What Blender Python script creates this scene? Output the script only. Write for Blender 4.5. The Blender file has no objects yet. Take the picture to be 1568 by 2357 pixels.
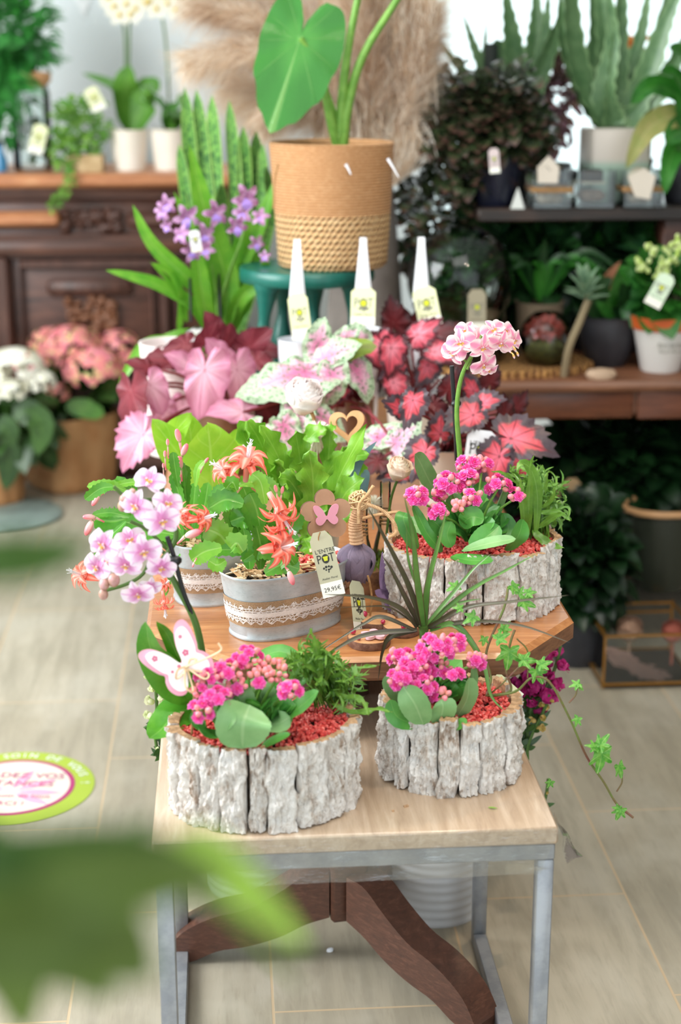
import bpy, math, random
from mathutils import Vector, Matrix, noise
R=random.Random(7)
S=bpy.context.scene; COL=S.collection
# ---------------- camera, world, lights, exposure ----------------
F=3600.0; YAW=math.radians(4.2); PIT=math.atan((1178.5-120)/F); CH=1.3
FW=Vector((math.sin(YAW)*math.cos(PIT),math.cos(YAW)*math.cos(PIT),-math.sin(PIT)))
RT=Vector((math.cos(YAW),-math.sin(YAW),0)); UP=RT.cross(FW)
cd=bpy.data.cameras.new('camera'); cam=bpy.data.objects.new('camera',cd); COL.objects.link(cam)
cam.location=(0,0,CH); cam.rotation_euler=(math.pi/2-PIT,0,-YAW)
cd.sensor_fit='VERTICAL'; cd.sensor_height=36; cd.lens=F/2357*36; cd.clip_start=.05
cd.dof.use_dof=True; cd.dof.focus_distance=2.07; cd.dof.aperture_fstop=3.0; cd.dof.aperture_blades=0
S.camera=cam
S.view_settings.view_transform='Standard'; S.view_settings.look='None'; S.view_settings.gamma=1; S.view_settings.use_curve_mapping=False
S.view_settings.exposure=0.58
W=bpy.data.worlds.new('sky'); S.world=W; W.use_nodes=True
W.node_tree.nodes['Background'].inputs[0].default_value=(.86,.95,1,1); W.node_tree.nodes['Background'].inputs[1].default_value=1.35
def lamp(name,t,loc,tgt,power,col,size=1,size_y=None,spot=50,blend=.6):
    d=bpy.data.lights.new(name,t); d.energy=power; d.color=col
    if t=='AREA':
        d.shape='RECTANGLE'; d.size=size; d.size_y=size_y or size
    else:
        d.shadow_soft_size=size
    if t=='SPOT': d.spot_size=math.radians(spot); d.spot_blend=blend
    o=bpy.data.objects.new(name,d); COL.objects.link(o); o.location=loc
    o.rotation_euler=(Vector(tgt)-Vector(loc)).to_track_quat('-Z','Y').to_euler()
    return o
lamp('shopfront_daylight','AREA',(-2.3,2.2,1.8),(-.2,3.2,.5),105,(.95,.98,1),1.9,1.7)
lamp('overhead_fill','AREA',(0,1.6,2.6),(0,1.9,0),15,(1,.97,.93),1.6,1.2)  # added soft fill from above, no such fixture known
lamp('garden_window','AREA',(.9,5.5,2.0),(.3,2.2,.4),32,(.92,.97,1),2.0,1.3)
lamp('ceiling_spot','SPOT',(1.2,2.9,2.5),(.2,1.85,.45),30,(1,.72,.45),.03,None,34)
lamp('ceiling_spot','SPOT',(.7,1.2,2.5),(.3,2.4,.5),26,(1,.82,.62),.05,None,60)
# ---------------- pixel frame helpers (place things in the room) ----------------
def ray(x,y): return FW+RT*((x-784)/F)+UP*((1178.5-y)/F)
def A(x,y,Y):
    r=ray(x,y); return Vector((0,0,CH))+r*(Y/r.y)
def on(x,y,z):
    r=ray(x,y); return Vector((0,0,CH))+r*((z-CH)/r.z)
def dep(P): return (Vector(P)-Vector((0,0,CH))).dot(FW)
def pz(n,P): return n*dep(P)/F
def pp(pts,Y0,Y1=None):
    Y1=Y0 if Y1 is None else Y1; n=len(pts)-1
    return [A(p[0],p[1],p[2] if len(p)>2 else Y0+(Y1-Y0)*i/max(n,1)) for i,p in enumerate(pts)]
# ---------------- object helpers ----------------
WL={}
def tag(o,label,cat,group=None,kind=None):
    if label: o['label']=label
    if cat: o['category']=cat
    if group: o['group']=group
    if kind: o['kind']=kind
    return o
def thing(name,label,cat,loc,group=None):
    o=bpy.data.objects.new(name,None); COL.objects.link(o); o.location=loc; o.empty_display_size=.02
    WL[o.name]=Vector(loc); return tag(o,label,cat,group)
def wl(o): return WL.get(o.name,Vector((0,0,0)))
class MB:
    def __init__(s): s.v=[];s.f=[];s.uv=[];s.m=[]
    def add(s,V,Fc,U=None,mi=0):
        b=len(s.v); s.v+= [Vector(p) for p in V]; s.uv+= (U if U else [(p[0],p[2] if len(p)>2 else 0) for p in V])
        for f in Fc: s.f.append(tuple(b+i for i in f)); s.m.append(mi)
        return s
    def mesh(s,name,mats,origin=Vector((0,0,0)),sharp=45):
        me=bpy.data.meshes.new(name); me.from_pydata([tuple(p-origin) for p in s.v],[],s.f)
        ul=me.uv_layers.new(name='UVMap')
        li=[0]*len(me.loops); me.loops.foreach_get('vertex_index',li)
        fl=[]
        for i in li: fl+= [s.uv[i][0],s.uv[i][1]]
        ul.data.foreach_set('uv',fl)
        if not isinstance(mats,(list,tuple)): mats=[mats]
        for m in mats: me.materials.append(m)
        me.polygons.foreach_set('material_index',s.m)
        me.polygons.foreach_set('use_smooth',[True]*len(me.polygons))
        me.update()
        if sharp: me.set_sharp_from_angle(angle=math.radians(sharp))
        return me
    def build(s,name,mats,parent=None,label=None,cat=None,group=None,kind=None,sharp=45):
        if parent: org=wl(parent)
        else:
            xs=[p.x for p in s.v];ys=[p.y for p in s.v];zs=[p.z for p in s.v]
            org=Vector(((min(xs)+max(xs))/2,(min(ys)+max(ys))/2,min(zs)))
        o=bpy.data.objects.new(name,s.mesh(name,mats,org,sharp)); COL.objects.link(o)
        if parent: o.parent=parent; WL[o.name]=org
        else: o.location=org; WL[o.name]=org
        return tag(o,label,cat,group,kind)
def inst(name,me,parent,loc,d=(0,0,1),roll=0,sc=1.0):
    o=bpy.data.objects.new(name,me); COL.objects.link(o)
    q=Vector(d).to_track_quat('Z','Y'); M=Matrix.Translation(Vector(loc)-(wl(parent) if parent else Vector((0,0,0))))@q.to_matrix().to_4x4()@Matrix.Rotation(roll,4,'Z')@Matrix.Scale(sc,4)
    if parent: o.parent=parent
    o.matrix_local=M
    return o
def spl(P,n):
    P=[Vector(p) for p in P]
    if len(P)==2: return [P[0].lerp(P[1],i/n) for i in range(n+1)]
    Q=[P[0]*2-P[1]]+P+[P[-1]*2-P[-2]]; out=[]; k=len(P)-1
    for i in range(n+1):
        t=i/n*k; a=min(int(t),k-1); u=t-a; p0,p1,p2,p3=Q[a:a+4]
        out.append(.5*((2*p1)+(p2-p0)*u+(2*p0-5*p1+4*p2-p3)*u*u+(3*p1-p0-3*p2+p3)*u**3))
    return out
def tube(mb,P,r,seg=8,n=None,mi=0,cap=True):
    P=spl(P,n or max(2,4*(len(P)-1))); N=len(P)-1; V=[];U=[]
    t0=(P[1]-P[0]).normalized(); ref=Vector((0,0,1)) if abs(t0.z)<.9 else Vector((1,0,0)); nn=t0.cross(ref).normalized()
    for i,p in enumerate(P):
        t=(P[min(i+1,N)]-P[max(i-1,0)]).normalized(); nn=(nn-t*nn.dot(t)).normalized(); b=t.cross(nn)
        u=i/N; rr=r(u) if callable(r) else (r[0]+(r[1]-r[0])*u if isinstance(r,(tuple,list)) else r)
        for j in range(seg):
            a=2*math.pi*j/seg; V.append(p+(nn*math.cos(a)+b*math.sin(a))*rr); U.append((j/seg,u))
    Fc=[(i*seg+j,i*seg+(j+1)%seg,(i+1)*seg+(j+1)%seg,(i+1)*seg+j) for i in range(N) for j in range(seg)]
    if cap: Fc+= [tuple(reversed(range(seg))),tuple(range(N*seg,N*seg+seg))]
    mb.add(V,Fc,U,mi); return mb
def lathe(mb,c,prof,seg=32,mi=0,sx=1,sy=1,rot=0,pw=2.0,wob=None):
    V=[];U=[];n=len(prof)
    for i,(r,z) in enumerate(prof):
        for j in range(seg+1):
            a=2*math.pi*j/seg; ca,sa=math.cos(a),math.sin(a)
            if pw!=2.0: k=(abs(ca)**pw+abs(sa)**pw)**(-1/pw); ca*=k; sa*=k
            w=wob(a,i/max(n-1,1)) if wob else 1
            x=r*sx*ca*w; y=r*sy*sa*w
            V.append((c[0]+x*math.cos(rot)-y*math.sin(rot),c[1]+x*math.sin(rot)+y*math.cos(rot),c[2]+z)); U.append((j/seg,i/max(n-1,1)))
    Fc=[(i*(seg+1)+j,i*(seg+1)+j+1,(i+1)*(seg+1)+j+1,(i+1)*(seg+1)+j) for i in range(n-1) for j in range(seg)]
    mb.add(V,Fc,U,mi); return mb
def box(mb,c,s,rz=0,bev=.0,mi=0,M=None):
    x,y,z=s[0]/2,s[1]/2,s[2]/2; b=min(bev,x*.9,y*.9,z*.9)
    V=[];Fc=[]
    if b<=0:
        V=[(i*x,j*y,k*z) for k in(-1,1) for j in(-1,1) for i in(-1,1)]
        Fc=[(0,2,3,1),(4,5,7,6),(0,1,5,4),(2,6,7,3),(0,4,6,2),(1,3,7,5)]
    else:
        lv=[(-z,b),(-z+b,0),(z-b,0),(z,b)]
        for (zz,ins) in lv:
            X,Y=x-ins,y-ins
            V+= [(-X+b*(ins==0),-Y,zz),(X-b*(ins==0),-Y,zz),(X,-Y+b*(ins==0),zz),(X,Y-b*(ins==0),zz),(X-b*(ins==0),Y,zz),(-X+b*(ins==0),Y,zz),(-X,Y-b*(ins==0),zz),(-X,-Y+b*(ins==0),zz)]
        for l in range(3):
            for j in range(8):
                Fc.append((l*8+j,l*8+(j+1)%8,(l+1)*8+(j+1)%8,(l+1)*8+j))
        Fc+= [tuple(reversed(range(8))),tuple(range(24,32))]
    T=Matrix.Translation(Vector(c))@Matrix.Rotation(rz,4,'Z') if M is None else Matrix.Translation(Vector(c))@M
    mb.add([T@Vector(v) for v in V],Fc,[(v[0],v[1]+v[2]) for v in V],mi); return mb
def bar(mb,a,b,w,h,mi=0,up=(0,0,1),bev=.0):
    a=Vector(a);b=Vector(b);d=b-a;L=d.length;y=d.normalized();x=y.cross(Vector(up)).normalized();z=x.cross(y)
    M=Matrix((x,y,z)).transposed().to_4x4(); box(mb,(a+b)/2,(w,L,h),0,bev,mi,M); return mb
SH={'lance':lambda t:max(0,math.sin(math.pi*min(1,t**.75)))**.8,
 'strap':lambda t:min(1,(t*5+.25))**.8*max(0,1-t**3.5)**.7,
 'grass':lambda t:min(1,(.55+t*2))*max(0,1-t)**.75,
 'ovate':lambda t:max(0,math.sin(math.pi*t**.7))**.65,
 'obovate':lambda t:max(0,math.sin(math.pi*t**1.5))**.6,
 'round':lambda t:max(0,1-(2*t-1)**2)**.5,
 'spoon':lambda t:(.12+.88*max(0,min(1,(t-.12)/.45))**1.0)*max(0,1-t**5)**.5,
 'seg':lambda t:(.35+.65*max(0,min(1,t/.35)))*max(0,1-t**8)**.5,
 'sword':lambda t:(.55+.45*min(1,t*2))*max(0,1-t**12)**.9,
 'aloe':lambda t:max(0,1-t)**.72}
def leaf(mb,P,Wd,shape='lance',nrm=(0,-.6,.8),n=10,m=3,fold=0,wave=0,wn=3,thick=0,teeth=0,cup=0,mi=0,ph=0,lobes=0,ln=6,twist=0):
    P=spl(P,n); sh=SH[shape]; nr=Vector(nrm).normalized(); V=[];U=[]; rows=[]
    for i,p in enumerate(P):
        t=i/n; T=(P[min(i+1,n)]-P[max(i-1,0)]).normalized(); n2=nr
        if twist: n2=Matrix.Rotation(twist*t,3,T)@nr
        sd=T.cross(n2)
        if sd.length<1e-4: sd=T.cross(Vector((1,.3,.2)))
        sd.normalize(); nn=sd.cross(T); w=max(Wd*sh(t),1e-5); rows.append((p,sd,nn,w,t))
    def emit(off,flip):
        b=[]
        for k,(p,sd,nn,w,t) in enumerate(rows):
            for j in range(-m,m+1):
                s=j/m; ww=w
                if lobes: ww=w*(1-lobes*abs(s)**1.5*(.5+.5*math.cos(2*math.pi*ln*t+ph)))
                if teeth and abs(j)==m: ww*=1+teeth*(1 if k%2 else -1)
                h=fold*abs(s)*w+cup*s*s*w+wave*math.sin(wn*math.pi*2*t+ph+(1.5 if s>0 else 0))*abs(s)**1.5*Wd - off*(1-s*s)*math.sin(math.pi*min(1,max(0,t)))**.5
                b.append(p+sd*(s*ww)+nn*h); U.append((s*.5+.5,t))
        base=len(V); V.extend(b); c=2*m+1
        for i in range(n):
            for j in range(c-1):
                q=(base+i*c+j,base+i*c+j+1,base+(i+1)*c+j+1,base+(i+1)*c+j); Fc.append(q if not flip else q[::-1])
    Fc=[]
    emit(0,False)
    if thick: emit(thick,True)
    mb.add(V,Fc,U,mi); return mb
def itab(tb,a):
    for (a0,r0),(a1,r1) in zip(tb,tb[1:]):
        if a<=a1: u=(a-a0)/(a1-a0); u=u*u*(3-2*u); return r0+(r1-r0)*u
    return tb[-1][1]
OUT={'heart':[(0,1.0),(12,.86),(35,.68),(65,.53),(100,.5),(135,.54),(158,.46),(172,.22),(180,.10)],
 'begonia':[(0,1.0),(10,.82),(25,.7),(45,.66),(55,.58),(85,.56),(115,.52),(140,.5),(165,.4),(180,.1)],
 'ivy':[(0,1.0),(18,.62),(30,.42),(52,.78),(75,.42),(95,.38),(125,.58),(150,.38),(180,.14)],
 'roundleaf':[(0,.8),(60,.72),(120,.68),(160,.6),(180,.25)]}
def rleaf(mb,c,tip,nrm,L,out='heart',asym=0,droop=.15,rip=.03,rk=7,ser=0,sk=24,cup=.0,N=40,K=6,mi=0,wide=1.0,ph=0,veins=0):
    c=Vector(c);x=Vector(tip).normalized();z=Vector(nrm);z=(z-x*z.dot(x)).normalized();y=z.cross(x); V=[];U=[];tb=OUT[out]
    for k in range(K+1):
        r=k/K
        for j in range(N+1):
            th=2*math.pi*j/N-math.pi; a=abs(math.degrees(th)); Rr=itab(tb,a)*(1+asym*math.sin(th))
            if ser: Rr*=1+ser*math.sin(sk*th)*r**3
            X=r*Rr*math.cos(th); Yy=r*Rr*math.sin(th)*wide
            h=-droop*X*abs(X)-droop*.6*Yy*Yy+cup*abs(Yy)+rip*math.sin(rk*th+ph)*r*r + veins*math.cos(th*9)*r*.5*(1-r)
            V.append(c+(x*X+y*Yy+z*h)*L); U.append((j/N,r))
    Fc=[(k*(N+1)+j,k*(N+1)+j+1,(k+1)*(N+1)+j+1,(k+1)*(N+1)+j) for k in range(K) for j in range(N)]
    mb.add(V,Fc,U,mi); return mb
def prism(mb,pts,M,h,mi=0,bev=0,mside=None):
    n=len(pts); cx=sum(p[0] for p in pts)/n; cy=sum(p[1] for p in pts)/n
    V=[M@Vector((p[0],p[1],-h/2)) for p in pts]+[M@Vector((p[0],p[1],h/2)) for p in pts]
    U=[(p[0],p[1]) for p in pts]*2
    mb.add(V[:n],[tuple(reversed(range(n)))],U[:n],mi); mb.add(V[n:],[tuple(range(n))],U[:n],mi)
    mb.add(V,[(i,(i+1)%n,n+(i+1)%n,n+i) for i in range(n)],U,mi if mside is None else mside); return mb
def ring_prism(mb,outer,inner,M,h,mi=0,mside=None):
    n=len(outer); V=[];ms=mi if mside is None else mside
    for z in (-h/2,h/2):
        V+= [M@Vector((p[0],p[1],z)) for p in outer]+[M@Vector((p[0],p[1],z)) for p in inner]
    Fa=[];Fb=[]
    for i in range(n):
        j=(i+1)%n
        Fa+= [(2*n+i,2*n+j,3*n+j,3*n+i),(j,i,n+i,n+j)]; Fb+= [(i,j,2*n+j,2*n+i),(n+j,n+i,3*n+i,3*n+j)]
    U=[(v.x,v.z) for v in V]; mb.add(V,Fa,U,mi); mb.add(V,Fb,U,ms); return mb
def frame(c,xd,nd):
    z=Vector(nd).normalized(); x=Vector(xd); x=(x-z*x.dot(z)).normalized(); y=z.cross(x)
    M=Matrix((x,y,z)).transposed().to_4x4(); return Matrix.Translation(Vector(c))@M
def face_cam(c,roll=0,yaw=0,pitch=0):
    n=(Vector((0,0,CH))-Vector(c)).normalized()
    n=Matrix.Rotation(yaw,3,'Z')@n; x=Vector((0,0,1)).cross(n).normalized(); n=Matrix.Rotation(pitch,3,x)@n; x=Vector((0,0,1)).cross(n).normalized()
    M=frame(c,x,n); return M@Matrix.Rotation(roll,4,'Z')
_tc={}
def text(mb,s,size,M,mi=0,h=.0002):
    k=s
    if k not in _tc:
        cu=bpy.data.curves.new('t','FONT'); cu.body=s; cu.align_x='CENTER'; cu.align_y='CENTER'; cu.size=1; cu.resolution_u=3
        o=bpy.data.objects.new('t',cu); COL.objects.link(o); bpy.context.view_layer.update()
        me=bpy.data.meshes.new_from_object(o); _tc[k]=([v.co.copy() for v in me.vertices],[tuple(p.vertices) for p in me.polygons])
        bpy.data.objects.remove(o); bpy.data.meshes.remove(me); bpy.data.curves.remove(cu)
    V,Fc=_tc[k]; mb.add([M@Vector((v.x*size,v.y*size,h)) for v in V],Fc,[(0,0)]*len(V),mi); return mb
def circ(r,n=24,cx=0,cy=0,ry=None): return [(cx+r*math.cos(2*math.pi*i/n),cy+(ry or r)*math.sin(2*math.pi*i/n)) for i in range(n)]
def rv(s=1): return Vector((R.uniform(-s,s),R.uniform(-s,s),R.uniform(-s,s)))
def ell(mb,c,r,axis=(0,0,1),st=1.0,seg=8,rg=5,mi=0,jit=0):
    q=Vector(axis).to_track_quat('Z','Y'); V=[];U=[]
    for i in range(rg+1):
        ph=math.pi*i/rg
        for j in range(seg+1):
            a=2*math.pi*j/seg; p=Vector((math.sin(ph)*math.cos(a),math.sin(ph)*math.sin(a),-math.cos(ph)*st))*r*(1+(R.uniform(-jit,jit) if jit and 0<j<seg else 0))
            V.append(Vector(c)+q@p); U.append((j/seg,i/rg))
    mb.add(V,[(i*(seg+1)+j,i*(seg+1)+j+1,(i+1)*(seg+1)+j+1,(i+1)*(seg+1)+j) for i in range(rg) for j in range(seg)],U,mi); return mb
# ---------------- material helpers ----------------
def hx(h):
    h=h.lstrip('#'); c=[int(h[i:i+2],16)/255 for i in (0,2,4)]
    return tuple((x/12.92 if x<=.04045 else ((x+.055)/1.055)**2.4) for x in c)+(1,)
def nd(nt,t,ins=None,**pr):
    n=nt.nodes.new(t)
    for k,v in pr.items(): setattr(n,k,v)
    for k,v in (ins or {}).items():
        s=n.inputs[k]
        if isinstance(v,bpy.types.NodeSocket): nt.links.new(v,s)
        else: s.default_value=v
    return n
def mx(nt,f,a,b,bt='MIX'):
    n=nd(nt,'ShaderNodeMix',{0:f,6:a,7:b},data_type='RGBA',blend_type=bt); return n.outputs[2]
def mt(nt,op,a,b=0.0,c=None):
    n=nd(nt,'ShaderNodeMath',{0:a,1:b},operation=op)
    if c is not None: n.inputs[2].default_value=c
    return n.outputs[0]
def rmp(nt,f,st):
    n=nd(nt,'ShaderNodeValToRGB',{0:f}); e=n.color_ramp.elements
    while len(e)<len(st): e.new(.5)
    for el,(p,c) in zip(e,st): el.position=p; el.color=hx(c) if isinstance(c,str) else c
    return n.outputs[0]
def mr(nt,v,a,b,c=0.0,d=1.0,sm=True):
    n=nd(nt,'ShaderNodeMapRange',{0:v,1:a,2:b,3:c,4:d}); n.interpolation_type='SMOOTHSTEP' if sm else 'LINEAR'; return n.outputs[0]
def newmat(name):
    m=bpy.data.materials.new(name); m.use_nodes=True; nt=m.node_tree; bs=nt.nodes['Principled BSDF']; return m,nt,bs
def pos(nt,sc=(1,1,1)):
    g=nd(nt,'ShaderNodeNewGeometry').outputs['Position']
    return nd(nt,'ShaderNodeVectorMath',{0:g,1:sc},operation='MULTIPLY').outputs[0]
def obj(nt,sc=(1,1,1)):
    g=nd(nt,'ShaderNodeTexCoord').outputs['Object']
    return nd(nt,'ShaderNodeVectorMath',{0:g,1:sc},operation='MULTIPLY').outputs[0]
def nz(nt,vec,s,det=4,ro=.6,dist=0): return nd(nt,'ShaderNodeTexNoise',{'Vector':vec,'Scale':s,'Detail':det,'Roughness':ro,'Distortion':dist}).outputs['Fac']
def bump(nt,bs,h,st=.3,d=.002):
    b=nd(nt,'ShaderNodeBump',{'Strength':st,'Distance':d,'Height':h}); nt.links.new(b.outputs[0],bs.inputs['Normal'])
def uvs(nt):
    u=nd(nt,'ShaderNodeUVMap').outputs[0]; s=nd(nt,'ShaderNodeSeparateXYZ',{0:u}); return u,s.outputs[0],s.outputs[1]
def mat(name,c,rough=.5,c2=None,ns=20,metal=0,bmp=0,bs_=60,spec=.5,sc=(1,1,1),trans=0,coat=0,sss=0,bd=.002):
    m,nt,bs=newmat(name); c=hx(c)
    if c2: col=mx(nt,mr(nt,nz(nt,obj(nt,sc),ns),.35,.65),c,hx(c2)); nt.links.new(col,bs.inputs['Base Color'])
    else: bs.inputs['Base Color'].default_value=c
    bs.inputs['Roughness'].default_value=rough; bs.inputs['Metallic'].default_value=metal; bs.inputs['Specular IOR Level'].default_value=spec
    if coat: bs.inputs['Coat Weight'].default_value=coat; bs.inputs['Coat Roughness'].default_value=.15
    if sss: bs.inputs['Subsurface Weight'].default_value=sss; bs.inputs['Subsurface Radius'].default_value=(.006,.004,.003)
    if bmp: bump(nt,bs,nz(nt,obj(nt,sc),bs_,5),bmp,bd)
    if trans: addtrans(nt,bs,col if c2 else c,trans)
    return m
def addtrans(nt,bs,col,w):
    out=nt.nodes['Material Output']; tr=nd(nt,'ShaderNodeBsdfTranslucent',{'Color':col}); ms=nd(nt,'ShaderNodeMixShader',{0:w,1:bs.outputs[0],2:tr.outputs[0]}); nt.links.new(ms.outputs[0],out.inputs[0])
def leafmat(name,c,c2,vein='#a8c860',rough=.35,trans=.25,lat=7,vs=.35,edge=None,band=None,tip=None,island=.35,bst=.25,spec=.5,mid=.035):
    """leaf along its midrib: uv=(across,along)"""
    m,nt,bs=newmat(name); u,x,y=uvs(nt)
    ri=nd(nt,'ShaderNodeNewGeometry').outputs['Random Per Island']; n=nz(nt,obj(nt),35)
    f=mt(nt,'ADD',mt(nt,'MULTIPLY',ri,island),mt(nt,'MULTIPLY',n,1-island))
    col=mx(nt,mr(nt,f,.25,.75),hx(c),hx(c2))
    ax=mt(nt,'ABSOLUTE',mt(nt,'SUBTRACT',x,.5))
    if tip: col=mx(nt,mr(nt,y,.55,1),col,hx(tip))
    if band: bn=nd(nt,'ShaderNodeTexNoise',{'Vector':nd(nt,'ShaderNodeVectorMath',{0:u,1:(3,34,1)},operation='MULTIPLY').outputs[0],'Scale':1.2,'Detail':3,'Distortion':.8}).outputs['Fac']; col=mx(nt,mr(nt,bn,.47,.56),col,hx(band))
    if edge: col=mx(nt,mr(nt,ax,.40,.44),col,hx(edge))
    mdm=mr(nt,ax,mid,mid*.3)
    if lat:
        sw=mt(nt,'SINE',mt(nt,'MULTIPLY',mt(nt,'SUBTRACT',y,mt(nt,'MULTIPLY',ax,.7)),lat*6.283)); lv=mr(nt,sw,.9,1.0)
        vm=mt(nt,'MAXIMUM',mdm,mt(nt,'MULTIPLY',lv,.5))
    else: vm=mdm
    col=mx(nt,mt(nt,'MULTIPLY',vm,vs),col,hx(vein)); nt.links.new(col,bs.inputs['Base Color'])
    bs.inputs['Roughness'].default_value=rough; bs.inputs['Specular IOR Level'].default_value=spec
    bump(nt,bs,mt(nt,'ADD',mt(nt,'MULTIPLY',vm,-1),mt(nt,'MULTIPLY',n,.5)),bst,.0008)
    if trans: addtrans(nt,bs,col,trans)
    return m
def radmat(name,inner,mid,border,vein,b0=.72,b1=.85,rough=.4,nv=9,trans=.12,spot=None,spotc='#fff',vw=.93,vs=.8,i0=.2,i1=.6,jag=.25,bst=.35,mid_=0):
    """leaf around its petiole point: uv=(angle,radius)"""
    m,nt,bs=newmat(name); u,x,y=uvs(nt)
    n=nz(nt,obj(nt),60,4); n2=nz(nt,obj(nt),190,2)
    cs=mt(nt,'COSINE',mt(nt,'MULTIPLY',x,6.283*nv)); yy=mt(nt,'ADD',y,mt(nt,'MULTIPLY',mt(nt,'SUBTRACT',n,.5),jag))
    yb=mt(nt,'ADD',yy,mt(nt,'MULTIPLY',cs,-.06))
    col=mx(nt,mr(nt,yy,i0,i1),hx(inner),hx(mid)); col=mx(nt,mr(nt,yb,b0,b1),col,hx(border))
    if spot: col=mx(nt,mr(nt,n2,.56,.62),col,hx(spotc))
    vm=mt(nt,'MAXIMUM',mr(nt,mt(nt,'ADD',cs,mt(nt,'MULTIPLY',y,.02)),vw,1.0),mr(nt,y,.1,.02)); bv=mt(nt,'MULTIPLY',vm,mr(nt,y,1.0,.5))
    if mid_: bv=mt(nt,'MAXIMUM',bv,mt(nt,'MULTIPLY',mr(nt,mt(nt,'ABSOLUTE',mt(nt,'SUBTRACT',x,.5)),.012,.003),2.2))
    col=mx(nt,mt(nt,'MULTIPLY',bv,vs),col,hx(vein)); nt.links.new(col,bs.inputs['Base Color']); bs.inputs['Roughness'].default_value=rough
    bump(nt,bs,mt(nt,'ADD',mt(nt,'MULTIPLY',vm,-1),mt(nt,'MULTIPLY',n2,.8)),bst,.0015)
    if trans: addtrans(nt,bs,col,trans)
    return m
def woodmat(name,c,c2,c3,rough=.45,ax=(1,14,14),ns=6,bst=.2,coat=0):
    m,nt,bs=newmat(name); v=obj(nt,ax); n=nz(nt,v,ns,6,.65,.6); n2=nz(nt,obj(nt,(ax[0]*3,ax[1]*3,ax[2]*3)),ns*2,3)
    col=rmp(nt,n,[(.3,c),(.52,c2),(.72,c3)]); col=mx(nt,mt(nt,'MULTIPLY',mr(nt,n2,.5,.75),.4),col,hx(c)); nt.links.new(col,bs.inputs['Base Color'])
    bs.inputs['Roughness'].default_value=rough; bump(nt,bs,n,bst,.001)
    if coat: bs.inputs['Coat Weight'].default_value=coat; bs.inputs['Coat Roughness'].default_value=.2
    return m
def glassmat(name,tint='#eef6f4',op=.1,rough=.02):
    m,nt,bs=newmat(name); out=nt.nodes['Material Output']
    fr=nd(nt,'ShaderNodeFresnel',{'IOR':1.45}).outputs[0]; gl=nd(nt,'ShaderNodeBsdfGlossy',{'Color':(1,1,1,1),'Roughness':rough}); tr=nd(nt,'ShaderNodeBsdfTransparent',{'Color':hx(tint)})
    ms=nd(nt,'ShaderNodeMixShader',{0:mt(nt,'ADD',fr,op*.3),1:tr.outputs[0],2:gl.outputs[0]}); nt.links.new(ms.outputs[0],out.inputs[0]); return m
# ---------------- shared materials ----------------
M_={}
M_['white']=mat('white_plaster','#e9eff0',.8,'#dfe7e9',2)
M_['wood_dk']=woodmat('dark_walnut','#3a2219','#55352a','#6d4737',.4,(2,14,14),3)
M_['wood_dkv']=woodmat('dark_walnut_upright','#3a2219','#50332a','#6a4638',.42,(14,14,2),3)
M_['wood_top']=woodmat('lit_walnut_top','#9a6040','#b97a50','#d09a6e',.45,(2,14,14),3)  # lighter walnut; light falling on the buffet top put into the colour
M_['wood_md']=woodmat('brown_oak','#5d3a27','#7b5038','#966749',.45,(1.5,12,12),4)
M_['wood_or']=woodmat('varnished_oak','#a0602c','#bd7a3c','#cf9352',.32,(1.2,16,16),6,.12,.4)
M_['wood_ore']=woodmat('varnished_oak_edge','#6b452f','#83573b','#976a4a',.5,(2,10,30),6)
M_['wood_ped']=woodmat('red_brown_oak','#452c22','#563629','#6a4637',.45,(9,9,30),6,.15)
M_['bench_top']=woodmat('pale_washed_board','#ad937a','#c4ab92','#d6c2ac',.3,(14,1.3,14),5,.1,.35)
M_['steel']=mat('brushed_zinc_tube','#a3a5a9',.42,'#8f9298',30,.55,.15,200)
M_['plaster']=M_['white']
M_['soil']=mat('dark_soil','#231a12',.95,'#3a2c1d',120,0,.8,200)
M_['green_paint']=mat('green_paint','#16695c',.35,'#0f5a4e',12,0,.15,60)
M_['raffia']=None
M_['glass']=glassmat('clear_glass','#fafdfc',.0)
M_['cream']=mat('cream_ceramic','#e8dfd0',.35,'#efe8dc',8)
M_['charcoal']=mat('charcoal_ceramic','#26252a',.5,'#302f34',20)
M_['navy']=mat('navy_glaze','#15182a',.3)
M_['brown_gl']=mat('brown_glazed_pot','#6a4a38',.3,'#8a6247',18,coat=.4)
M_['kraft']=mat('kraft_paper','#b98a5c',.75,'#a87548',12,0,.5,25,bd=.01)
M_['paper']=mat('white_paper','#f0f1f6',.6)
M_['tagc']=mat('cream_tag_card','#e3e6b8',.55)
M_['tagw']=mat('white_tag_strip','#f2efe2',.55)
M_['ink']=mat('dark_print','#2b2b26',.6)
M_['ink2']=mat('grey_print','#77776a',.6)
M_['yel']=mat('yellow_green_print','#c9cf1f',.5)
M_['stem']=mat('fresh_green_stem','#7fae4b',.45,'#6a9c3c',60,trans=.1)
M_['stem_dk']=mat('dark_green_stem','#4a6b2a',.5)
M_['stem_red']=mat('red_stem','#7d2f35',.45)
M_['black']=mat('black_plastic','#17181a',.4)
M_['twine']=mat('natural_twine','#b58a5a',.85,'#9a7044',200,0,.6,400)
M_['g_dark']=leafmat('dark_green_leaf','#24401a','#3f6428','#6f9648',.35,.15)
M_['g_mid']=leafmat('mid_green_leaf','#3c7a28','#69a038','#9cc464',.35,.25)
M_['g_lite']=leafmat('light_green_leaf','#7fb53f','#a3cf56','#cfe690',.3,.3)
M_['g_fern']=leafmat('bright_fern_leaf','#5aa02c','#92c840','#b8de70',.28,.3)
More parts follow.
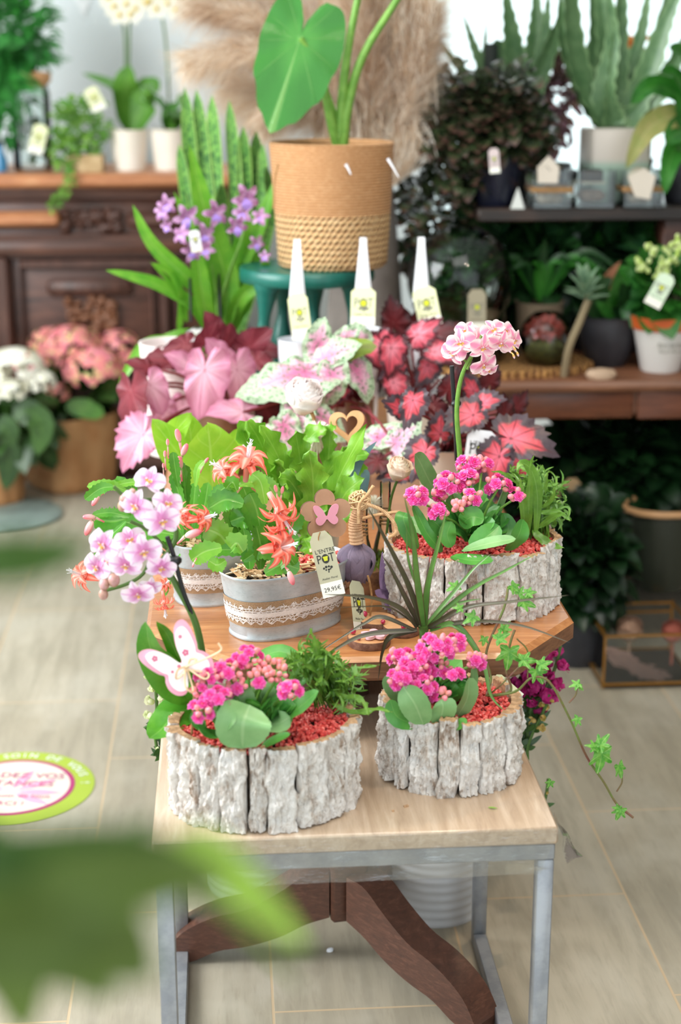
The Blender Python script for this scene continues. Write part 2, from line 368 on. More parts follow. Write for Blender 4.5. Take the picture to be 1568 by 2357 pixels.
# ---------------- the room ----------------
FX=on(155,2357,0).x; FY=on(100,2353,0).y
m,nt,bs=newmat('greige_floor_tile'); g=nd(nt,'ShaderNodeNewGeometry').outputs['Position']; sp=nd(nt,'ShaderNodeSeparateXYZ',{0:g})
cv=nd(nt,'ShaderNodeCombineXYZ',{0:mt(nt,'ADD',sp.outputs[1],-FY),1:mt(nt,'ADD',sp.outputs[0],-FX),2:0}).outputs[0]
br=nd(nt,'ShaderNodeTexBrick',{'Vector':cv,'Color1':hx('#a69c88'),'Color2':hx('#b6ad9a'),'Mortar':hx('#c6b294'),'Scale':1,'Mortar Size':.0022,'Mortar Smooth':.3,'Bias':0,'Brick Width':.567,'Row Height':.2875})
n1=nz(nt,pos(nt,(14,1.6,1)),2.2,5,.65,.4); n2=nz(nt,pos(nt,(3,2,1)),1.6,4); n3=nz(nt,pos(nt,(60,8,1)),2,4)
col=mx(nt,mr(nt,n1,.38,.66,0,.55),br.outputs[0],hx('#8d8573')); col=mx(nt,mr(nt,n2,.45,.7,0,.5),col,hx('#c5beae')); col=mx(nt,mr(nt,n3,.5,.8,0,.35),col,hx('#857a68'))
col=mx(nt,br.outputs[1],col,hx('#c2ab8b')); nt.links.new(col,bs.inputs['Base Color']); bs.inputs['Roughness'].default_value=.42; bump(nt,bs,mt(nt,'ADD',mt(nt,'MULTIPLY',br.outputs[1],-1),mt(nt,'MULTIPLY',n3,.15)),.25,.002)
def st(name,mb,mats,par=None): return mb.build(name,mats,par,kind='structure') if not par else mb.build(name,mats,par)
b=MB(); box(b,(0,2.1,-.05),(6,7.4,.1)); st('floor',b,m)
b=MB(); box(b,(0,2.1,2.85),(6,7.4,.1)); st('ceiling',b,M_['white'])
b=MB(); box(b,(-2.65,2.6,1.4),(.1,6.4,2.8)); st('wall_left',b,M_['white'])
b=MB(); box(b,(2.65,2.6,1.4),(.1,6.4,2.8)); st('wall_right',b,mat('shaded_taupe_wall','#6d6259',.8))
WX=A(955,100,5.45).x
b=MB(); box(b,((-2.6+WX)/2,5.5,1.4),(WX+2.6,.1,2.8)); st('wall_back',b,M_['white'])
fr=MB()
for x in (WX+.03,2.57): box(fr,(x,5.48,1.4),(.06,.1,2.8),0,.004)
box(fr,((WX+2.6)/2,5.48,2.76),(2.6-WX,.1,.08),0,.004); box(fr,((WX+2.6)/2,5.48,.04),(2.6-WX,.1,.08),0,.004); box(fr,(1.78,5.48,1.4),(.05,.08,2.7),0,.004)
wn=st('window_1',fr,mat('white_window_frame','#e8ebea',.5))
b=MB(); box(b,((WX+2.6)/2,5.49,1.4),(2.5-WX,.006,2.64)); b.build('pane',glassmat('window_glass','#fafffd',.05),wn)
b=MB(); box(b,(1.5,8.2,-.06),(9,5.2,.08)); st('pavement_outside',b,mat('pale_pavement','#d6d4cd',.8,'#c6c4bd',3))
b=MB(); text(b,'V',.2,face_cam(A(190,-8,5.44)),0,.0); o=b.build('wall_letter',mat('white_lettering','#f6f9fa',.6),None,'thin white letter painted on the pale wall above the jar','letter')
# ---------------- carved buffet on the left ----------------
def rect(mb,x0,y0,x1,y1,Y,d,bev=.004,mi=0,wx=None):
    a=A(x0,y0,Y); c=A(x1,y1,Y); box(mb,((a.x+c.x)/2,Y+d/2,(a.z+c.z)/2),(abs(c.x-a.x),d,abs(a.z-c.z)),0,bev,mi)
CY=4.8; ca=A(-350,402,CY); cb_=A(580,402,CY); cz=ca.z
buf=thing('buffet_cabinet','long dark carved wooden buffet cabinet against the pale wall at left','cabinet',(-.5,CY+.22,0))
b=MB(); box(b,((ca.x+cb_.x)/2,CY+.2,cz-.02),(cb_.x-ca.x,.47,.04),0,.012); b.build('top',M_['wood_top'],buf)
b=MB(); box(b,((ca.x+cb_.x)/2,CY+.23,(cz-.04)/2),(cb_.x-ca.x-.04,.36,cz-.04),0,.004); b.build('body',M_['wood_dk'],buf)
b=MB()
for (y0,y1,dd) in ((432,446,.045),(446,456,.03),(545,560,.035),(560,582,.05),(582,592,.02)): rect(b,-350,y0,575,y1,CY+.05-dd,dd+.02)
b.build('moulding',M_['wood_dk'],buf)
b=MB(); rect(b,-200,490,138,522,CY+.0,.06,.012); b.build('drawer_panel',M_['wood_top'],buf,'lighter raised drawer panel')
b=MB(); rect(b,290,490,560,522,CY+.03,.03,.012); b.build('drawer_panel',M_['wood_dk'],buf)
def carving(mb,x0,y0,x1,y1,Y,n,seed):
    q=random.Random(seed)
    for i in range(n):
        u=q.random(); v=q.random(); p=A(x0+(x1-x0)*u,y0+(y1-y0)*v,Y+q.uniform(-.004,.004)); ell(mb,p,q.uniform(.008,.018),(q.uniform(-1,1),.3,q.uniform(-1,1)),q.uniform(.6,1.6))
    for k in range(4):
        cx=x0+(x1-x0)*(k+.5)/4; cy=(y0+y1)/2; tube(mb,[A(cx+math.cos(t*.9)*(3+t*1.6),cy+math.sin(t*.9)*(3+t*1.6),Y-.004) for t in range(8)],.005,6)
b=MB(); carving(b,145,488,280,528,CY+.035,34,3); b.build('carving',M_['wood_dkv'],buf)
b=MB(); carving(b,150,690,270,765,CY+.03,46,4); b.build('carving',M_['wood_md'],buf)
for k,(x0,x1) in enumerate(((-300,-20),(45,365),(400,570))):
    b=MB(); rect(b,x0,600,x1,615,CY+.02,.04); rect(b,x0,1000,x1,1020,CY+.02,.04); rect(b,x0,600,x0+22,1020,CY+.02,.04); rect(b,x1-22,600,x1,1020,CY+.02,.04)
    d=b.build('door',M_['wood_dkv'],buf)
    b=MB(); rect(b,x0+60,645,x1-60,682,CY+.02,.04,.014); b.build('raised_panel',M_['wood_dkv'],d)
    b=MB(); rect(b,x0+50,790,x1-50,985,CY+.025,.03,.012); b.build('raised_panel',M_['wood_dkv'],d)
for x0,x1 in ((-20,45),(365,400)): b=MB(); rect(b,x0,592,x1,1050,CY,.06,.01); b.build('pilaster',M_['wood_dkv'],buf)
b=MB(); rect(b,-350,1030,578,1075,CY-.01,.06,.008); b.build('plinth',M_['wood_dk'],buf)
# ---------------- potted things on the buffet ----------------
def pot(mb,c,r,h,rb=None,lip=.004,seg=36,mi=0,bow=0):
    rb=rb or r*.75; pr=[(0,0),(rb*.96,0),(rb,.004)]
    for i in range(1,8): u=i/8; pr.append((rb+(r-rb)*u+bow*math.sin(math.pi*u)*r,h*u))
    pr+= [(r,h*.97),(r+lip*.3,h),(r-lip*.7,h),(r-lip,h*.96),(r-lip*1.3,h*.8)]
    return lathe(mb,c,pr,seg,mi)
def soil(c,r,z,par):
    s=MB(); lathe(s,(c[0],c[1],c[2]+z),[(0,.004),(r*.5,.003),(r*.97,0)],24); return s.build('soil',M_['soil'],par)
def bush(mb,c,rad,n,ls,shape='ovate',q=None,w=.42,hang=0,nn=6,out=1.0,mm=1):
    q=q or R
    for i in range(n):
        d=Vector((q.gauss(0,1),q.gauss(0,1),q.gauss(0,1))).normalized(); rr=q.random()**.4
        p=Vector(c)+Vector((d.x*rad[0],d.y*rad[1],d.z*rad[2]))*rr
        dr=(d*out+Vector((q.uniform(-.6,.6),q.uniform(-.6,.6),q.uniform(-.3,.6)-hang))).normalized(); L=ls*q.uniform(.6,1.25)
        e=p+dr*L; e2=p+dr*L*.5+Vector((0,0,L*.12)); e.z-=L*.1
        leaf(mb,[p,e2,e],L*w,shape,(q.uniform(-.5,.5),-.5,1),nn,mm,fold=.2)
    return mb
BY=4.95
jar=A(78,392,BY)
t=thing('glass_jar','tall clear glass jar with a cork lid on the buffet','jar',jar)
b=MB(); w=pz(45,jar); h=(A(78,185,BY).z-jar.z); lathe(b,jar,[(0,0),(w*.9,0),(w,.01),(w,h*.85),(w*.85,h*.97),(w*.85,h),(w*.78,h),(w*.8,h*.93),(w*.92,h*.84),(w*.94,.012),(0,.01)],32); b.build('jar_body',M_['glass'],t)
b=MB(); lathe(b,jar+Vector((0,0,h)),[(0,-.02),(w*.8,-.02),(w*1.1,0),(w*1.1,pz(18,jar)),(0,pz(20,jar))],32); b.build('cork_lid',mat('cork','#c18a5c',.8,'#d7a377',80,0,.4,200),t)
b=MB(); bush(b,jar+Vector((0,0,h*.35)),(w*.5,w*.5,h*.25),60,.03); b.build('succulent',M_['g_dark'],t)
def make_tag(name,M,w,h,lab,par=None,front=None,fold=True,price=None,group=None,big=True):
    t=thing(name,lab,'price tag',M.translation,group) if par is None else None
    pr=par if par else t
    b=MB(); x=w/2; ol=[(-x,-h*.28),(x,-h*.28),(x,h*.38),(x*.55,h*.5),(-x*.55,h*.5),(-x,h*.38)]
    prism(b,ol,M,.0006); c=b.build('card',M_['tagc'] if front is None else front,pr)
    b=MB(); prism(b,[(-x,-h*.5),(x,-h*.5),(x,-h*.28),(-x,-h*.28)],M,.0006); b.build('price_strip',M_['tagw'],pr)
    b=MB()
    if big: text(b,"L'ENTRE",w*.25,M@Matrix.Translation((w*.06,h*.2,.0004)),0); 
    text(b,'P',w*.44,M@Matrix.Translation((-w*.28,h*.08,.0004))@Matrix.Scale(1.25,4,(0,1,0)),0); text(b,'T',w*.44,M@Matrix.Translation((w*.29,h*.08,.0004))@Matrix.Scale(1.25,4,(0,1,0)),0)
    prism(b,circ(w*.17,20,.01*w,h*.08,w*.21),M@Matrix.Translation((0,0,.0005)),.0003)
    for (dx,dy,r_) in ((-.16,0,.05),(-.05,.02,.06),(.07,.02,.05),(.18,.0,.06),(-.08,-.035,.04),(.04,-.04,.05),(.12,-.03,.035),(.02,-.08,.035)): prism(b,circ(w*r_,8,w*dx,-h*.06+h*dy*.8),M@Matrix.Translation((0,0,.0004)),.0002)
    b.build('print',M_['ink'] if big else M_['ink2'],pr)
    b=MB(); k=w*.075; prism(b,[(-k,-k*1.3),(k,-k*1.3),(k*1.3,k*.6),(k*1.5,k*.6),(k*1.5,k*1.4),(-k*1.5,k*1.4),(-k*1.5,k*.6),(-k*1.3,k*.6)] if big else circ(w*.13,16),M@Matrix.Translation((w*.01,h*.08,.0008)),.0003); b.build('pot_mark',M_['yel'],pr)
    b=MB(); text(b,'Atelier Floral',w*.13,M@Matrix.Translation((0,-h*.22,.0004)),0)
    if price: text(b,price,w*.27,M@Matrix.Translation((0,-h*.39,.0004))@Matrix.Rotation(.0,4,'Z'),0)
    b.build('small_print',M_['ink'],pr); return t
def hangtag(px,py,Y,wpx,hpx,roll,lab,group=None,front=None,price=None,big=False,yaw=0,pitch=0,name='price_tag'):
    c=A(px,py,Y); k=pz(1,c); return make_tag(name,face_cam(c,roll,yaw,pitch),wpx*k,hpx*k,lab,None,front,True,price,group,big)
hangtag(88,320,BY-.13,34,66,-.3,'cream price tag hanging in front of the glass jar with the cork lid')
hangtag(218,228,BY-.14,34,54,.45,'cream price tag tilted over the trailing ivy pot on the buffet')
# small ivy pot
c=A(200,402,BY-.05); t=thing('trailing_pot_plant','small trailing plant spilling over a pale wooden cube pot on the buffet','potted plant',c)
b=MB(); w=pz(82,c); box(b,c+Vector((0,0,w*.28)),(w,w,w*.56),0,.004); b.build('pot',mat('pale_wood_cube','#c9ae84',.7,'#b09468',30),t)
b=MB(); bush(b,A(190,290,BY-.05),(.085,.06,.09),330,.022,w=.5); bush(b,A(150,350,BY-.1),(.035,.03,.07),120,.02,w=.5)
for (x,y) in ((165,405),(160,420),(150,440),(140,455),(130,470),(122,478)): bush(b,A(x,y,CY-.06),(.012,.01,.012),7,.018,w=.5)
tube(b,pp([(170,360),(160,400),(148,440),(122,480)],BY-.1,CY-.06),.0015,5); b.build('foliage',leafmat('small_ivy_leaf','#4f8f34','#8dbb4c','#c8dd8a',.4,.25),t)
# white moth orchids on the buffet
def moth(cx,base_y,wpx,hpx,leaves,stems,Y,lab,top):
    c=A(cx,base_y,Y); t=thing('moth_orchid',lab,'orchid',c,'white orchids on the buffet')
    r=pz(wpx/2,c); h=pz(hpx,c); b=MB(); pot(b,c,r,h,r*.78); b.build('pot',M_['cream'],t); soil(c,r-.004,h*.88,t)
    for (P,w) in leaves:
        b=MB(); leaf(b,pp(P,Y-.01,Y-.06),pz(w,c),'strap',(0.2,-.5,.8),12,3,fold=.15,thick=.002); b.build('leaf',M_['g_mid'],t)
    for P in stems:
        b=MB(); tube(b,pp(P,Y),.004,6); b.build('stem',M_['stem_dk'],t)
    for (x,y) in top:
        b=MB(); p=A(x,y,Y-.02)
        for k in range(5):
            a=k*1.257+.3; d=Vector((math.cos(a),-.15,math.sin(a))); leaf(b,[p,p+d*.02,p+d*.038],.019 if k in(0,2) else .013,'ovate',(0,-1,.1),6,2)
        f=b.build('flower',mat('white_orchid_petal','#f7f3e4',.5,trans=.3) if 'wop' not in M_ else M_['wop'],t); M_['wop']=f.data.materials[0]
        b=MB(); ell(b,p+Vector((0,-.008,-.003)),.007); b.build('lip',M_.setdefault('lip',mat('yellow_orchid_lip','#e2c23e',.5)),f)
moth(300,398,88,98,[([(300,300),(280,240),(262,200),(188,168)],26),([(300,300),(288,230),(290,190),(300,150)],34),([(305,300),(330,230),(345,190),(362,215)],30),([(310,300),(335,260),(345,230),(350,215)],26)],[[(292,300),(290,160),(285,60),(262,10)],[(296,300),(297,130),(300,40),(315,-10)]],BY-.02,'white moth orchid in a cream pot, right of the trailing plant on the buffet',[(262,12),(290,6),(312,18),(335,4),(275,32),(300,30),(325,-14),(250,-8)])
moth(392,398,86,98,[([(390,300),(380,260),(372,240),(345,220)],26),([(395,300),(400,260),(410,240),(430,215)],28),([(385,300),(402,270),(420,262),(440,250)],24)],[[(390,300),(388,200),(380,80),(365,0)]],BY-.02,'white moth orchid in a white pot, nearest the snake plant on the buffet',[(360,18),(385,4),(345,0),(405,20),(372,-18)])
# fern top-left
fc=A(-40,330,BY+.05); t=thing('fern_pot','dark green fern in a pot at the far left end of the buffet','potted fern',A(-40,402,BY))
b=MB(); pot(b,A(-40,402,BY),.07,.1); b.build('pot',M_['charcoal'],t)
def frond(mb,P,n,L,w=.16,q=R,sag=.2):
    P=spl(P,n); 
    for i in range(2,n):
        T=(P[i]-P[i-1]).normalized(); sd=T.cross(Vector((0,-.7,.7))).normalized(); LL=L*math.sin(math.pi*(i/n)**.8)*1.0+.004
        for s in(-1,1):
            e=P[i]+(sd*s+T*.45).normalized()*LL; e.z-=LL*sag; leaf(mb,[P[i],(P[i]+e)/2,e],LL*w,'lance',(0,-.6,.8),3,1)
    tube(mb,P[::max(1,n//6)],.0015,4)
b=MB()
for (x,y,z) in ((170,135,0),(150,100,.05),(110,60,.1),(140,140,-.05),(60,-40,0),(90,-10,.1),(110,220,-.1),(60,280,-.15),(30,-90,.1),(150,20,0),(40,330,-.12),(-10,200,-.15),(20,100,-.2),(80,180,-.1),(60,100,-.15),(90,110,0),(20,240,-.1)):
    frond(b,pp([(-40,330),((x-40)/2-10,min(y,200)*.6+60),(x,y)],BY,BY+z),34,.05)
bush(b,A(20,60,BY),(.13,.08,.16),420,.05,'lance',w=.2); bush(b,A(0,220,BY),(.09,.06,.13),260,.05,'lance',w=.2)
b.build('fronds',M_['g_fern2'] if 'g_fern2' in M_ else leafmat('fern_green','#1f6a2a','#3d8f3a','#6ab052',.45,.25),t)
# blue thing at left edge
c=A(2,400,BY-.05); b=MB(); lathe(b,c,[(0,0),(.02,0),(.022,.04),(.012,.065),(.01,.085),(0,.085)],20); b.build('blue_bottle',mat('blue_glass','#3f7fa8',.2),None,'small blue bottle at the left end of the buffet','bottle')
# ---------------- hydrangeas in paper bags ----------------
mp,nt,bs=newmat('hydrangea_pink'); ri=nd(nt,'ShaderNodeNewGeometry').outputs['Random Per Island']; n=nz(nt,obj(nt),9,2); f=mt(nt,'ADD',mt(nt,'MULTIPLY',ri,.35),mt(nt,'MULTIPLY',n,.65))
col=rmp(nt,f,[(.28,'#e2dc92'),(.42,'#f7a896'),(.55,'#f57f90'),(.72,'#fab4ba')]); nt.links.new(col,bs.inputs['Base Color']); bs.inputs['Roughness'].default_value=.6; addtrans(nt,bs,col,.2)
M_['hyp']=mp; M_['hyw']=mat('hydrangea_cream','#f4f0d8',.6,'#fbf9ee',20,trans=.2)
def hyd_head(c,r,mt_,par,n,q):
    b=MB()
    for i in range(n):
        d=Vector((q.gauss(0,1),q.gauss(0,1),q.gauss(0,1))).normalized()
        if d.z<-.45: d.z*=-1
        p=Vector(c)+Vector((d.x*r,d.y*r,d.z*r*.72)); s=r*.17; a0=q.random()*6; X=d.orthogonal().normalized(); Y=d.cross(X)
        for k in range(4):
            a=a0+k*1.571; e=X*math.cos(a)+Y*math.sin(a); leaf(b,[p,p+e*s*.6+d*s*.15,p+e*s],s*.5,'ovate',d,3,1)
    return b.build('flower_head',mt_,par)
def kraft_bag(c,rt,h,rb,par,lab=None,seg=48,seed=1):
    q=random.Random(seed); ph=[q.random()*6 for _ in range(6)]
    b=MB(); wob=lambda a,u:1+.03*math.sin(5*a+ph[0])*u+.02*math.sin(11*a+ph[1])+.012*math.sin(23*a+ph[2]+u*5)
    pr=[(0,0),(rb*.9,.003),(rb,.02)]+[(rb+(rt-rb)*i/9,h*i/9) for i in range(1,10)]+[(rt-.003,h),(rt*.97,h*.85)]
    lathe(b,c,pr,seg,0,1,1,.7,3.2,wob); return b.build('paper_bag',M_['kraft'],par)
q=random.Random(5)
c=on(165,1120,0); c.y+=.02; t=thing('pink_hydrangea','pink hydrangea standing in a brown paper bag on the floor before the buffet','hydrangea',c); HY=c.y
kraft_bag(c,pz(98,c),A(165,945,HY).z-0,pz(88,c),t)
for (x,y,r_,dy) in ((165,800,68,-.02),(88,845,58,.03),(215,850,68,-.1),(270,800,55,.05),(120,790,55,.1),(300,835,38,0),(130,905,30,-.1),(200,785,50,.1)):
    hyd_head(A(x,y,HY+dy),pz(r_,c),M_['hyp'],t,110,q)
b=MB(); bush(b,A(165,915,HY),(.13,.11,.05),70,.09,w=.35); b.build('foliage',M_['g_dark'],t)
b=MB(); leaf(b,pp([(240,955),(195,940),(150,935)],HY-.12),.03,'round',(0,-1,.4),10,3); b.build('leaf',M_['g_mid'],t)
b=MB(); P=A(115,1022,HY-.118); box(b,P,(pz(26,P),.002,pz(44,P))); b.build('label_card',M_['paper'],None,'blank white label stuck on the pink hydrangea bag','label')
c=on(0,1160,0); t=thing('white_hydrangea','white hydrangea in a brown paper bag at the left edge of the floor','hydrangea',c); HY=c.y
kraft_bag(c,pz(55,c),A(0,1010,HY).z,pz(50,c),t,seed=3)
for (x,y,r_,dy) in ((35,850,66,-.03),(-40,870,60,0),(90,880,38,-.05),(20,905,42,-.1)): hyd_head(A(x,y,HY+dy),pz(r_,c),M_['hyw'],t,110,q)
b=MB(); bush(b,A(10,980,HY),(.12,.09,.07),60,.1,w=.35)
for P in ([(30,960),(70,950),(100,1010)],[(60,940),(95,980),(85,1050)],[(0,1000),(20,1060),(12,1130)],[(-10,980),(15,990),(30,1030)]): leaf(b,pp(P,HY-.1),.04,'ovate',(0,-1,.3),8,2)
b.build('foliage',M_['g_dark'],t)
c=on(0,1185,0); c.y-=.02; b=MB(); lathe(b,c,[(0,0),(pz(140,c),0),(pz(145,c),.008),(pz(138,c),.014),(0,.012)],48); b.build('round_floor_tray',mat('grey_green_slate','#6c7a74',.5,'#85948d',10),None,'round grey-green tray on the floor under the white hydrangea','tray')
# floor sticker
m_=mat('lime_sticker','#9fb33a',.5); sc_=on(28,1812,.001); k=pz(1,sc_); RX=.195
Mx=Matrix.Translation(sc_)@Matrix.Rotation(-.12,4,'Z'); t=thing('floor_sticker','round lime green and white sticker with pink writing on the floor tiles','floor sticker',sc_)
RS=(on(216,1812,0)-on(28,1812,0)).length
b=MB(); prism(b,circ(RS,64),Mx,.0006); b.build('rim_disc',m_,t)
b=MB(); ring_prism(b,circ(RS*.76,64),circ(RS*.70,64),Mx@Matrix.Translation((0,0,.0006)),.0006); b.build('ring',mat('berry_print','#a8326a',.5),t)
b=MB(); prism(b,circ(RS*.70,64),Mx@Matrix.Translation((0,0,.0006)),.0006); b.build('centre_disc',mat('white_sticker','#d8d3c2',.5),t)
b=MB(); word="PRENEZ SOIN DE VOUS !"; 
for i,chh in enumerate(word):
    if chh==' ': continue
    a=math.radians(162-i*7.6); text(b,chh,RS*.155,Mx@Matrix.Translation((RS*.88*math.cos(a),RS*.88*math.sin(a),.001))@Matrix.Rotation(a-math.pi/2,4,'Z'))
b.build('rim_lettering',M_['paper'],t)
b=MB()
for s_,y_,z_ in (('GARDEZ VOS',.3,.2),('DISTANCES',.08,.2),('Prenons soin de tous.',-.25,.13),('MERCI !',-.45,.16)): text(b,s_,RS*z_,Mx@Matrix.Translation((-RS*.02,RS*y_,.0021)))
b.build('lettering',M_['berry'] if 'berry' in M_ else mat('berry_ink','#b5487a',.5),t)
b=MB()
for a in (0,35,-30,75,180,150):
    d=Vector((math.cos(math.radians(a)),math.sin(math.radians(a)),0)); n_=Vector((-d.y,d.x,0)); o=[]
    for sg in (1,-1):
        for i in (range(9) if sg>0 else range(8,-1,-1)): u_=i/8; v_=d*RS*(.08+.55*u_)+n_*sg*RS*.07*math.sin(math.pi*u_); o.append((v_.x,v_.y-.02))
    prism(b,o,Mx@Matrix.Translation((0,0,.0014)),.0006)
b.build('petal_print',mat('pale_pink_print','#dba0b8',.5),t)
# ---------------- pampas grass in a tall grey vase ----------------
VY=3.6; vc=A(838,1180,VY); vc.z=0
m,nt,bs=newmat('pampas_fibre'); u,x,y=uvs(nt); ri=nd(nt,'ShaderNodeNewGeometry').outputs['Random Per Island']
n=nz(nt,obj(nt),7,2); f=mt(nt,'ADD',mt(nt,'MULTIPLY',ri,.5),mt(nt,'MULTIPLY',n,.5)); col=rmp(nt,f,[(.22,'#a87e5a'),(.38,'#dfc3a4'),(.55,'#fdf2e4')]); nt.links.new(col,bs.inputs['Base Color']); bs.inputs['Roughness'].default_value=.7; addtrans(nt,bs,col,.45); M_['pamp']=m
ztop=A(838,395,VY).z
b=MB(); pr=[(0,0),(.125,0),(.13,.01)]
for i in range(1,14): u_=i/14; pr.append((.13-.068*u_**1.3,ztop*u_))
pr+= [(.06,ztop),(.052,ztop),(.05,ztop-.05)]
lathe(b,vc,pr,40); b.build('tall_floor_vase',mat('grey_brown_vase','#8b827c',.6,'#776e69',6,0,.2,40),None,'tall tapering grey-brown floor vase behind the green stool, holding pampas grass','vase')
PG='pampas plumes in the tall vase'
def plume(P,n,L,W_,lab,seed,drop=.5,base=None):
    q=random.Random(seed); S_=spl(P,40); t=thing('pampas_plume',lab,'dried grass',P[0],PG); b=MB()
    for i in range(n):
        u=q.random()**.8; k=min(39,int(4+u*35)); p=S_[k]; T=(S_[k]-S_[k-1]).normalized()
        o=(T.orthogonal().normalized()); o=Matrix.Rotation(q.random()*6.283,3,T)@o; l=L*(1-.35*u)*q.uniform(.5,1.2)
        e1=p+(T*.7+o*.65).normalized()*l*.5; e2=e1+(T*.35+o*.5+Vector((0,0,-drop))+rv(.25)).normalized()*l*.5
        w=W_*q.uniform(.5,1.1); sd=T.cross(o).normalized(); V=[]
        for j,(pt,ww) in enumerate(((p,w*.5),(e1,w),(e2,w*.15))): V+= [pt-sd*ww,pt+sd*ww]
        b.add(V,[(0,1,3,2),(2,3,5,4)],[(0,0),(1,0),(0,.5),(1,.5),(0,1),(1,1)])
    b.build('plume',M_['pamp'],t)
    b=MB(); tube(b,[Vector((vc.x+q.uniform(-.03,.03),vc.y+q.uniform(-.03,.03),ztop-.1))]+list(P),.003,6); b.build('stalk',M_['twine'],t)
pl=[([(830,300),(740,170),(600,60),(430,10)],0.05,'drooping pampas plume reaching furthest up left from the vase'),
 ([(830,320),(740,190),(600,130),(430,150)],-.02,'brown-tipped pampas plume hanging out left over the snake plant'),
 ([(830,330),(760,250),(680,220),(600,290)],-.05,'short pampas plume drooping behind the big heart-shaped leaf'),
 ([(830,330),(790,180),(700,50),(560,-80)],.12,'pampas plume leaning up left behind the heart-shaped leaf'),
 ([(835,330),(820,200),(790,60),(740,-100)],.1,'upright pampas plume directly behind the green leaf stalks'),
 ([(850,330),(870,200),(880,60),(870,-100)],.1,'upright pampas plume to the right of the green leaf stalks'),
 ([(870,340),(915,220),(950,90),(960,-60)],.08,'pampas plume leaning right beside the window'),
 ([(870,340),(930,250),(965,150),(990,20)],.0,'rightmost pampas plume against the bright window'),
 ([(830,330),(700,180),(560,30),(430,-70)],.2,'rear pampas plume spreading up left beside the pale wall'),
 ([(850,340),(850,220),(830,80),(800,-80)],-.05,'front upright pampas plume rising behind the woven basket'),
 ([(830,300),(700,260),(620,240),(540,200)],.15,'low brown pampas plume pointing left above the snake plant')]
for i,(P,dy,lab) in enumerate(pl): plume(pp(P,VY-.05,VY+dy-.05),5200,.15 if i not in(2,) else .10,.0008,lab,i+10,.5 if i in (0,1,2,8,10) else .1)
# long tan hanging fibres under the plumes
t=thing('dried_grass_bundle','bundle of long tan dried grass fibres standing in the mouth of the tall vase','dried grass',A(850,390,VY)); b=MB(); q=random.Random(3)
for i in range(2600):
    x0=q.uniform(745,985); x0=850+(x0-850)*1.0; s=Vector((vc.x+(x0-850)*.00045,VY+q.uniform(-.05,.04),ztop-.03))
    e=A(x0+q.uniform(-25,25),q.uniform(-60,320),VY+q.uniform(-.1,.05)); md=s.lerp(e,.5)+Vector(((x0-850)*.0003,q.uniform(-.03,.01),0)); 
    if q.random()<.4: e2=e+Vector((q.uniform(-.03,.05),-.02,-q.uniform(.02,.08)))
    else: e2=e
    pts=spl([s,md,e,e2] if e2!=e else [s,md,e],6); w=q.uniform(.0004,.0012); V=[];
    for pt in pts: V+= [pt+Vector((-w,0,0)),pt+Vector((w,0,0))]
    b.add(V,[(2*j,2*j+1,2*j+3,2*j+2) for j in range(len(pts)-1)],[(0,j/12) for j in range(len(V))])
b.build('fibres',M_['pamp'],t)
# ---------------- long display table ----------------
TZ=.55; X0,X1=-.118,.47; Y0,Y1=1.875,3.45
ol=[(-.0,Y0),(.372,Y0),(X1,2.0),(X1+.0,Y1),(X0,Y1),(X0,2.0)]
t=thing('display_table','brown wooden display table with clipped corners and splayed feet, behind the pale bench','table',((X0+X1)/2,2.2,0))
b=MB(); n=len(ol); cxm=.176
for zz,ins in ((TZ-.036,.006),(TZ-.03,0),(TZ-.006,0),(TZ,.006)):
    pass
lay=[(TZ-.034,.006),(TZ-.028,0),(TZ-.006,0),(TZ,.006)]; V=[]
for zz,ins in lay:
    for (x,y) in ol: V.append((x+(ins if x<cxm else -ins),y+(ins if y<2.5 else -ins),zz))
Fs=[(l*n+j,l*n+(j+1)%n,(l+1)*n+(j+1)%n,(l+1)*n+j) for l in range(3) for j in range(n)]
b.add(V,Fs[:12],None,1); b.add(V,Fs[12:],None,0); b.add(V,[tuple(range(3*n,4*n))],None,0); b.add(V,[tuple(reversed(range(n)))],None,1)
M_['wood_or']=woodmat('varnished_oak','#9c6136','#b67a49','#ca935f',.3,(1.2,16,16),6,.12,.4)
b.build('tabletop',[M_['wood_or'],M_['wood_ore']],t,sharp=25)
pc=Vector((A(797,2050,2.06).x,2.06,0))
b=MB(); box(b,pc+Vector((0,0,.29)),(.055,.055,.44),math.radians(8),.005); b.build('post',M_['wood_ped'],t)
b=MB(); box(b,(.175,2.65,TZ-.062),(.07,1.3,.05),0,.004); b.build('rail',M_['wood_ped'],t)
def foot(c,ang,L,name='foot'):
    b=MB(); d=Vector((math.cos(ang),math.sin(ang),0)); s=Vector((-d.y,d.x,0)); prof=[(.025,.150,.078),(.06,.146,.066),(.1,.118,.045),(.145,.092,.03),(.19,.08,.022),(.225,.064,.006),(L-.02,.045,0),(L,.015,.0)]; V=[];Fc=[]
    pts=spl([(x,a,bb) for x,a,bb in prof],24)
    for p in pts:
        for sg in (-1,1):
            for z in (p.y,p.z): V.append(c+d*p.x+s*sg*.026+Vector((0,0,max(0,z))))
    for i in range(24):
        a=i*4; Fc+= [(a,a+4,a+6,a+2),(a+1,a+3,a+7,a+5),(a,a+1,a+5,a+4),(a+2,a+6,a+7,a+3)]
    Fc+= [(0,2,3,1),(96,97,99,98)]
    b.add(V,Fc); b.build(name,M_['wood_ped'],t,sharp=30)
for a_ in (-48,176,64): foot(pc,math.radians(a_),.27)
b=MB(); box(b,(.175,3.25,.27),(.3,.06,.5),0,.005); b.build('rear_leg',M_['wood_ped'],t)
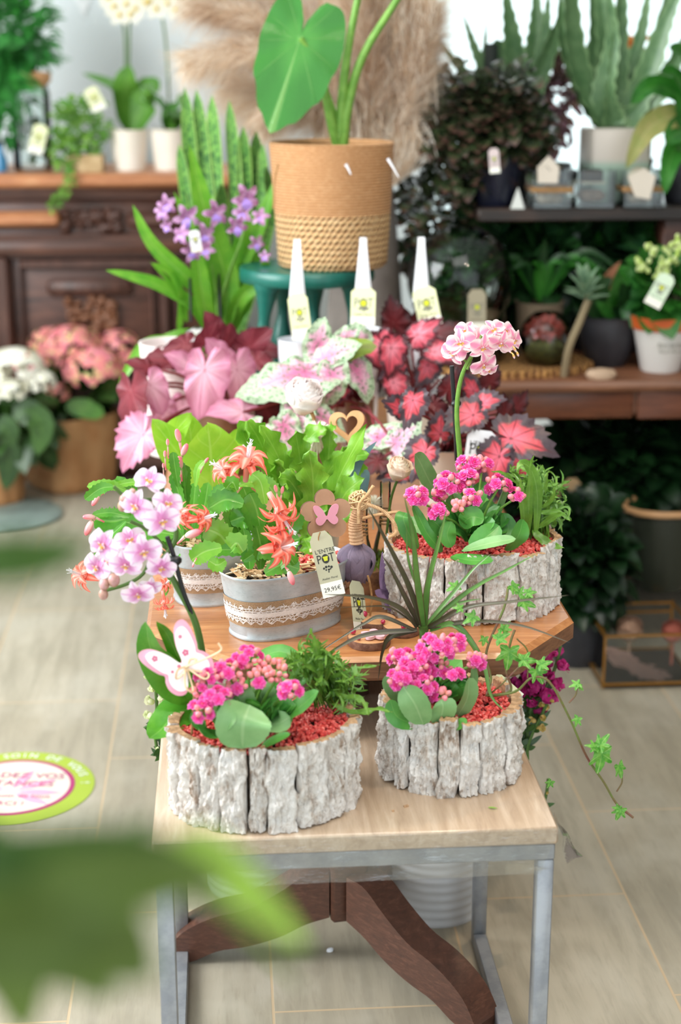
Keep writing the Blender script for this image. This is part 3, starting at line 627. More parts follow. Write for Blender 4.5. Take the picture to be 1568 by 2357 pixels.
# ---------------- green stool and basket ----------------
SY=3.02; sz=.905; sc2=Vector((A(705,600,SY).x,SY,sz))
t=thing('green_stool','small green painted wooden stool with turned legs carrying the woven basket','stool',(sc2.x,sc2.y,TZ))
b=MB(); lathe(b,sc2,[(0,-.027),(.128,-.027),(.133,-.02),(.133,-.006),(.128,0),(0,0)],12,0,1,1,math.radians(15)); b.build('stool_seat',M_['green_paint'],t)
def turned(p0,p1,par,name='leg'):
    b=MB(); p0=Vector(p0);p1=Vector(p1); tube(b,[p0,p1],lambda u:.0165+.0055*math.sin(u*6.283*2.6+.6)+.004*(u<.08),14,40); b.build(name,M_['green_paint'],par)
for (x0,y0,x1,y1,dy) in ((618,632,578,975,-.07),(722,625,728,980,.08),(815,632,812,975,-.03),(655,620,640,980,.1)):
    turned(A(x0,y0,SY+dy)*1.0,Vector((A(x1,y1,SY+dy).x,SY+dy,TZ)),t)
# woven basket
m,nt,bs=newmat('woven_seagrass'); u,x,y=uvs(nt)
ob=obj(nt); sp=nd(nt,'ShaderNodeSeparateXYZ',{0:ob}); zz=sp.outputs[2]
rowt=mt(nt,'SINE',mt(nt,'MULTIPLY',zz,1150)); wob_=nz(nt,obj(nt,(1,1,1)),18,3)
tw=mt(nt,'SINE',mt(nt,'ADD',mt(nt,'ADD',mt(nt,'MULTIPLY',x,2*math.pi*58),mt(nt,'MULTIPLY',zz,-420)),mt(nt,'MULTIPLY',wob_,9)))
low=mr(nt,zz,.105,.10); fine=nz(nt,obj(nt,(1,1,3)),120,4)
up_=mx(nt,mr(nt,rowt,-.9,.2),hx('#a06d42'),hx('#cf9a68')); up_=mx(nt,mr(nt,fine,.4,.7,0,.5),up_,hx('#dcae80'))
rowl=mt(nt,'SINE',mt(nt,'MULTIPLY',zz,560)); hl=mt(nt,'MULTIPLY',mt(nt,'ADD',rowl,tw),.5)
lo_=mx(nt,mr(nt,hl,-.6,.6),hx('#96663a'),hx('#dcb47e')); lo_=mx(nt,mr(nt,fine,.45,.7,0,.5),lo_,hx('#ecd3a6'))
col=mx(nt,low,up_,lo_); nt.links.new(col,bs.inputs['Base Color']); bs.inputs['Roughness'].default_value=.75
hh=mx(nt,low,mt(nt,'MULTIPLY',rowt,.35),hl); bump(nt,bs,hh,.9,.004); M_['raffia']=m
bc=Vector((A(765,590,SY).x,SY,sz)); bt=A(765,335,SY-.1).z-sz
t=thing('woven_plant_basket','round woven seagrass basket with a heart-leaved plant, on the green stool','plant basket',bc)
b=MB(); pr=[(0,0),(.098,0),(.105,.006)]+[(.105+.013*i/10,bt*i/10) for i in range(1,11)]+[(.114,bt+.002),(.11,bt-.003),(.107,bt*.8)]
lathe(b,bc,pr,72,0,1,1,0,2,lambda a,u:1+.008*math.sin(5*a+u*6)); b.build('basket',M_['raffia'],t)
soil(bc,.107,bt*.85,t)
b=MB(); tube(b,pp([(630,480),(632,420),(640,378)],SY-.12),.002,5); b.build('loose_raffia',M_['twine'],t)
for P in ([(893,365),(905,385),(918,408)],[(796,378),(803,390),(808,402)]): b=MB(); tube(b,pp(P,SY-.12),[.003,.001],5); b.build('loose_raffia',M_['paper'],t)
M_['alo']=leafmat('alocasia_leaf','#2c8440','#3f9a50','#8ccf80',.28,.3)
m_al=radmat('heart_leaf_green','#4f9a3e','#3c8630','#4a9038','#9ccc78',.95,1.2,.2,10,.22,vw=.985,vs=.22,jag=.1,bst=.6,mid_=1); M_['alor']=m_al
b=MB(); rleaf(b,A(690,90,SY-.05),(-.32,-.16,-.95),(.12,-.92,.3),pz(222,A(690,90,SY-.05)),'heart',.08,.1,.012,8,0,24,.02,64,10,0,.86)
b.build('leaf',M_['alor'],t)
for P in ([(778,332),(765,290),(752,230),(735,150),(692,88)],[(782,332),(786,250),(800,120),(828,-20),(870,-190)],[(790,332),(800,250),(835,130),(920,-10),(1000,-150)]):
    b=MB(); tube(b,pp(P,SY,SY-.05),lambda u:pz(13,bc)*(1-.55*u),10); b.build('leaf_stalk',M_['stem'],t)
for x_,y_,tp_ in ((870,-190,(-.25,.3,.9)),(1000,-150,(.5,.3,.8))): b=MB(); rleaf(b,A(x_,y_,SY-.05),tp_,(0,-.9,.35),.17,'heart',.05,.12,.012,8,0,24,.02,64,8,0,.86); b.build('leaf',M_['alor'],t)
b=MB(); leaf(b,pp([(770,333),(768,280),(752,200)],SY-.01),pz(12,bc),'lance',(0,-1,.2),10,3,fold=.6); b.build('sheath',M_['stem'],t)
# ---------------- snake plant ----------------
M_['snake']=leafmat('snake_plant_leaf','#4f8f42','#86b858','#7fb06a',.35,.12,0,.1,'#94b860','#44763c',bst=.2)
c=Vector((A(510,700,3.35).x,3.35,TZ)); t=thing('snake_plant','tall banded snake plant behind the purple orchid','snake plant',c)
b=MB(); pot(b,c,.085,.14,.07); b.build('pot',M_['brown_gl'],t)
for (P,w) in (([(480,720),(450,480),(425,200)],17),([(500,720),(478,450),(452,205)],17),([(510,720),(500,450),(488,218)],18),([(540,720),(545,480),(528,230)],17),([(470,720),(440,520),(412,330)],14),([(560,720),(580,500),(590,300)],18),([(530,720),(560,500),(560,290)],17),([(520,720),(512,560),(508,420)],18),([(560,720),(600,480),(605,330)],14),([(580,720),(620,520),(612,380)],12)):
    b=MB(); leaf(b,[P_ if i else Vector((P_.x*.4+c.x*.6,c.y,TZ+.12)) for i,P_ in enumerate(pp(P,3.38,3.3+R.uniform(-.03,.05)))],pz(w,c),'sword',(R.uniform(-.4,.4),-1,.1),16,3,fold=.18,thick=.003,twist=R.uniform(-.3,.3)); b.build('leaf',M_['snake'],t)
# ---------------- purple orchids with long leaves ----------------
OY=3.12; c=Vector((A(505,790,OY).x,OY,TZ)); t=thing('purple_orchid','orchid with long strap leaves and mauve flowers behind the pink begonia','orchid',c)
b=MB(); pot(b,c,.075,.14,.06); b.build('pot',M_['cream'],t); soil(c,.07,.125,t)
M_['strap']=leafmat('strap_leaf_green','#4c9a24','#7fbb3a','#b9dd7a',.33,.32,0,.35)
for (P,w,sh) in (([(500,800),(450,710),(370,660),(310,640),(243,622)],18,'strap'),([(505,800),(480,690),(430,640),(350,560),(305,470)],20,'strap'),([(510,810),(500,650),(450,560),(400,440)],27,'lance'),([(430,740),(400,640),(348,605)],11,'strap'),([(412,770),(410,680),(345,602)],8,'strap'),
   ([(505,800),(540,640),(600,520),(642,395)],26,'lance'),([(508,800),(520,650),(470,480),(435,330)],30,'lance'),([(520,800),(545,700),(600,640),(615,560)],18,'strap'),([(500,800),(400,790),(330,800),(270,895)],17,'strap'),([(500,800),(430,770),(350,800),(300,850)],14,'strap'),([(510,800),(520,720),(545,600),(565,470)],24,'lance'),([(515,800),(560,690),(580,560),(560,430)],24,'lance'),([(500,800),(470,700),(455,600),(440,500)],20,'lance')):
    b=MB(); leaf(b,pp(P,OY,OY-.08+R.uniform(-.04,.05)),pz(w,c),sh,(R.uniform(-.5,.5),-.8,.5),16,3,fold=.3,twist=R.uniform(-.4,.4)); b.build('leaf',M_['strap'],t)
for P in ([(505,800),(500,720),(492,640),(470,560),(420,470)],[(505,800),(508,700),(530,620),(560,540),(575,470)]):
    b=MB(); tube(b,pp(P,OY-.02,OY-.07),.0028,6); b.build('flower_stalk',M_['stem'],t)
b=MB(); tube(b,pp([(512,800),(502,600)],OY-.04),.003,6); tube(b,pp([(440,740),(438,640)],OY-.04),.003,6); b.build('support_stick',M_['black'],t)
m,nt,bs=newmat('mauve_petal'); u,x,y=uvs(nt); col=mx(nt,mr(nt,nz(nt,obj(nt),120,3),.35,.65),hx('#9c5f8f'),hx('#c79bc4')); nt.links.new(col,bs.inputs['Base Color']); bs.inputs['Roughness'].default_value=.5; addtrans(nt,bs,col,.25); M_['mauve']=m
M_['violet']=mat('violet_orchid_lip','#a888dc',.45)
def star(name,cx,cy,Y,r,d,par,m1,m2,seed):
    q=random.Random(seed); p=A(cx,cy,Y); D=Vector(d).normalized(); X=D.orthogonal().normalized(); Z=D.cross(X); b=MB(); k=pz(r,p); a0=q.random()*2
    for i in range(5): a=a0+i*1.257; e=X*math.cos(a)+Z*math.sin(a); leaf(b,[p,p+e*k*.6+D*k*.2,p+e*k],k*.27,'ovate',D,7,2,fold=.2)
    f=b.build(name,m1,par); b=MB(); leaf(b,[p,p+D*k*.3-Vector((0,0,k*.3)),p+D*k*.2-Vector((0,0,k*.75))],k*.36,'obovate',D,6,2,wave=.2); b.build('lip',m2,f)
for i,(x,y,r_) in enumerate(((385,470,26),(375,488,24),(430,500,34),(495,492,34),(470,540,30),(420,540,26),(440,580,26),(565,455,36),(560,490,30),(545,520,28),(600,500,24),(590,560,22),(475,575,24),(385,520,18),(610,590,16))):
    star('flower',x,y,OY-.06-R.random()*.05,r_,(R.uniform(-.6,.6),-1,R.uniform(-.2,.5)),t,M_['mauve'],M_['violet'],i)
hangtag(450,555,OY-.12,26,50,.1,'small pale label among the mauve orchid flowers',front=M_['paper'],yaw=.3)
# white plastic-wrapped pot by the orchid
c=Vector((A(395,855,2.98).x,2.98,TZ)); b=MB(); pot(b,c,.06,A(395,800,2.92).z-TZ,.05); b.build('white_pot',mat('pinkish_white_pot','#f1e3e2',.5),None,'pinkish white pot behind the pink begonia at its left','pot')
b=MB()
for (x,y,r_) in ((450,780,26),(480,770,20),(510,830,20),(440,820,24)): ell(b,A(x,y,3.02),pz(r_,c),(R.random(),0,1),1.1,8,6,0,.2)
b.build('cellophane_wrap',glassmat('cellophane','#eef2f4',.6,.1),None,'crumpled clear cellophane behind the pink begonia','wrap')
# ---------------- white pot carriers with tags ----------------
def carrier(x0,ytop,ybot,wb,Y,tagx,tagy,tagw,tagh,troll,lab,lab2,potrect):
    c=A((potrect[0]+potrect[2])/2,potrect[3],Y); c.z=TZ; t=thing('white_carrier',lab,'plant carrier',c,None)
    k=pz(1,A(x0,ytop,Y)); P0=A(x0,ytop,Y); b=MB()
    for s in (-1,1):
        a=P0+Vector((0,s*.004,0)); e=A(x0+s*wb*.18,ybot,Y)+Vector((0,s*.02,0)); V=[]
        dx0=Vector((k*7.5,0,0)); dx1=Vector((k*wb/2,0,0)); tt=Vector((0,s*.0012,0))
        b.add([a-dx0,a+dx0,e+dx1,e-dx1,a-dx0+tt,a+dx0+tt,e+dx1+tt,e-dx1+tt],[(0,1,2,3),(7,6,5,4),(0,3,7,4),(1,5,6,2),(3,2,6,7)])
    box(b,P0,(k*15,.01,.0015)); b.build('handle',M_['paper'],t)
    b=MB(); x1,y1,x2,y2=potrect; r1=pz((x2-x1)/2,P0); cc=A((x1+x2)/2,y2,Y); h=A((x1+x2)/2,y1,Y).z-TZ
    lathe(b,(cc.x,Y+.02,TZ),[(0,0),(r1*.7,0),(r1*.72,.004),(r1,h),(r1*.96,h),(r1*.9,h*.8)],24); b.build('sleeve',M_['paper'],t)
    return hangtag(tagx,tagy,Y-.03,tagw,tagh,troll,lab2,big=False)
carrier(684,552,700,32,2.85,690,728,46,106,.12,'white pot carrier with a tall handle, leftmost of the three, before the green stool','cream tag hanging from the leftmost white handle',(640,785,740,870))
carrier(836,548,680,34,2.85,836,705,57,86,-.02,'white pot carrier with a tall narrow handle, middle of the three','cream tag hanging from the middle white handle',(800,760,880,880))
carrier(970,547,690,36,2.88,983,705,54,90,.22,'white pot carrier with a tall handle, rightmost of three, behind the red begonia','cream tag hanging from the rightmost white handle',(940,780,1020,880))
# ---------------- right side: low table with shelf ----------------
RY=3.25; rz=A(1300,878,RY).z; xr0=A(1085,880,RY).x
t=thing('side_table','dark brown wooden table with a drawer along the right, below the raised shelf','table',(1.1,3.5,0))
b=MB(); box(b,(1.35,RY+.3,rz-.012),(2*(1.35-xr0),.62,.024),0,.008); b.build('tabletop',M_['wood_md'],t)
b=MB(); 
a_=A(1100,965,RY); box(b,(1.35,RY+.3,(rz-.024+a_.z)/2),(2*(1.35-xr0)-.04,.56,rz-.024-a_.z),0,.003); b.build('apron',M_['wood_md'],t)
b=MB(); rect(b,1125,893,1458,962,RY+.012,.02,.003); rect(b,1470,893,1700,962,RY+.012,.02,.003); b.build('drawer',woodmat('red_brown_drawer','#4a2a1b','#6a3c28','#7f4c34',.4,(1.5,12,12),4),t)
for x in (xr0+.05,2.1):
    for y in (RY+.06,RY+.54): b=MB(); tube(b,[(x,y,a_.z+.01),(x,y,0)],lambda u:.022-.006*u+.004*math.sin(u*18),12,24); b.build('leg',M_['wood_dk'],t)
S0=A(1100,480,3.5); t=thing('raised_shelf','dark wooden riser shelf standing on the side table before the window','shelf',(1.1,3.65,rz))
b=MB(); box(b,((S0.x+2.3)/2,3.66,S0.z-.014),(2.3-S0.x,.34,.03),0,.004); b.build('shelf_board',woodmat('dark_shelf_board','#1d1613','#2b201a','#463228',.45,(2,12,12),3),t)
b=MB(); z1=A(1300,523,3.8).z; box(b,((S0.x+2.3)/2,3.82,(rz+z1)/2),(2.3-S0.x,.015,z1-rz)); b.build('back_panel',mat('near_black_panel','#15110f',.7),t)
b=MB(); rect(b,1530,483,1640,860,3.52,.3,.004); b.build('end_panel',M_['wood_dk'],t)
b=MB(); rect(b,1085,483,1108,860,3.6,.2,.004); b.build('end_panel',M_['wood_dk'],t)
sh=S0.z
# shrub pots on shelf
def potted(name,lab,cat,c,r,h,rb,pm,rad,n,ls,lm,shape='ovate',w=.42,zc=None,grp=None,hang=0,seed=1,off=(0,0)):
    t=thing(name,lab,cat,c,grp); b=MB(); pot(b,c,r,h,rb,bow=.05); b.build('pot',pm,t); soil(c,r-.004,h*.88,t)
    b=MB(); q=random.Random(seed); bush(b,Vector(c)+Vector((off[0],off[1],h+(zc if zc is not None else rad[2]*.8))),rad,n,ls,shape,q,w,hang)
    for i in range(7):
        a=q.random()*6.28; e=Vector(c)+Vector((off[0]+math.cos(a)*rad[0]*.6,off[1]+math.sin(a)*rad[1]*.6,h+rad[2]*(.5+q.random()))); tube(b,[Vector(c)+Vector((0,0,h*.85)),Vector(c)+Vector((off[0]*.4,0,h+.03)),e],.003,5)
    b.build('foliage',lm,t); return t
M_['shrub']=leafmat('bronze_shrub_leaf','#1a2a1a','#3a4a2c','#8a6a55',.3,.12,tip='#5a3a34')
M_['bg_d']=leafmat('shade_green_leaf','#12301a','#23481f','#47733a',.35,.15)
M_['bg_g']=leafmat('garden_green_leaf','#1f5a22','#3f8a2e','#7fb65c',.35,.3)
c=Vector((A(1138,462,3.56).x,3.56,sh)); potted('bronze_shrub','dense bronze-green shrub in a navy pot at the left end of the shelf','potted shrub',c,pz(66,c),pz(118,c),pz(42,c),M_['navy'],(.12,.08,.09),520,.032,M_['shrub'],'ovate',.5,.07,None,.2,2,(-.02,-.02))
q=random.Random(44); tt=bpy.data.objects['bronze_shrub']; b=MB()
for (x,y,rx,rz_,n) in ((1060,330,.06,.05,150),(1215,300,.055,.07,130),(1100,230,.05,.05,110),(1180,200,.05,.05,80),(1020,260,.04,.05,70),(1240,370,.03,.05,60),(1150,260,.07,.05,160),(1075,410,.05,.04,100),(1040,190,.03,.04,40)): bush(b,A(x,y,3.53),(rx,.06,rz_),n,.032,'ovate',q,.5,.15)
b.build('outer_sprigs',M_['shrub'],tt)
hangtag(1138,370,3.44,24,56,.1,'small pale pink label on the navy pot of the bronze shrub',front=mat('pale_pink_card','#cdbab8',.6))
c=Vector((A(1020,540,3.62).x,3.62,rz)); potted('trailing_shrub','dark trailing shrub in a charcoal pot, left of the shelf end','potted shrub',c,.06,.14,.05,M_['charcoal'],(.1,.1,.17),620,.034,M_['shrub'],'ovate',.45,.16,None,.3,4,(.0,0))
# aloes
M_['aloe']=leafmat('aloe_green','#4a7448','#7a9c6c','#8db070',.35,.2,0,.1,edge='#8fb07c')
def aloe(name,lab,c,base,leaves,r,h,pm,Y,square=False):
    t=thing(name,lab,'aloe',c); b=MB()
    if square: box(b,Vector(c)+Vector((0,0,h/2)),(2*r,2*r,h),0,.006)
    else: pot(b,c,r,h,r*.72)
    b.build('pot',pm,t)
    for i,(P,w) in enumerate(leaves):
        b=MB(); leaf(b,pp(P,Y,Y+R.uniform(-.1,.1)),pz(w*1.45,c),'aloe',(R.uniform(-.5,.5),-.8,.6),22,3,fold=.35,thick=.012,teeth=.12); b.build('leaf',M_['aloe'],t)
c=Vector((A(1410,455,3.62).x,3.62,sh)); hp=A(1410,296,3.55).z-sh
m,nt,bs=newmat('two_tone_pot'); u,x,y=uvs(nt); sp=nd(nt,'ShaderNodeSeparateXYZ',{0:obj(nt)}); col=mx(nt,mr(nt,sp.outputs[2],hp*.5,hp*.62),hx('#9fb5a4'),hx('#c9bdb2')); nt.links.new(col,bs.inputs['Base Color']); bs.inputs['Roughness'].default_value=.4
aloe('aloe_plant','large spiky aloe in a two-tone square pot at the centre of the shelf',c,None,[([(1400,300),(1330,170),(1310,0),(1325,-150)],34),([(1395,300),(1340,220),(1295,90),(1290,-30)],24),([(1400,290),(1400,150),(1385,0),(1370,-80)],26),([(1410,290),(1420,150),(1428,20),(1435,-120)],24),([(1420,300),(1450,180),(1480,60),(1500,-60)],18),([(1430,300),(1480,200),(1530,60),(1575,-40)],28),([(1430,300),(1500,230),(1560,130),(1610,20)],24),([(1400,300),(1360,200),(1370,80),(1355,-90)],30),([(1415,300),(1460,220),(1510,100),(1560,-100)],24),([(1410,300),(1390,220),(1410,100),(1400,-40)],26)],pz(68,c),hp,m,3.62,True)
c=Vector((A(1190,455,3.74).x,3.74,sh)); aloe('aloe_plant','aloe in a dark pot behind the bronze shrub, pale streak on one leaf',c,None,[([(1190,260),(1150,120),(1142,90)],26),([(1195,260),(1180,120),(1160,-40)],30),([(1200,260),(1230,120),(1235,-40)],30),([(1195,260),(1240,170),(1290,50),(1330,-20)],22),([(1185,260),(1110,150),(1065,30)],15),([(1180,260),(1080,180),(1000,80)],15),([(1205,260),(1250,120),(1265,-30)],18),([(1190,250),(1120,200),(1120,40)],12)],pz(50,c),.1,M_['charcoal'],3.74)
b=MB(); rect(b,1117,100,1142,330,3.7,.01,.003); b.build('dark_stake',mat('black_green_stake','#152019',.6),None,'dark blunt stake standing among the left aloe leaves','stake')
# orange bloom behind aloe
c=Vector((A(1455,400,3.78).x,3.78,sh)); t=thing('orange_bloom_plant','plant with blurred orange flowers behind the central aloe','potted plant',c); b=MB(); pot(b,c,.05,.09); b.build('pot',M_['charcoal'],t)
b=MB()
for i in range(26): p=A(1455+R.uniform(-30,35),135+R.uniform(-35,60),3.78+R.uniform(-.03,.03)); leaf(b,[p,p+rv(.02),p+rv(.04)],.012,'ovate',(0,-1,.3),5,1)
b.build('flowers',mat('orange_petal','#e08a2e',.5,'#c9561f',60,trans=.3),t); b=MB(); bush(b,A(1460,260,3.78),(.05,.03,.1),60,.05); tube(b,pp([(1455,400),(1455,150)],3.78),.004,5); b.build('foliage',M_['bg_g'],t)
# dried bundle between aloes + light leaf plant at right
c=Vector((A(1270,440,3.78).x,3.78,sh)); potted('dried_flower_pot','brown and pink dried flowers between the two aloes','dried flowers',c,.045,.08,.04,M_['charcoal'],(.05,.04,.13),260,.03,leafmat('dried_leaf','#5a4038','#8a665c','#aa9988',.6,.2,tip='#b0809a'),'ovate',.4,.16,None,.3,9)
c=Vector((A(1575,460,3.6).x,3.6,sh)); t=thing('broad_leaf_plant','broad-leaved plant with a yellowing drooping leaf at the right end of the shelf','potted plant',c); b=MB(); pot(b,c,.06,.1); b.build('pot',M_['charcoal'],t)
for (P,w,mm_) in (([(1590,300),(1550,270),(1490,300),(1440,390)],32,'y'),([(1590,300),(1560,220),(1500,200),(1450,240)],30,'g'),([(1590,380),(1560,340),(1540,380),(1530,450)],26,'g'),([(1590,200),(1570,130),(1540,110)],26,'g'),([(1600,240),(1560,180),(1520,160)],24,'g'),([(1600,300),(1570,300),(1530,330)],36,'g')):
    b=MB(); leaf(b,pp(P,3.55,3.45),pz(w,c),'ovate',(0,-.8,.5),12,3,wave=.1,fold=.2); b.build('leaf',M_['bg_g'] if mm_=='g' else M_.setdefault('yl',leafmat('yellowing_leaf','#8a9a4a','#b4a86a','#d8d09a',.4,.3)),t)
# glass cubes on shelf
for i,(x,lab,op) in enumerate(((1262,'glass cube vase with a raffia band and pale card, left of three on the shelf',0),(1360,'glass cube vase holding a dark soil block, middle of three on the shelf',1),(1468,'glass cube vase with twine and a pointed white card, right of three on the shelf',2))):
    c=Vector((A(x,462,3.53).x,3.53,sh)); w=pz(88,c); h=pz(84,c); t=thing('glass_cube',lab,'glass vase',c); b=MB()
    for (dx,dy,sx,sy) in ((0,-w/2,w,.004),(0,w/2,w,.004),(-w/2,0,.004,w),(w/2,0,.004,w)): box(b,c+Vector((dx,dy,h/2)),(sx,sy,h),0,.001)
    box(b,c+Vector((0,0,.005)),(w,w,.01),0,.001); b.build('glass',M_['glass'],t)
    b=MB()
    if op==1: box(b,c+Vector((0,0,h*.82)),(w*.5,w*.5,h*.34),0,.003); b.build('soil_block',M_['soil'],t); b=MB(); box(b,c+Vector((0,0,h*.3)),(w*.7,w*.6,h*.3),0,.01); b.build('filling',mat('brown_filling','#6e584a',.9,'#8a7362',90),t)
    else:
        box(b,c+Vector((0,0,h*.25)),(w*.7,w*.7,h*.3),0,.01); b.build('filling',mat('sand_filling','#a39383',.9,'#8a7a6a',90),t)
        b=MB(); lathe(b,c+Vector((0,0,h*.42)),[(w*.73,0),(w*.745,.001),(w*.745,.012),(w*.73,.013)],4,0,1,1,math.pi/4); b.build('band',M_['twine'],t)
        b=MB(); M=face_cam(A(x+(14 if op==2 else 0),425 if op==2 else 395,3.47),.3 if op==2 else 0); pts=[(-.025,-.02),(.005,-.035),(.03,.01),(.01,.035),(-.03,.028)] if op==2 else [(-.022,-.025),(.022,-.025),(.024,.01),(.0,.035),(-.024,.01)]
        prism(b,pts,M,.001); b.build('card',mat('parchment_card','#cfc2b2',.7),t)
    b=MB(); ell(b,c+Vector((0,.0,h*.85)),w*.3,(0,0,1),.6,10,6,0,.2) if op!=1 else box(b,c+Vector((0,0,h*.66)),(w*.6,w*.6,.004)); b.build('wax',mat('pale_filler','#c6b8a2',.6),t)
b=MB(); lathe(b,Vector((A(1192,460,3.5).x,3.5,sh)),[(0,0),(.022,0),(.001,.045)],4,0,1,1,.6); b.build('pale_pyramid',mat('pale_stone','#c9cac4',.6),None,'small pale pyramid beside the navy pot on the shelf','ornament')
# under shelf: dark plants in pots
DK='shaded plants under the shelf'
for i,(x,pr_,ls,nn_,sp_,lab) in enumerate(((1255,(.13,.1,.1),.09,150,'lance','dark narrow-leaved plant in a taupe pot under the shelf'),(1370,(.12,.08,.1),.075,160,'ovate','dark green plant behind the small succulent under the shelf'),(1440,(.09,.06,.1),.04,240,'ovate','yellow-green budding plant under the right of the shelf'),(1090,(.12,.08,.12),.07,200,'lance','dark leafy plant behind the glass dome'))):
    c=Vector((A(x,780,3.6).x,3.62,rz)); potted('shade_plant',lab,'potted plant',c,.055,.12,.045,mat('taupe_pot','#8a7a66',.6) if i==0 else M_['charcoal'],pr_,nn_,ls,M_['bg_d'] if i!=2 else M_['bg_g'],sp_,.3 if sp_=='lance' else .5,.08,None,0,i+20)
c=Vector((A(1236,860,3.5).x,3.5,rz)); b=MB(); box(b,c+Vector((0,.03,.075)),(.12,.01,.15),0,.002,0); 
t=thing('striped_leaf_plant','taupe pot with an arching narrow-leaved plant beside the glass dome','potted plant',c); b=MB(); pot(b,c,.055,.135,.045); b.build('pot',mat('taupe_ceramic','#84735f',.6),t)
for k in range(16): b=MB(); a=R.uniform(-1.3,1.3); p=c+Vector((0,0,.13)); L=R.uniform(.1,.17); leaf(b,[p,p+Vector((math.sin(a)*L*.6,-.02,L*.7)),p+Vector((math.sin(a)*L*1.3,-.04,L*(.9-abs(a)*.5)))],.011,'lance',(0,-.7,.7),10,2,fold=.3); b.build('leaf',M_['bg_g'] if k%2 else M_['bg_d'],t)
# wicker mat + glass dome
c=Vector((A(1160,850,3.42).x,3.42,rz)); m,nt,bs=newmat('wicker'); u,x,y=uvs(nt); v=obj(nt); rad=nd(nt,'ShaderNodeVectorMath',{0:v},operation='LENGTH').outputs['Value']
w1=mt(nt,'SINE',mt(nt,'MULTIPLY',rad,520)); w2=mt(nt,'SINE',mt(nt,'ADD',mt(nt,'MULTIPLY',x,400),mt(nt,'MULTIPLY',rad,300))); hh=mt(nt,'MULTIPLY',mt(nt,'ADD',w1,w2),.5); col=mx(nt,mr(nt,hh,-.6,.6),hx('#7a4e28'),hx('#d09a58')); nt.links.new(col,bs.inputs['Base Color']); bs.inputs['Roughness'].default_value=.8; bump(nt,bs,hh,1,.005); M_['wick']=m
b=MB(); w=pz(205,c); lathe(b,c,[(0,.0),(w,0),(w*1.01,.008),(w*.98,.016),(0,.014)],64,0,1,.7,0,2,lambda a,u:1+.01*math.sin(31*a)); b.build('wicker_mat',M_['wick'],None,'round golden wicker mat on the side table under the glass dome','mat')
c2=Vector((A(1060,850,3.42).x,3.44,rz+.017)); t=thing('glass_dome','large clear glass dome terrarium with plants inside on the wicker mat','terrarium',c2)
zt=A(1060,517,3.44).z-rz-.017; r_=pz(122,c2); pr=[(r_*.8,0),(r_*.92,.03)]
for i in range(14): a=-.55+i/13*(math.pi/2+.55); pr.append((r_*math.cos(a)+.0001,zt-r_+r_*math.sin(a)))
b=MB(); lathe(b,c2,pr,48); b.build('glass',glassmat('dome_glass','#eef5f0',.0,.02),t)
b=MB(); lathe(b,c2,[(0,0),(r_*.78,0),(r_*.86,.04),(r_*.3,.06),(0,.055)],32); b.build('soil',M_['soil'],t)
b=MB(); bush(b,c2+Vector((-.02,0,.15)),(.06,.05,.07),240,.035); bush(b,c2+Vector((0,0,.22)),(.045,.04,.05),120,.04,'lance',w=.2); b.build('planting',M_['bg_d'],t)
b=MB(); ell(b,c2+Vector((.035,-.04,.07)),.02,(1,0,1),1.4,8,6,0,.2); ell(b,c2+Vector((.06,-.02,.1)),.016,(1,0,.3),1.6,8,6,0,.2); b.build('driftwood',mat('driftwood','#9a7a60',.8,'#bfa083',60,0,.5),t)
hangtag(1098,715,3.3,42,98,.02,'taupe rounded tag hanging on the front of the glass dome',front=mat('taupe_tag','#a39a82',.6))
# terrarium bowl
c=Vector((A(1258,832,3.36).x,3.37,rz+.014)); t=thing('terrarium_bowl','small round glass bowl with red leaves and moss, right of the glass dome','terrarium',c); r_=pz(62,c)
b=MB(); pr=[(0,0),(r_*.6,0)]+[(r_*math.cos(-1.0+i/12*2.1),r_*.95+r_*1.1*math.sin(-1.0+i/12*2.1)) for i in range(13)]; lathe(b,c,pr,40); b.build('bowl',M_['glass'],t)
b=MB(); ell(b,c+Vector((0,0,r_*.5)),r_*.8,(0,0,1),.62,16,8,0,.06); b.build('moss',mat('moss','#3c3d1c',.95,'#5c5f28',90,0,.8,200),t)
b=MB(); q=random.Random(8); bush(b,c+Vector((0,0,r_*1.35)),(r_*.55,r_*.4,r_*.25),70,.02,'ovate',q); b.build('red_leaves',mat('red_leaf','#8e2f28',.5,'#b9574a',80,trans=.2),t)
b=MB(); lathe(b,Vector((A(1385,836,3.2+.07).x,3.27,rz)),[(0,0),(pz(30,c),.001),(pz(36,c),.01),(pz(30,c),.02),(0,.025)],24,0,1,.6); b.build('pebble',mat('pale_pebble','#c3a58b',.6),None,'smooth pale oval pebble on the side table beside the orange-rimmed pot','pebble')
# succulent in charcoal bowl
c=Vector((A(1398,835,3.42).x,3.43,rz)); t=thing('charcoal_bowl_plant','charcoal bowl with a large green leaf and brown dry leaf on the side table','potted plant',c)
b=MB(); r_=pz(66,c); pot(b,c,r_,A(1398,735,3.37).z-rz,r_*.65,bow=.12); b.build('bowl',M_['charcoal'],t)
for (P,w,mm_) in (([(1420,730),(1400,690),(1430,640),(1470,610)],30,'bg_g'),([(1390,735),(1370,700),(1385,660),(1410,640)],26,'bg_d'),([(1440,735),(1470,690),(1480,640)],26,'bg_g'),([(1400,720),(1390,680),(1400,640),(1430,600)],14,'dry'),([(1420,735),(1440,700),(1430,650)],26,'bg_d')):
    b=MB(); leaf(b,pp(P,3.42,3.36),pz(w,c),'ovate',(0,-.9,.4),10,3,fold=.15); b.build('leaf',M_[mm_] if mm_!='dry' else mat('dry_brown_leaf','#8a5a3e',.7),t)
c=Vector((A(1300,828,3.3).x,3.3,rz)); t=thing('stem_succulent','grey-green succulent on a bare curved stem leaning right of the glass bowl','succulent',c)
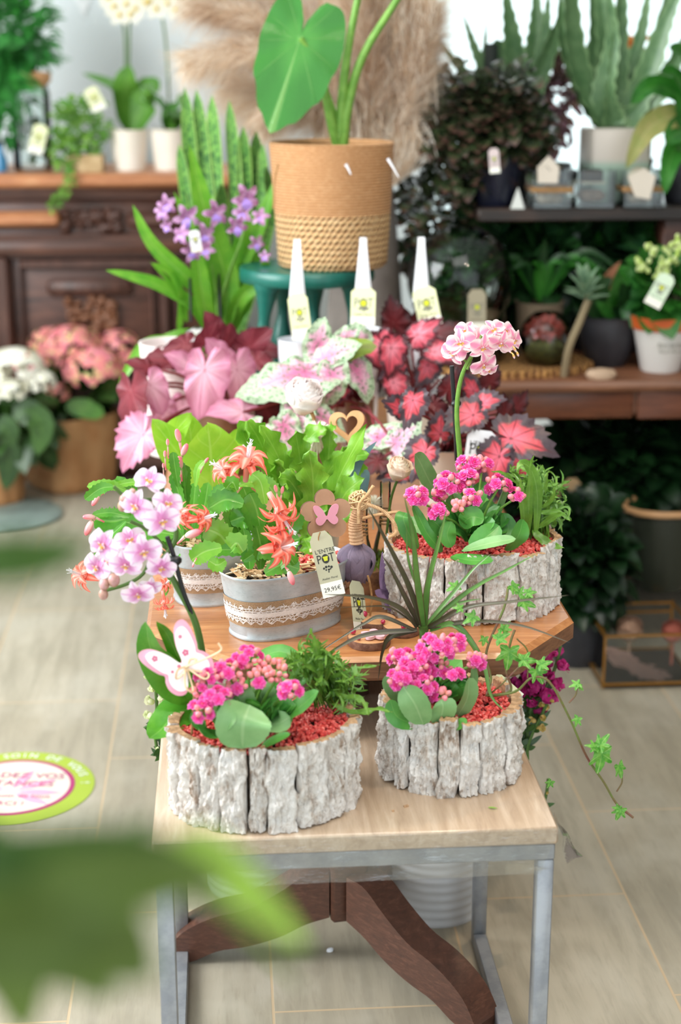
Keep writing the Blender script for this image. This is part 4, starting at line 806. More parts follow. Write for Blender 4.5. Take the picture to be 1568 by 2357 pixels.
b=MB(); tube(b,[c]+pp([(1310,800),(1335,740),(1355,690)],3.28),pz(9,c),8); b.build('stem',mat('bare_stem','#8f7f62',.8),t)
for i in range(16):
    a=i*2.4; u_=i/16; p=A(1347,690-u_*40,3.28); e=p+Vector((math.cos(a)*.055*(1-u_*.6),math.sin(a)*.055*(1-u_*.6),.01+.04*u_)); b=MB(); leaf(b,[p,(p+e)/2+Vector((0,0,.004)),e],.009,'lance',(0,-.2,1),8,2,thick=.004); b.build('leaf',M_.setdefault('suc',mat('grey_green_succulent','#6f8f72',.5,'#8aa886',60)),t)
# orange-rim pot
c=Vector((A(1525,855,3.34).x,3.36,rz)); h=A(1525,735,3.30).z-rz; r_=pz(72,c); rb=pz(46,c); t=thing('orange_rimmed_pot','white tapered pot with an orange rim and budding green plant on the side table','potted plant',c)
b=MB(); lathe(b,c,[(0,0),(rb*.95,0),(rb,.004),(r_*.92,h*.78),(r_*.93,h*.8)],40); b.build('pot',mat('white_glazed_pot','#e6e3de',.35),t)
b=MB(); lathe(b,c,[(r_*.93,h*.76),(r_*1.0,h*.78),(r_*1.04,h),(r_*.97,h),(r_*.9,h*.85)],40); b.build('rim',mat('orange_clay','#cf5f26',.5),t); soil(c,r_*.92,h*.88,t)
b=MB(); M=Matrix.Translation((A(1545,790,3.3).x,c.y-r_*.875,A(1545,795,3.3).z))@Matrix.Rotation(math.pi/2-.2,4,'X'); text(b,'Bon jardin',.014,M); text(b,'fleurs & co',.012,M@Matrix.Translation((0,-.013,0))); b.build('lettering',M_['ink2'],t)
b=MB(); q=random.Random(4); bush(b,c+Vector((0,0,h+.05)),(.085,.06,.05),60,.06,'ovate',q,.5); b.build('foliage',M_['bg_g'],t)
for (x,y,r2) in ((1480,610,18),(1545,590,26),(1520,635,22),(1500,575,16),(1560,560,22),(1530,610,16)):
    b=MB(); p=A(x,y,3.3)
    for k in range(14): ell(b,p+rv(pz(r2,p)*.7),pz(6,p),(0,0,1),1.2,6,4)
    b.build('bud_cluster',mat('lime_buds','#a9c64f',.5,'#d8dfa8',120),t)
hangtag(1520,668,3.24,40,80,-.45,'pale green price tag on the plant in the orange-rimmed pot',front=mat('pale_green_tag','#cfe0c4',.6))
# ---------------- below the side table ----------------
t=thing('lower_shelf','dark wooden lower shelf under the side table','shelf',(1.3,3.6,0)); b=MB(); zl=A(1400,1300,3.5).z; box(b,(1.42,3.68,zl),(1.5,.5,.025),0,.004); b.build('shelf_board',M_['wood_dk'],t)
for x in (.75,2.1): b=MB(); box(b,(x,3.85,zl/2),(.04,.04,zl)); b.build('leg',M_['wood_dk'],t)
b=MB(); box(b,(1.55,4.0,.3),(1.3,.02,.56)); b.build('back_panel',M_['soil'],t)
q=random.Random(12); M_['shade']=leafmat('shade_darkened_leaf','#0b2010','#18361a','#3a6030',.3,.15)  # under-table shade put into the leaf colour
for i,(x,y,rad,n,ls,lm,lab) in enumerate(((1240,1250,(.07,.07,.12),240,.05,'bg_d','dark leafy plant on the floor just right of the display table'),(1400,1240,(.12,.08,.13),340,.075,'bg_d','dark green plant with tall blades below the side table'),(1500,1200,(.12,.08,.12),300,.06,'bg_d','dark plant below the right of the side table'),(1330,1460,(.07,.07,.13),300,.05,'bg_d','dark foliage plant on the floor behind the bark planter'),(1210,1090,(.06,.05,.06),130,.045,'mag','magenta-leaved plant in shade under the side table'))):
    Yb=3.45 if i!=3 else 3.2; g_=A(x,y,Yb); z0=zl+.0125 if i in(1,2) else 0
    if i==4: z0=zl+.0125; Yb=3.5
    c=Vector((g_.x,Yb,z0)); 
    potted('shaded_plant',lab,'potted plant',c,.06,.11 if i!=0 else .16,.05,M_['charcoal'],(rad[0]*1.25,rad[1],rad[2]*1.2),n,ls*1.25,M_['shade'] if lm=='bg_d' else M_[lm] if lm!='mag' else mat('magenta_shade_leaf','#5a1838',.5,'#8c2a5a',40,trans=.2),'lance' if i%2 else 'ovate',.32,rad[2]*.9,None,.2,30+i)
# tall dark blades
c=Vector((A(1400,1240,3.42).x,3.42,zl+.0125)); t=thing('blade_plant','plant with long dark blades standing on the lower shelf','potted plant',c); b=MB(); pot(b,c,.05,.1); b.build('pot',M_['charcoal'],t)
for k in range(14): b=MB(); a=q.uniform(-1,1); p=c+Vector((0,0,.09)); leaf(b,[p,p+Vector((a*.06,-.02,.13)),p+Vector((a*.16,-.05,.2-abs(a)*.08))],.012,'lance',(0,-1,.3),10,2,fold=.3); b.build('leaf',M_['bg_d'],t)
# wooden-rim basket
c=Vector((A(1520,1250,3.3).x,3.3,0)); t=thing('wood_rimmed_planter','dark glass planter with a curved pale wooden rim under the side table at right','planter',Vector((c.x,3.3,zl+.0125)))
rc=A(1530,1165,3.3); b=MB(); rr=pz(95,rc); tube(b,[rc+Vector((math.cos(a)*rr,math.sin(a)*rr*.8,.0)) for a in [math.pi*.7+i*.3 for i in range(17)]],.008,8); b.build('rim',mat('pale_bent_wood','#c29468',.5),t)
b=MB(); lathe(b,Vector((rc.x,3.3,zl+.0125)),[(0,0),(rr*.6,0),(rr*.85,.05),(rr*.95,rc.z-zl-.015)],32,0,1,.8); b.build('bowl',mat('smoky_green_bowl','#2c3027',.3),t)
b=MB(); tube(b,pp([(1340,1255),(1400,1290),(1480,1318),(1568,1330)],3.28),.007,6); b.build('wooden_hoop',M_['wood_md'],None,'thin curved strip of brown wood below the wood-rimmed planter','hoop')
hangtag(1325,1145,3.3,60,88,.75,'large brown kraft tag tilted beside the magenta-leaved plant',front=mat('brown_kraft_tag','#a0845e',.7))
for (x,y,h_,lab) in ((1328,1215,.05,'small clear glass bottle standing in front of the lower shelf'),(1372,1210,.05,'small frosted white vase beside the clear bottle under the side table')):
    c=A(x,1290,3.25); c.z=zl+.0125; c.y=3.46; c.x=A(x,1260,3.46).x; b=MB(); lathe(b,c,[(0,0),(.022,0),(.026,.03),(.012,.07),(.01,.1),(.007,.1),(.009,.07)],20); b.build('small_vase',M_['glass'] if x<1340 else mat('frosted_white','#c9c6bd',.5),None,lab,'vase')
# brass glass box
c=on(1480,1585,0); t=thing('brass_glass_box','brass-framed glass box with dried flowers inside on the floor at right','glass box',c)
bx0,bx1=A(1388,1580,c.y).x,A(1600,1580,c.y).x; by0,by1=c.y,c.y+.2; hb=A(1480,1463,by0).z; bz0=.012
b=MB(); e=.004
for x in (bx0,bx1):
    for y in (by0,by1): box(b,(x,y,hb/2+.004),(e,e,hb))
    for z in (bz0,hb): box(b,(x,(by0+by1)/2,z),(e,by1-by0,e))
for y in (by0,by1):
    for z in (bz0,hb): box(b,((bx0+bx1)/2,y,z),(bx1-bx0,e,e))
z2=A(1480,1408,by1).z; bar(b,(bx0,by0,hb),(bx0+.03,by1,z2),e,e); box(b,((bx0+bx1)/2,by1,z2),(bx1-bx0,e,e))
b.build('brass_frame',mat('aged_brass','#a8742a',.35,metal=.6),t)
b=MB(); box(b,((bx0+bx1)/2,by0,(hb+bz0)/2),(bx1-bx0,.002,hb-bz0)); box(b,(bx0,(by0+by1)/2,(hb+bz0)/2),(.002,by1-by0,hb-bz0)); b.build('glass',M_['glass'],t)
b=MB(); box(b,((bx0+bx1)/2,(by0+by1)/2,.006),(bx1-bx0,by1-by0,.006)); b.build('base',M_['soil'],t)
def rose(mb,c,r,axis,seed,n=26,open_=1.0,mi=0):
    q=random.Random(seed); qt=Vector(axis).normalized().to_track_quat('Z','Y')
    for i in range(n):
        u=i/n; a=i*2.39996; rad=r*(.12+.8*u**.8*open_*.85); h=r*(1.15-.75*u) ; w=r*(.28+.42*u); ca,sa=math.cos(a),math.sin(a)
        base=Vector((ca*rad*.3,sa*rad*.3,-r*.85)); mid=Vector((ca*rad*1.0,sa*rad*1.0,-r*.15)); m2=Vector((ca*rad*.98,sa*rad*.98,h*.45)); tp=Vector((ca*rad*(.8+.4*u**2),sa*rad*(.8+.4*u**2),h*.85)); o=Vector((ca,sa,0))
        P=[c+qt@p for p in (base,mid,m2,tp)]; leaf(mb,P,r*(.3+.42*u),'round',qt@o,9,4,fold=-.05,cup=-.55,wave=.07,ph=q.random()*6,mi=mi)
    return mb
for (x,y,r2,mm_,lab) in ((1450,1450,38,mat('dusty_beige_rose','#b08a72',.8),'beige dried rose inside the brass glass box'),(1550,1455,34,mat('dusty_coral_rose','#b0604f',.8),'coral dried rose inside the brass glass box')):
    p=A(x,y,by0+.1); b=MB(); rose(b,p,pz(r2,p),(0,-.4,1),x); tube(b,[p,(p.x,p.y,.012)],.003,5); b.build('dried_rose',mm_,None,lab,'dried rose')
b=MB(); p0=A(1400,1500,by0+.05); p1=A(1520,1565,by0+.03)
for i in range(500):
    u_=R.random(); p=p0.lerp(p1,u_)+rv(.012); leaf(b,[p,p+(p1-p0).normalized()*.02+rv(.008)],.0022,'lance',(0,-1,.4),3,1)
b.build('pink_dried_spray',mat('dusty_pink_dried','#9a7468',.85),None,'dusty pink dried flower spray lying in the brass glass box','dried flowers')
# ---------------- begonias on the display table ----------------
M_['bg_pink']=radmat('pink_begonia_leaf','#eab2c6','#d690ac','#c27594','#a84a6a',.8,1.0,.3,10,.18,vw=.93,vs=.5,i0=.2,i1=.8,bst=.6)
M_['bg_wine']=radmat('wine_begonia_underside','#8a3440','#7a2c38','#6a2430','#b0545a',.8,1.0,.4,10,.2,vw=.9,vs=.5,bst=.6)
M_['bg_var']=radmat('pink_green_begonia_leaf','#d87ca6','#e3b4c8','#b9cfae','#8e3a5c',.62,.8,.35,8,.15,'1','#4f7f4a',vw=.97,vs=.4,i0=.15,i1=.6,jag=.35,bst=.4)
M_['bg_red']=radmat('red_black_begonia_leaf','#e0667a','#cc4a56','#4a3c44','#561822',.58,.74,.38,8,.12,vw=.93,vs=.85,i0=.2,i1=.6,jag=.4,bst=.6)
M_['bg_rose']=radmat('rose_begonia_leaf','#ef8a9c','#d9576a','#5a2630','#6e1828',.7,.85,.38,8,.15,vw=.93,vs=.8,jag=.3,bst=.6)
M_['bg_maroon']=radmat('maroon_begonia_leaf','#6a1f24','#571a20','#3a1418','#8a3a3c',.7,.9,.42,8,.2,vw=.93,vs=.5,bst=.6)
def begonia(name,lab,c,potr,poth,pm,leaves,stemm,base_z,Y,bushy=None,grp=None):
    t=thing(name,lab,'begonia',c,grp); b=MB(); pot(b,c,potr,poth,potr*.78); b.build('pot',pm,t); soil(c,potr-.004,poth*.88,t)
    for i,(x,y,L,ang,mm_,ty,nx,nzv,dy) in enumerate(leaves):
        p=A(x,y,Y+dy); a=math.radians(ang); tip=(math.cos(a),-.25*abs(math.cos(a))-.15,math.sin(a)); k=pz(L,p)
        b=MB(); rleaf(b,p,tip,(nx,-.8,nzv),k,'begonia' if ty else 'heart',R.choice((-1,1))*.18,R.uniform(.1,.3),.045,R.choice((6,7,8)),.09 if ty else .015,30,R.uniform(.0,.12),52,8,0,R.uniform(.8,1.0),i)
        b.build('leaf',M_[mm_],t)
        b=MB(); s=Vector((c[0]+R.uniform(-.02,.02),c[1]+R.uniform(-.02,.02),base_z)); m1=s.lerp(p,.5)+Vector((0,.0,.02)); tube(b,[s,m1,p+Vector((0,.003,0))],.0028,6); b.build('leaf_stalk',stemm,t)
    return t
BYY=2.82
c=Vector((A(520,1010,2.84).x,2.84,TZ)); h=A(520,935,2.76).z-TZ
begonia('pink_begonia','begonia with large drooping pink leaves in a brown pot, left on the display table',c,pz(78,c),h,M_['brown_gl'],[
 (470,850,120,-100,'bg_pink',0,.0,.5,-.12),(545,850,100,-80,'bg_pink',0,.5,.3,-.06),(345,885,78,-70,'bg_pink',0,-.2,.5,-.1),(350,1000,80,-130,'bg_pink',0,-.1,.6,-.14),(330,1000,100,-125,'bg_pink',1,-.1,.6,-.16),
 (300,900,110,-95,'bg_wine',0,-.9,.1,-.1),(345,850,60,150,'bg_wine',0,-.3,.9,0),(430,790,70,200,'bg_wine',0,-.2,.2,.02),(475,790,60,60,'bg_wine',0,.3,.1,.02),(515,800,62,70,'bg_wine',0,.5,.1,.05),
 (575,800,70,40,'bg_wine',0,.0,.1,.05),(590,830,55,-30,'bg_wine',0,.2,.7,.02),(440,850,70,140,'bg_pink',0,-.4,.8,0),(400,830,70,170,'bg_wine',0,0,.5,.1),(520,840,80,120,'bg_pink',0,0,.9,0),
 (370,940,60,-60,'bg_pink',0,0,.5,-.05),(420,930,70,-100,'bg_pink',1,0,.4,-.02),(495,770,60,110,'bg_wine',0,.2,.2,.06),(600,800,55,-10,'bg_wine',0,.3,.3,.08)],M_['stem_red'],TZ+h*.9,BYY)
c=Vector((A(815,1020,2.72).x,2.72,TZ)); h=A(815,925,2.68).z-TZ
begonia('variegated_begonia','begonia with pink leaves mottled green and white at their edges, middle of the display table',c,pz(48,c),h,M_['brown_gl'],[
 (700,855,150,185,'bg_var',0,-.2,1.4,-.03),(640,880,110,190,'bg_var',0,.1,1.6,.02),(745,830,95,35,'bg_var',0,-.3,.7,-.02),(735,800,72,80,'bg_var',0,.0,.3,-.0),(790,790,60,50,'bg_var',0,.2,.5,.05),
 (815,845,90,-60,'bg_var',0,.3,.9,-.02),(800,800,70,10,'g1',0,.3,.8,.0),(680,940,95,-110,'bg_var',0,-.4,.5,-.08),(650,980,70,-70,'bg_var',0,-.2,.6,-.1),(740,960,80,-40,'bg_var',0,0,.8,-.08),(760,860,80,-100,'bg_var',0,0,1.2,-.04),
 (780,900,70,-150,'bg_rose',0,0,1,-.02),(560,950,90,170,'bg_pink',0,.0,1.2,-.04),(590,990,80,-140,'bg_var',0,.0,1.0,-.08),(870,1010,90,20,'bg_var',0,.2,1.2,-.16),(910,1020,80,50,'bg_var',0,-.4,.6,-.2),(850,1040,90,190,'bg_var',0,.2,1.3,-.16),(830,800,60,100,'bg_var',0,0,.6,.1),
 (720,900,70,-160,'bg_maroon',0,0,.8,.02),(610,940,70,-60,'bg_maroon',0,0,1,0)] if not M_.__setitem__('g1',leafmat('olive_leaf','#6f8a2a','#8fa53c','#5a3020')) else [],M_['stem_red'],TZ+h*.9,2.66)
c=Vector((A(960,980,2.86).x,2.86,TZ))
begonia('red_begonia','tall begonia with rose and dark maroon leaves, at the back right of the display table',c,.06,.13,M_['cream'],[
 (905,745,70,100,'bg_maroon',1,-.2,.2,.0),(940,760,60,60,'bg_maroon',1,.3,.3,.02),(880,790,85,-60,'bg_rose',1,-.3,.5,-.08),(855,800,60,150,'bg_rose',1,-.4,.4,-.05),(900,800,78,-95,'bg_rose',1,0,.6,-.1),(960,770,72,40,'bg_rose',1,.1,.5,-.06),(1000,765,60,20,'bg_maroon',1,.2,.6,0),
 (1000,810,72,-10,'bg_rose',1,.2,.4,-.08),(985,840,60,-120,'bg_red',1,0,.4,-.06),(905,880,62,-70,'bg_rose',1,-.2,.5,-.1),(1030,760,60,10,'bg_maroon',1,.3,.5,.05),(920,840,60,-150,'bg_red',1,0,.3,0),(870,840,60,-120,'bg_maroon',1,-.3,.3,.02),(1050,820,60,-30,'bg_maroon',1,.4,.3,.05),
 (960,800,60,-60,'bg_maroon',1,0,.1,.06),(930,730,50,140,'bg_maroon',1,-.4,.5,.08),(970,730,50,60,'bg_maroon',1,.1,.5,.1),(1060,870,50,0,'bg_maroon',1,.4,.6,.03),(850,880,60,190,'bg_maroon',1,.4,.6,.03)],M_['stem_red'],TZ+.12,2.84)
c=Vector((A(1030,1120,2.6).x,2.6,TZ))
begonia('dark_red_begonia','begonia with ragged red leaves edged in black, in front of the tall red begonia',c,.055,.1,M_['cream'],[
 (950,920,76,-110,'bg_red',1,-.2,.6,-.1),(925,945,60,150,'bg_red',1,-.3,.5,-.08),(1030,900,62,70,'bg_maroon',1,.2,.7,.0),(1090,955,85,200,'bg_red',1,0,.7,-.08),(1110,930,60,20,'bg_red',1,.3,.7,-.03),(1175,1010,118,-8,'bg_red',1,.1,.8,-.1),(1150,1050,95,-110,'bg_red',1,-.1,.7,-.12),
 (1160,960,60,90,'bg_maroon',1,.3,.5,0),(980,1040,80,-120,'bg_red',1,-.2,.7,-.12),(1015,1000,60,90,'bg_red',1,0,.7,-.05),(1110,1090,90,-50,'bg_red',1,.2,.6,-.1),(940,1020,60,160,'bg_maroon',1,0,.8,-.03),(1130,880,60,80,'bg_maroon',1,.2,.4,.06),(1050,960,60,-150,'bg_maroon',1,.2,.6,0),
 (1140,1000,60,130,'bg_maroon',1,0,.5,.02),(1000,930,55,-40,'bg_maroon',1,0,.5,.02),(930,1090,70,180,'bg_red',1,-.2,.7,-.1),(1080,1020,60,-90,'bg_maroon',1,0,.6,.02),(1190,940,50,60,'bg_maroon',1,.3,.4,.1),(870,1060,60,190,'bg_maroon',1,-.2,.9,-.1),(1200,1060,70,-60,'bg_red',1,.2,.7,0),(1090,900,60,120,'bg_red',1,0,.7,.02)],M_['stem_red'],TZ+.09,2.52)
make_tag('price_tag',face_cam(A(1105,1045,2.42),-.15,.2,.1),pz(70,A(1105,1045,2.42)),pz(110,A(1105,1045,2.42)),'curled white price tag among the red and black begonia leaves',None,M_['paper'],True,None,None,True)
# ---------------- gravel helper, bark planters ----------------
ICO=None
def pebbles(name,lab,c,a,bb,rot,z,n,mt_,seed,s0=.0022,s1=.0042,zr=.004):
    q=random.Random(seed); b=MB(); ph=(1+5**.5)/2
    iv=[Vector(v).normalized() for v in ((-1,ph,0),(1,ph,0),(-1,-ph,0),(1,-ph,0),(0,-1,ph),(0,1,ph),(0,-1,-ph),(0,1,-ph),(ph,0,-1),(ph,0,1),(-ph,0,-1),(-ph,0,1))]
    fc=[(0,11,5),(0,5,1),(0,1,7),(0,7,10),(0,10,11),(1,5,9),(5,11,4),(11,10,2),(10,7,6),(7,1,8),(3,9,4),(3,4,2),(3,2,6),(3,6,8),(3,8,9),(4,9,5),(2,4,11),(6,2,10),(8,6,7),(9,8,1)]
    cr,sr=math.cos(rot),math.sin(rot)
    for i in range(n):
        u=q.random()**.5; th=q.random()*6.283; x=a*u*math.cos(th); y=bb*u*math.sin(th)
        p=Vector((c[0]+x*cr-y*sr,c[1]+x*sr+y*cr,z+q.uniform(-.003,zr)+.006*(1-u))); M=Matrix.Rotation(q.random()*6,3,Vector((q.random(),q.random(),1)).normalized())
        sx,sy,sz_=[q.uniform(s0,s1) for _ in range(3)]; jj=[q.uniform(.75,1.2) for _ in iv]
        b.add([p+M@Vector((v.x*sx*j,v.y*sy*j,v.z*sz_*j)) for v,j in zip(iv,jj)],fc)
    return b.build(name,mt_,None,lab,'gravel',None,'stuff',sharp=30)
m,nt,bs=newmat('coral_red_gravel'); ri=nd(nt,'ShaderNodeNewGeometry').outputs['Random Per Island']; col=rmp(nt,ri,[(0,'#b92c30'),(.35,'#d9453f'),(.7,'#e8625a'),(1,'#f08a82')]); nt.links.new(col,bs.inputs['Base Color']); bs.inputs['Roughness'].default_value=.45; bump(nt,bs,nz(nt,obj(nt),600,2),.3); M_['grav']=m
m,nt,bs=newmat('whitewashed_bark'); v=obj(nt,(1,1,.35)); n1=nz(nt,v,70,7,.72,.5); n2=nz(nt,obj(nt),260,4,.7); n3=nz(nt,obj(nt),28,3)
col=rmp(nt,mt(nt,'ADD',mt(nt,'MULTIPLY',n1,.75),mt(nt,'MULTIPLY',n3,.25)),[(.29,'#6e5544'),(.385,'#a8917f'),(.46,'#d9d0c7'),(.58,'#f0ebe6')]); col=mx(nt,mr(nt,n2,.63,.70),col,hx('#7a6050')); nt.links.new(col,bs.inputs['Base Color']); bs.inputs['Roughness'].default_value=.85
bump(nt,bs,mt(nt,'ADD',mt(nt,'ADD',n1,mt(nt,'MULTIPLY',n2,.7)),mt(nt,'MULTIPLY',nz(nt,obj(nt,(1,1,.5)),700,3,.7),.5)),.7,.004); M_['bark']=m
M_['cut']=mat('cut_bark_edge','#c8a27c',.8,'#a37f5c',140,0,.5,200)
def planter(name,lab,c,a,bb,rot,h,ns,seed):
    q=random.Random(seed); t=thing(name,lab,'planter',c); cr,sr=math.cos(rot),math.sin(rot)
    def P(th,off,z): 
        x=(a+off)*math.cos(th); y=(bb+off)*math.sin(th); return Vector((c[0]+x*cr-y*sr,c[1]+x*sr+y*cr,c[2]+z))
    ws=[q.uniform(.55,1.5) for _ in range(ns)]; tot=sum(ws); th=q.random()
    for k,w in enumerate(ws):
        t0=th; t1=th+w/tot*2*math.pi; th=t1; gap=.0013/max(a,bb)*(1 if q.random()<.6 else 1.9); NX=26; NZ=52; top=h+q.uniform(-.006,.004); bot=q.uniform(0,.004); b=MB(); V=[];U=[]; o0=q.uniform(-.002,.004); sd=q.uniform(0,50); dr=q.uniform(-.004,.003)
        for i in range(NZ+1):
            z=bot+(top-bot)*i/NZ; wob_=.006*noise.noise(Vector((sd,z*40,0)))/a; wo2=.006*noise.noise(Vector((sd+9,z*40,0)))/a
            for j in range(NX+1):
                u=j/NX; tt=t0+gap+wob_+(t1-t0-2*gap-wob_+wo2)*u
                p=P(tt,0,z)*1; v=Vector((p.x*150+sd,p.y*150,p.z*30)); f=noise.ridged_multi_fractal(v,1.0,2.1,4,1.0,2.0)
                g_=noise.fractal(Vector((p.x*60,p.y*60,p.z*55+sd)),1,2,4); e=1-abs(2*u-1)**14; cr2=noise.ridged_multi_fractal(Vector((p.x*420+sd,p.y*420,p.z*130)),.8,2.3,3,1.0,2.0)-1
                off=.004+o0+dr*i/NZ+.0034*(f-1.0)+.0042*g_+.0022*cr2-.003*(1-e); zz=z-(.004*abs(noise.noise(Vector((tt*20,sd,3)))) if i==0 else 0)+(.003*noise.noise(Vector((tt*25,sd,7))) if i==NZ else 0)
                V.append(P(tt,off,zz)); U.append((u,i/NZ))
        W1=NX+1; Fc=[(i*W1+j,i*W1+j+1,(i+1)*W1+j+1,(i+1)*W1+j) for i in range(NZ) for j in range(NX)]; b.add(V,Fc,U,0)
        # inner face, top, bottom, sides
        th_=.006+q.uniform(-.002,.002); top_o=V[-W1:]; bot_o=V[:W1]; ti=[];bi=[]
        for j in range(W1):
            u=j/NX; tt=t0+gap+(t1-t0-2*gap)*u; ti.append(P(tt,-th_,top-.001+.002*noise.noise(Vector((tt*30,sd,1))))); bi.append(P(tt,-th_,bot))
        b.add(top_o+ti,[(j,j+1,W1+j+1,W1+j) for j in range(NX)],None,1); b.add(bot_o+bi,[(j+1,j,W1+j,W1+j+1) for j in range(NX)],None,0); b.add(ti+bi,[(j,j+1,W1+j+1,W1+j) for j in range(NX)],None,1)
        for jj,fl in ((0,0),(NX,1)):
            col_=[V[i*W1+jj] for i in range(NZ+1)]; n_=len(col_); b.add(col_+[bi[jj],ti[jj]],[(i,i+1,n_+1 if i>=n_//2 else n_) for i in range(n_-1)]+[(n_//2,n_+1,n_)],None,0)
        b.build('bark_slab',[M_['bark'],M_['cut']],t,sharp=60)
    b=MB(); lathe(b,c,[(0,.003),(.97,.003),(.97,h-.014),(.95,h-.014),(0,h-.016)],40,0,a-.007,bb-.007,rot); b.build('liner',M_['soil'],t)
    return t
PA=Vector((.036,1.722,.43)); PB=Vector((.2685,1.795,.43)); PC=Vector((.338,2.075,.55))
PA_=(.108,.082,.12,.108); PB_=(.0835,.08,0,.1); PC_=(.122,.09,.12,.098)
planter('bark_planter','large oval white-washed bark planter at the front left of the pale bench',PA,*PA_,21,3)
planter('bark_planter','round white-washed bark planter at the right of the pale bench',PB,*PB_,15,7)
planter('bark_planter','wide oval bark planter on the right corner of the brown display table',PC,*PC_,19,11)
for (pc_,pr_,lab,sd) in ((PA,PA_,'red gravel filling the large front left bark planter',1),(PB,PB_,'red gravel in the round bark planter on the bench',2),(PC,PC_,'red gravel in the bark planter on the brown table',3)):
    pebbles('gravel',lab,pc_,pr_[0]-.008,pr_[1]-.008,pr_[2],pc_.z+pr_[3]-.012,1700 if sd!=2 else 1150,M_['grav'],sd)
# ---------------- kalanchoe ----------------
m,nt,bs=newmat('hot_pink_petal'); u,x,y=uvs(nt); col=rmp(nt,y,[(0,'#fbd0c0'),(.3,'#f0429c'),(.8,'#f25ab4'),(1,'#f9a6d4')]); nt.links.new(col,bs.inputs['Base Color']); bs.inputs['Roughness'].default_value=.5; addtrans(nt,bs,col,.25); M_['kpet']=m
m,nt,bs=newmat('peach_pink_bud'); u,x,y=uvs(nt); col=rmp(nt,y,[(0,'#9aa860'),(.3,'#f2b79a'),(.8,'#f58f9c')]); nt.links.new(col,bs.inputs['Base Color']); bs.inputs['Roughness'].default_value=.45; M_['kbud']=m
M_['kleaf']=leafmat('kalanchoe_leaf','#6c9c5c','#8cb878','#b6d49c',.38,.08,0,.3,bst=.2,mid=.05); M_['kleafd']=leafmat('kalanchoe_leaf_deep','#3f8a38','#67ad4a','#98c86c',.33,.12,0,.3,bst=.2)
b=MB(); 
for ring,(n_,L,up_,w) in enumerate(((6,1.0,.15,.36),(6,.8,.5,.32),(5,.5,.9,.26),(3,.25,1.2,.2))):
    for k in range(n_):
        a=k*2*math.pi/n_+ring*.5; e=Vector((math.cos(a),math.sin(a),0)); leaf(b,[Vector((0,0,-.1+ring*.08)),e*L*.5+Vector((0,0,up_*.35)),e*L+Vector((0,0,up_*.55+R.uniform(-.08,.08)))],w,'obovate',(0,0,1),4,1,fold=.15)
KF=b.mesh('kalanchoe_floret',M_['kpet']); b=MB(); ell(b,(0,0,0),.33,(0,0,1),1.35,8,6); KB=b.mesh('kalanchoe_bud',M_['kbud'])
def kcluster(par,x,y,Y,nf,nb,rp,q,base,bcx=0,bcy=0):
    c=A(x,y,Y); k=pz(1,c); b=MB(); s=Vector(base); dr=(c-s).normalized(); e=c-Vector((0,0,k*rp*.5)); tube(b,[s,s.lerp(e,.55)+Vector((0,0,.006)),e],[.0022,.0016],6)
    cl=None; pts=[]
    vd=(Vector((0,0,CH))-c).normalized()
    for i in range(nf+nb):
        for tr in range(30):
            d=Vector((q.gauss(0,1),q.gauss(0,1)-.6,q.gauss(0,1)+.5)).normalized(); p=c+Vector((d.x*rp*k,d.y*rp*k*.8,d.z*rp*k*.65))
            if all((p-o).length>k*(17 if i<nf else 13) for o,_ in pts): break
        pts.append((p,d)); tube(b,[e,p-d*k*5],.0008,4,3)
    cl=b.build('flower_cluster',M_['stem'],par)
    for i,(p,d) in enumerate(pts):
        dd=(d+vd*.6+Vector((0,0,.5))).normalized()
        if i<nf: inst('flower',KF,cl,p,dd,q.random()*6,k*q.uniform(14,18))
        else: inst('bud',KB,cl,p,dd,0,k*q.uniform(19,26))
def kalan(lab,c,base,leaves,clusters,Y,seed):
    q=random.Random(seed); t=thing('kalanchoe','%s'%lab,'kalanchoe',base)
    for (P,w,mm_,nx) in leaves:
        b=MB(); leaf(b,pp(P,Y),pz(w,base),'spoon' if nx is None else 'round',(0,-.8,.6) if nx is None else nx,16,5,fold=.05,thick=.0035,cup=.15,teeth=.02,wave=.04,wn=1.5,ph=q.random()*6); b.build('leaf',M_[mm_],t)
    for (x,y,dy,nf,nb,rp) in clusters: kcluster(t,x,y,Y+dy,nf,nb,rp,q,(base[0]+q.uniform(-.012,.012),base[1]+q.uniform(-.01,.01),base[2]+.01))
    b=MB()
    for k in range(46):
        a=q.random()*6.28; r_=q.uniform(.01,.045); p=Vector(base)+Vector((math.cos(a)*r_*.4,math.sin(a)*r_*.4,.012)); e=p+Vector((math.cos(a)*.035,math.sin(a)*.03,q.uniform(.012,.05))); leaf(b,[p,(p+e)/2+Vector((0,0,.004)),e],.011,'spoon',(0,-.5,1),8,2,fold=.15)
    b.build('inner_leaves',M_['kleafd'],t)
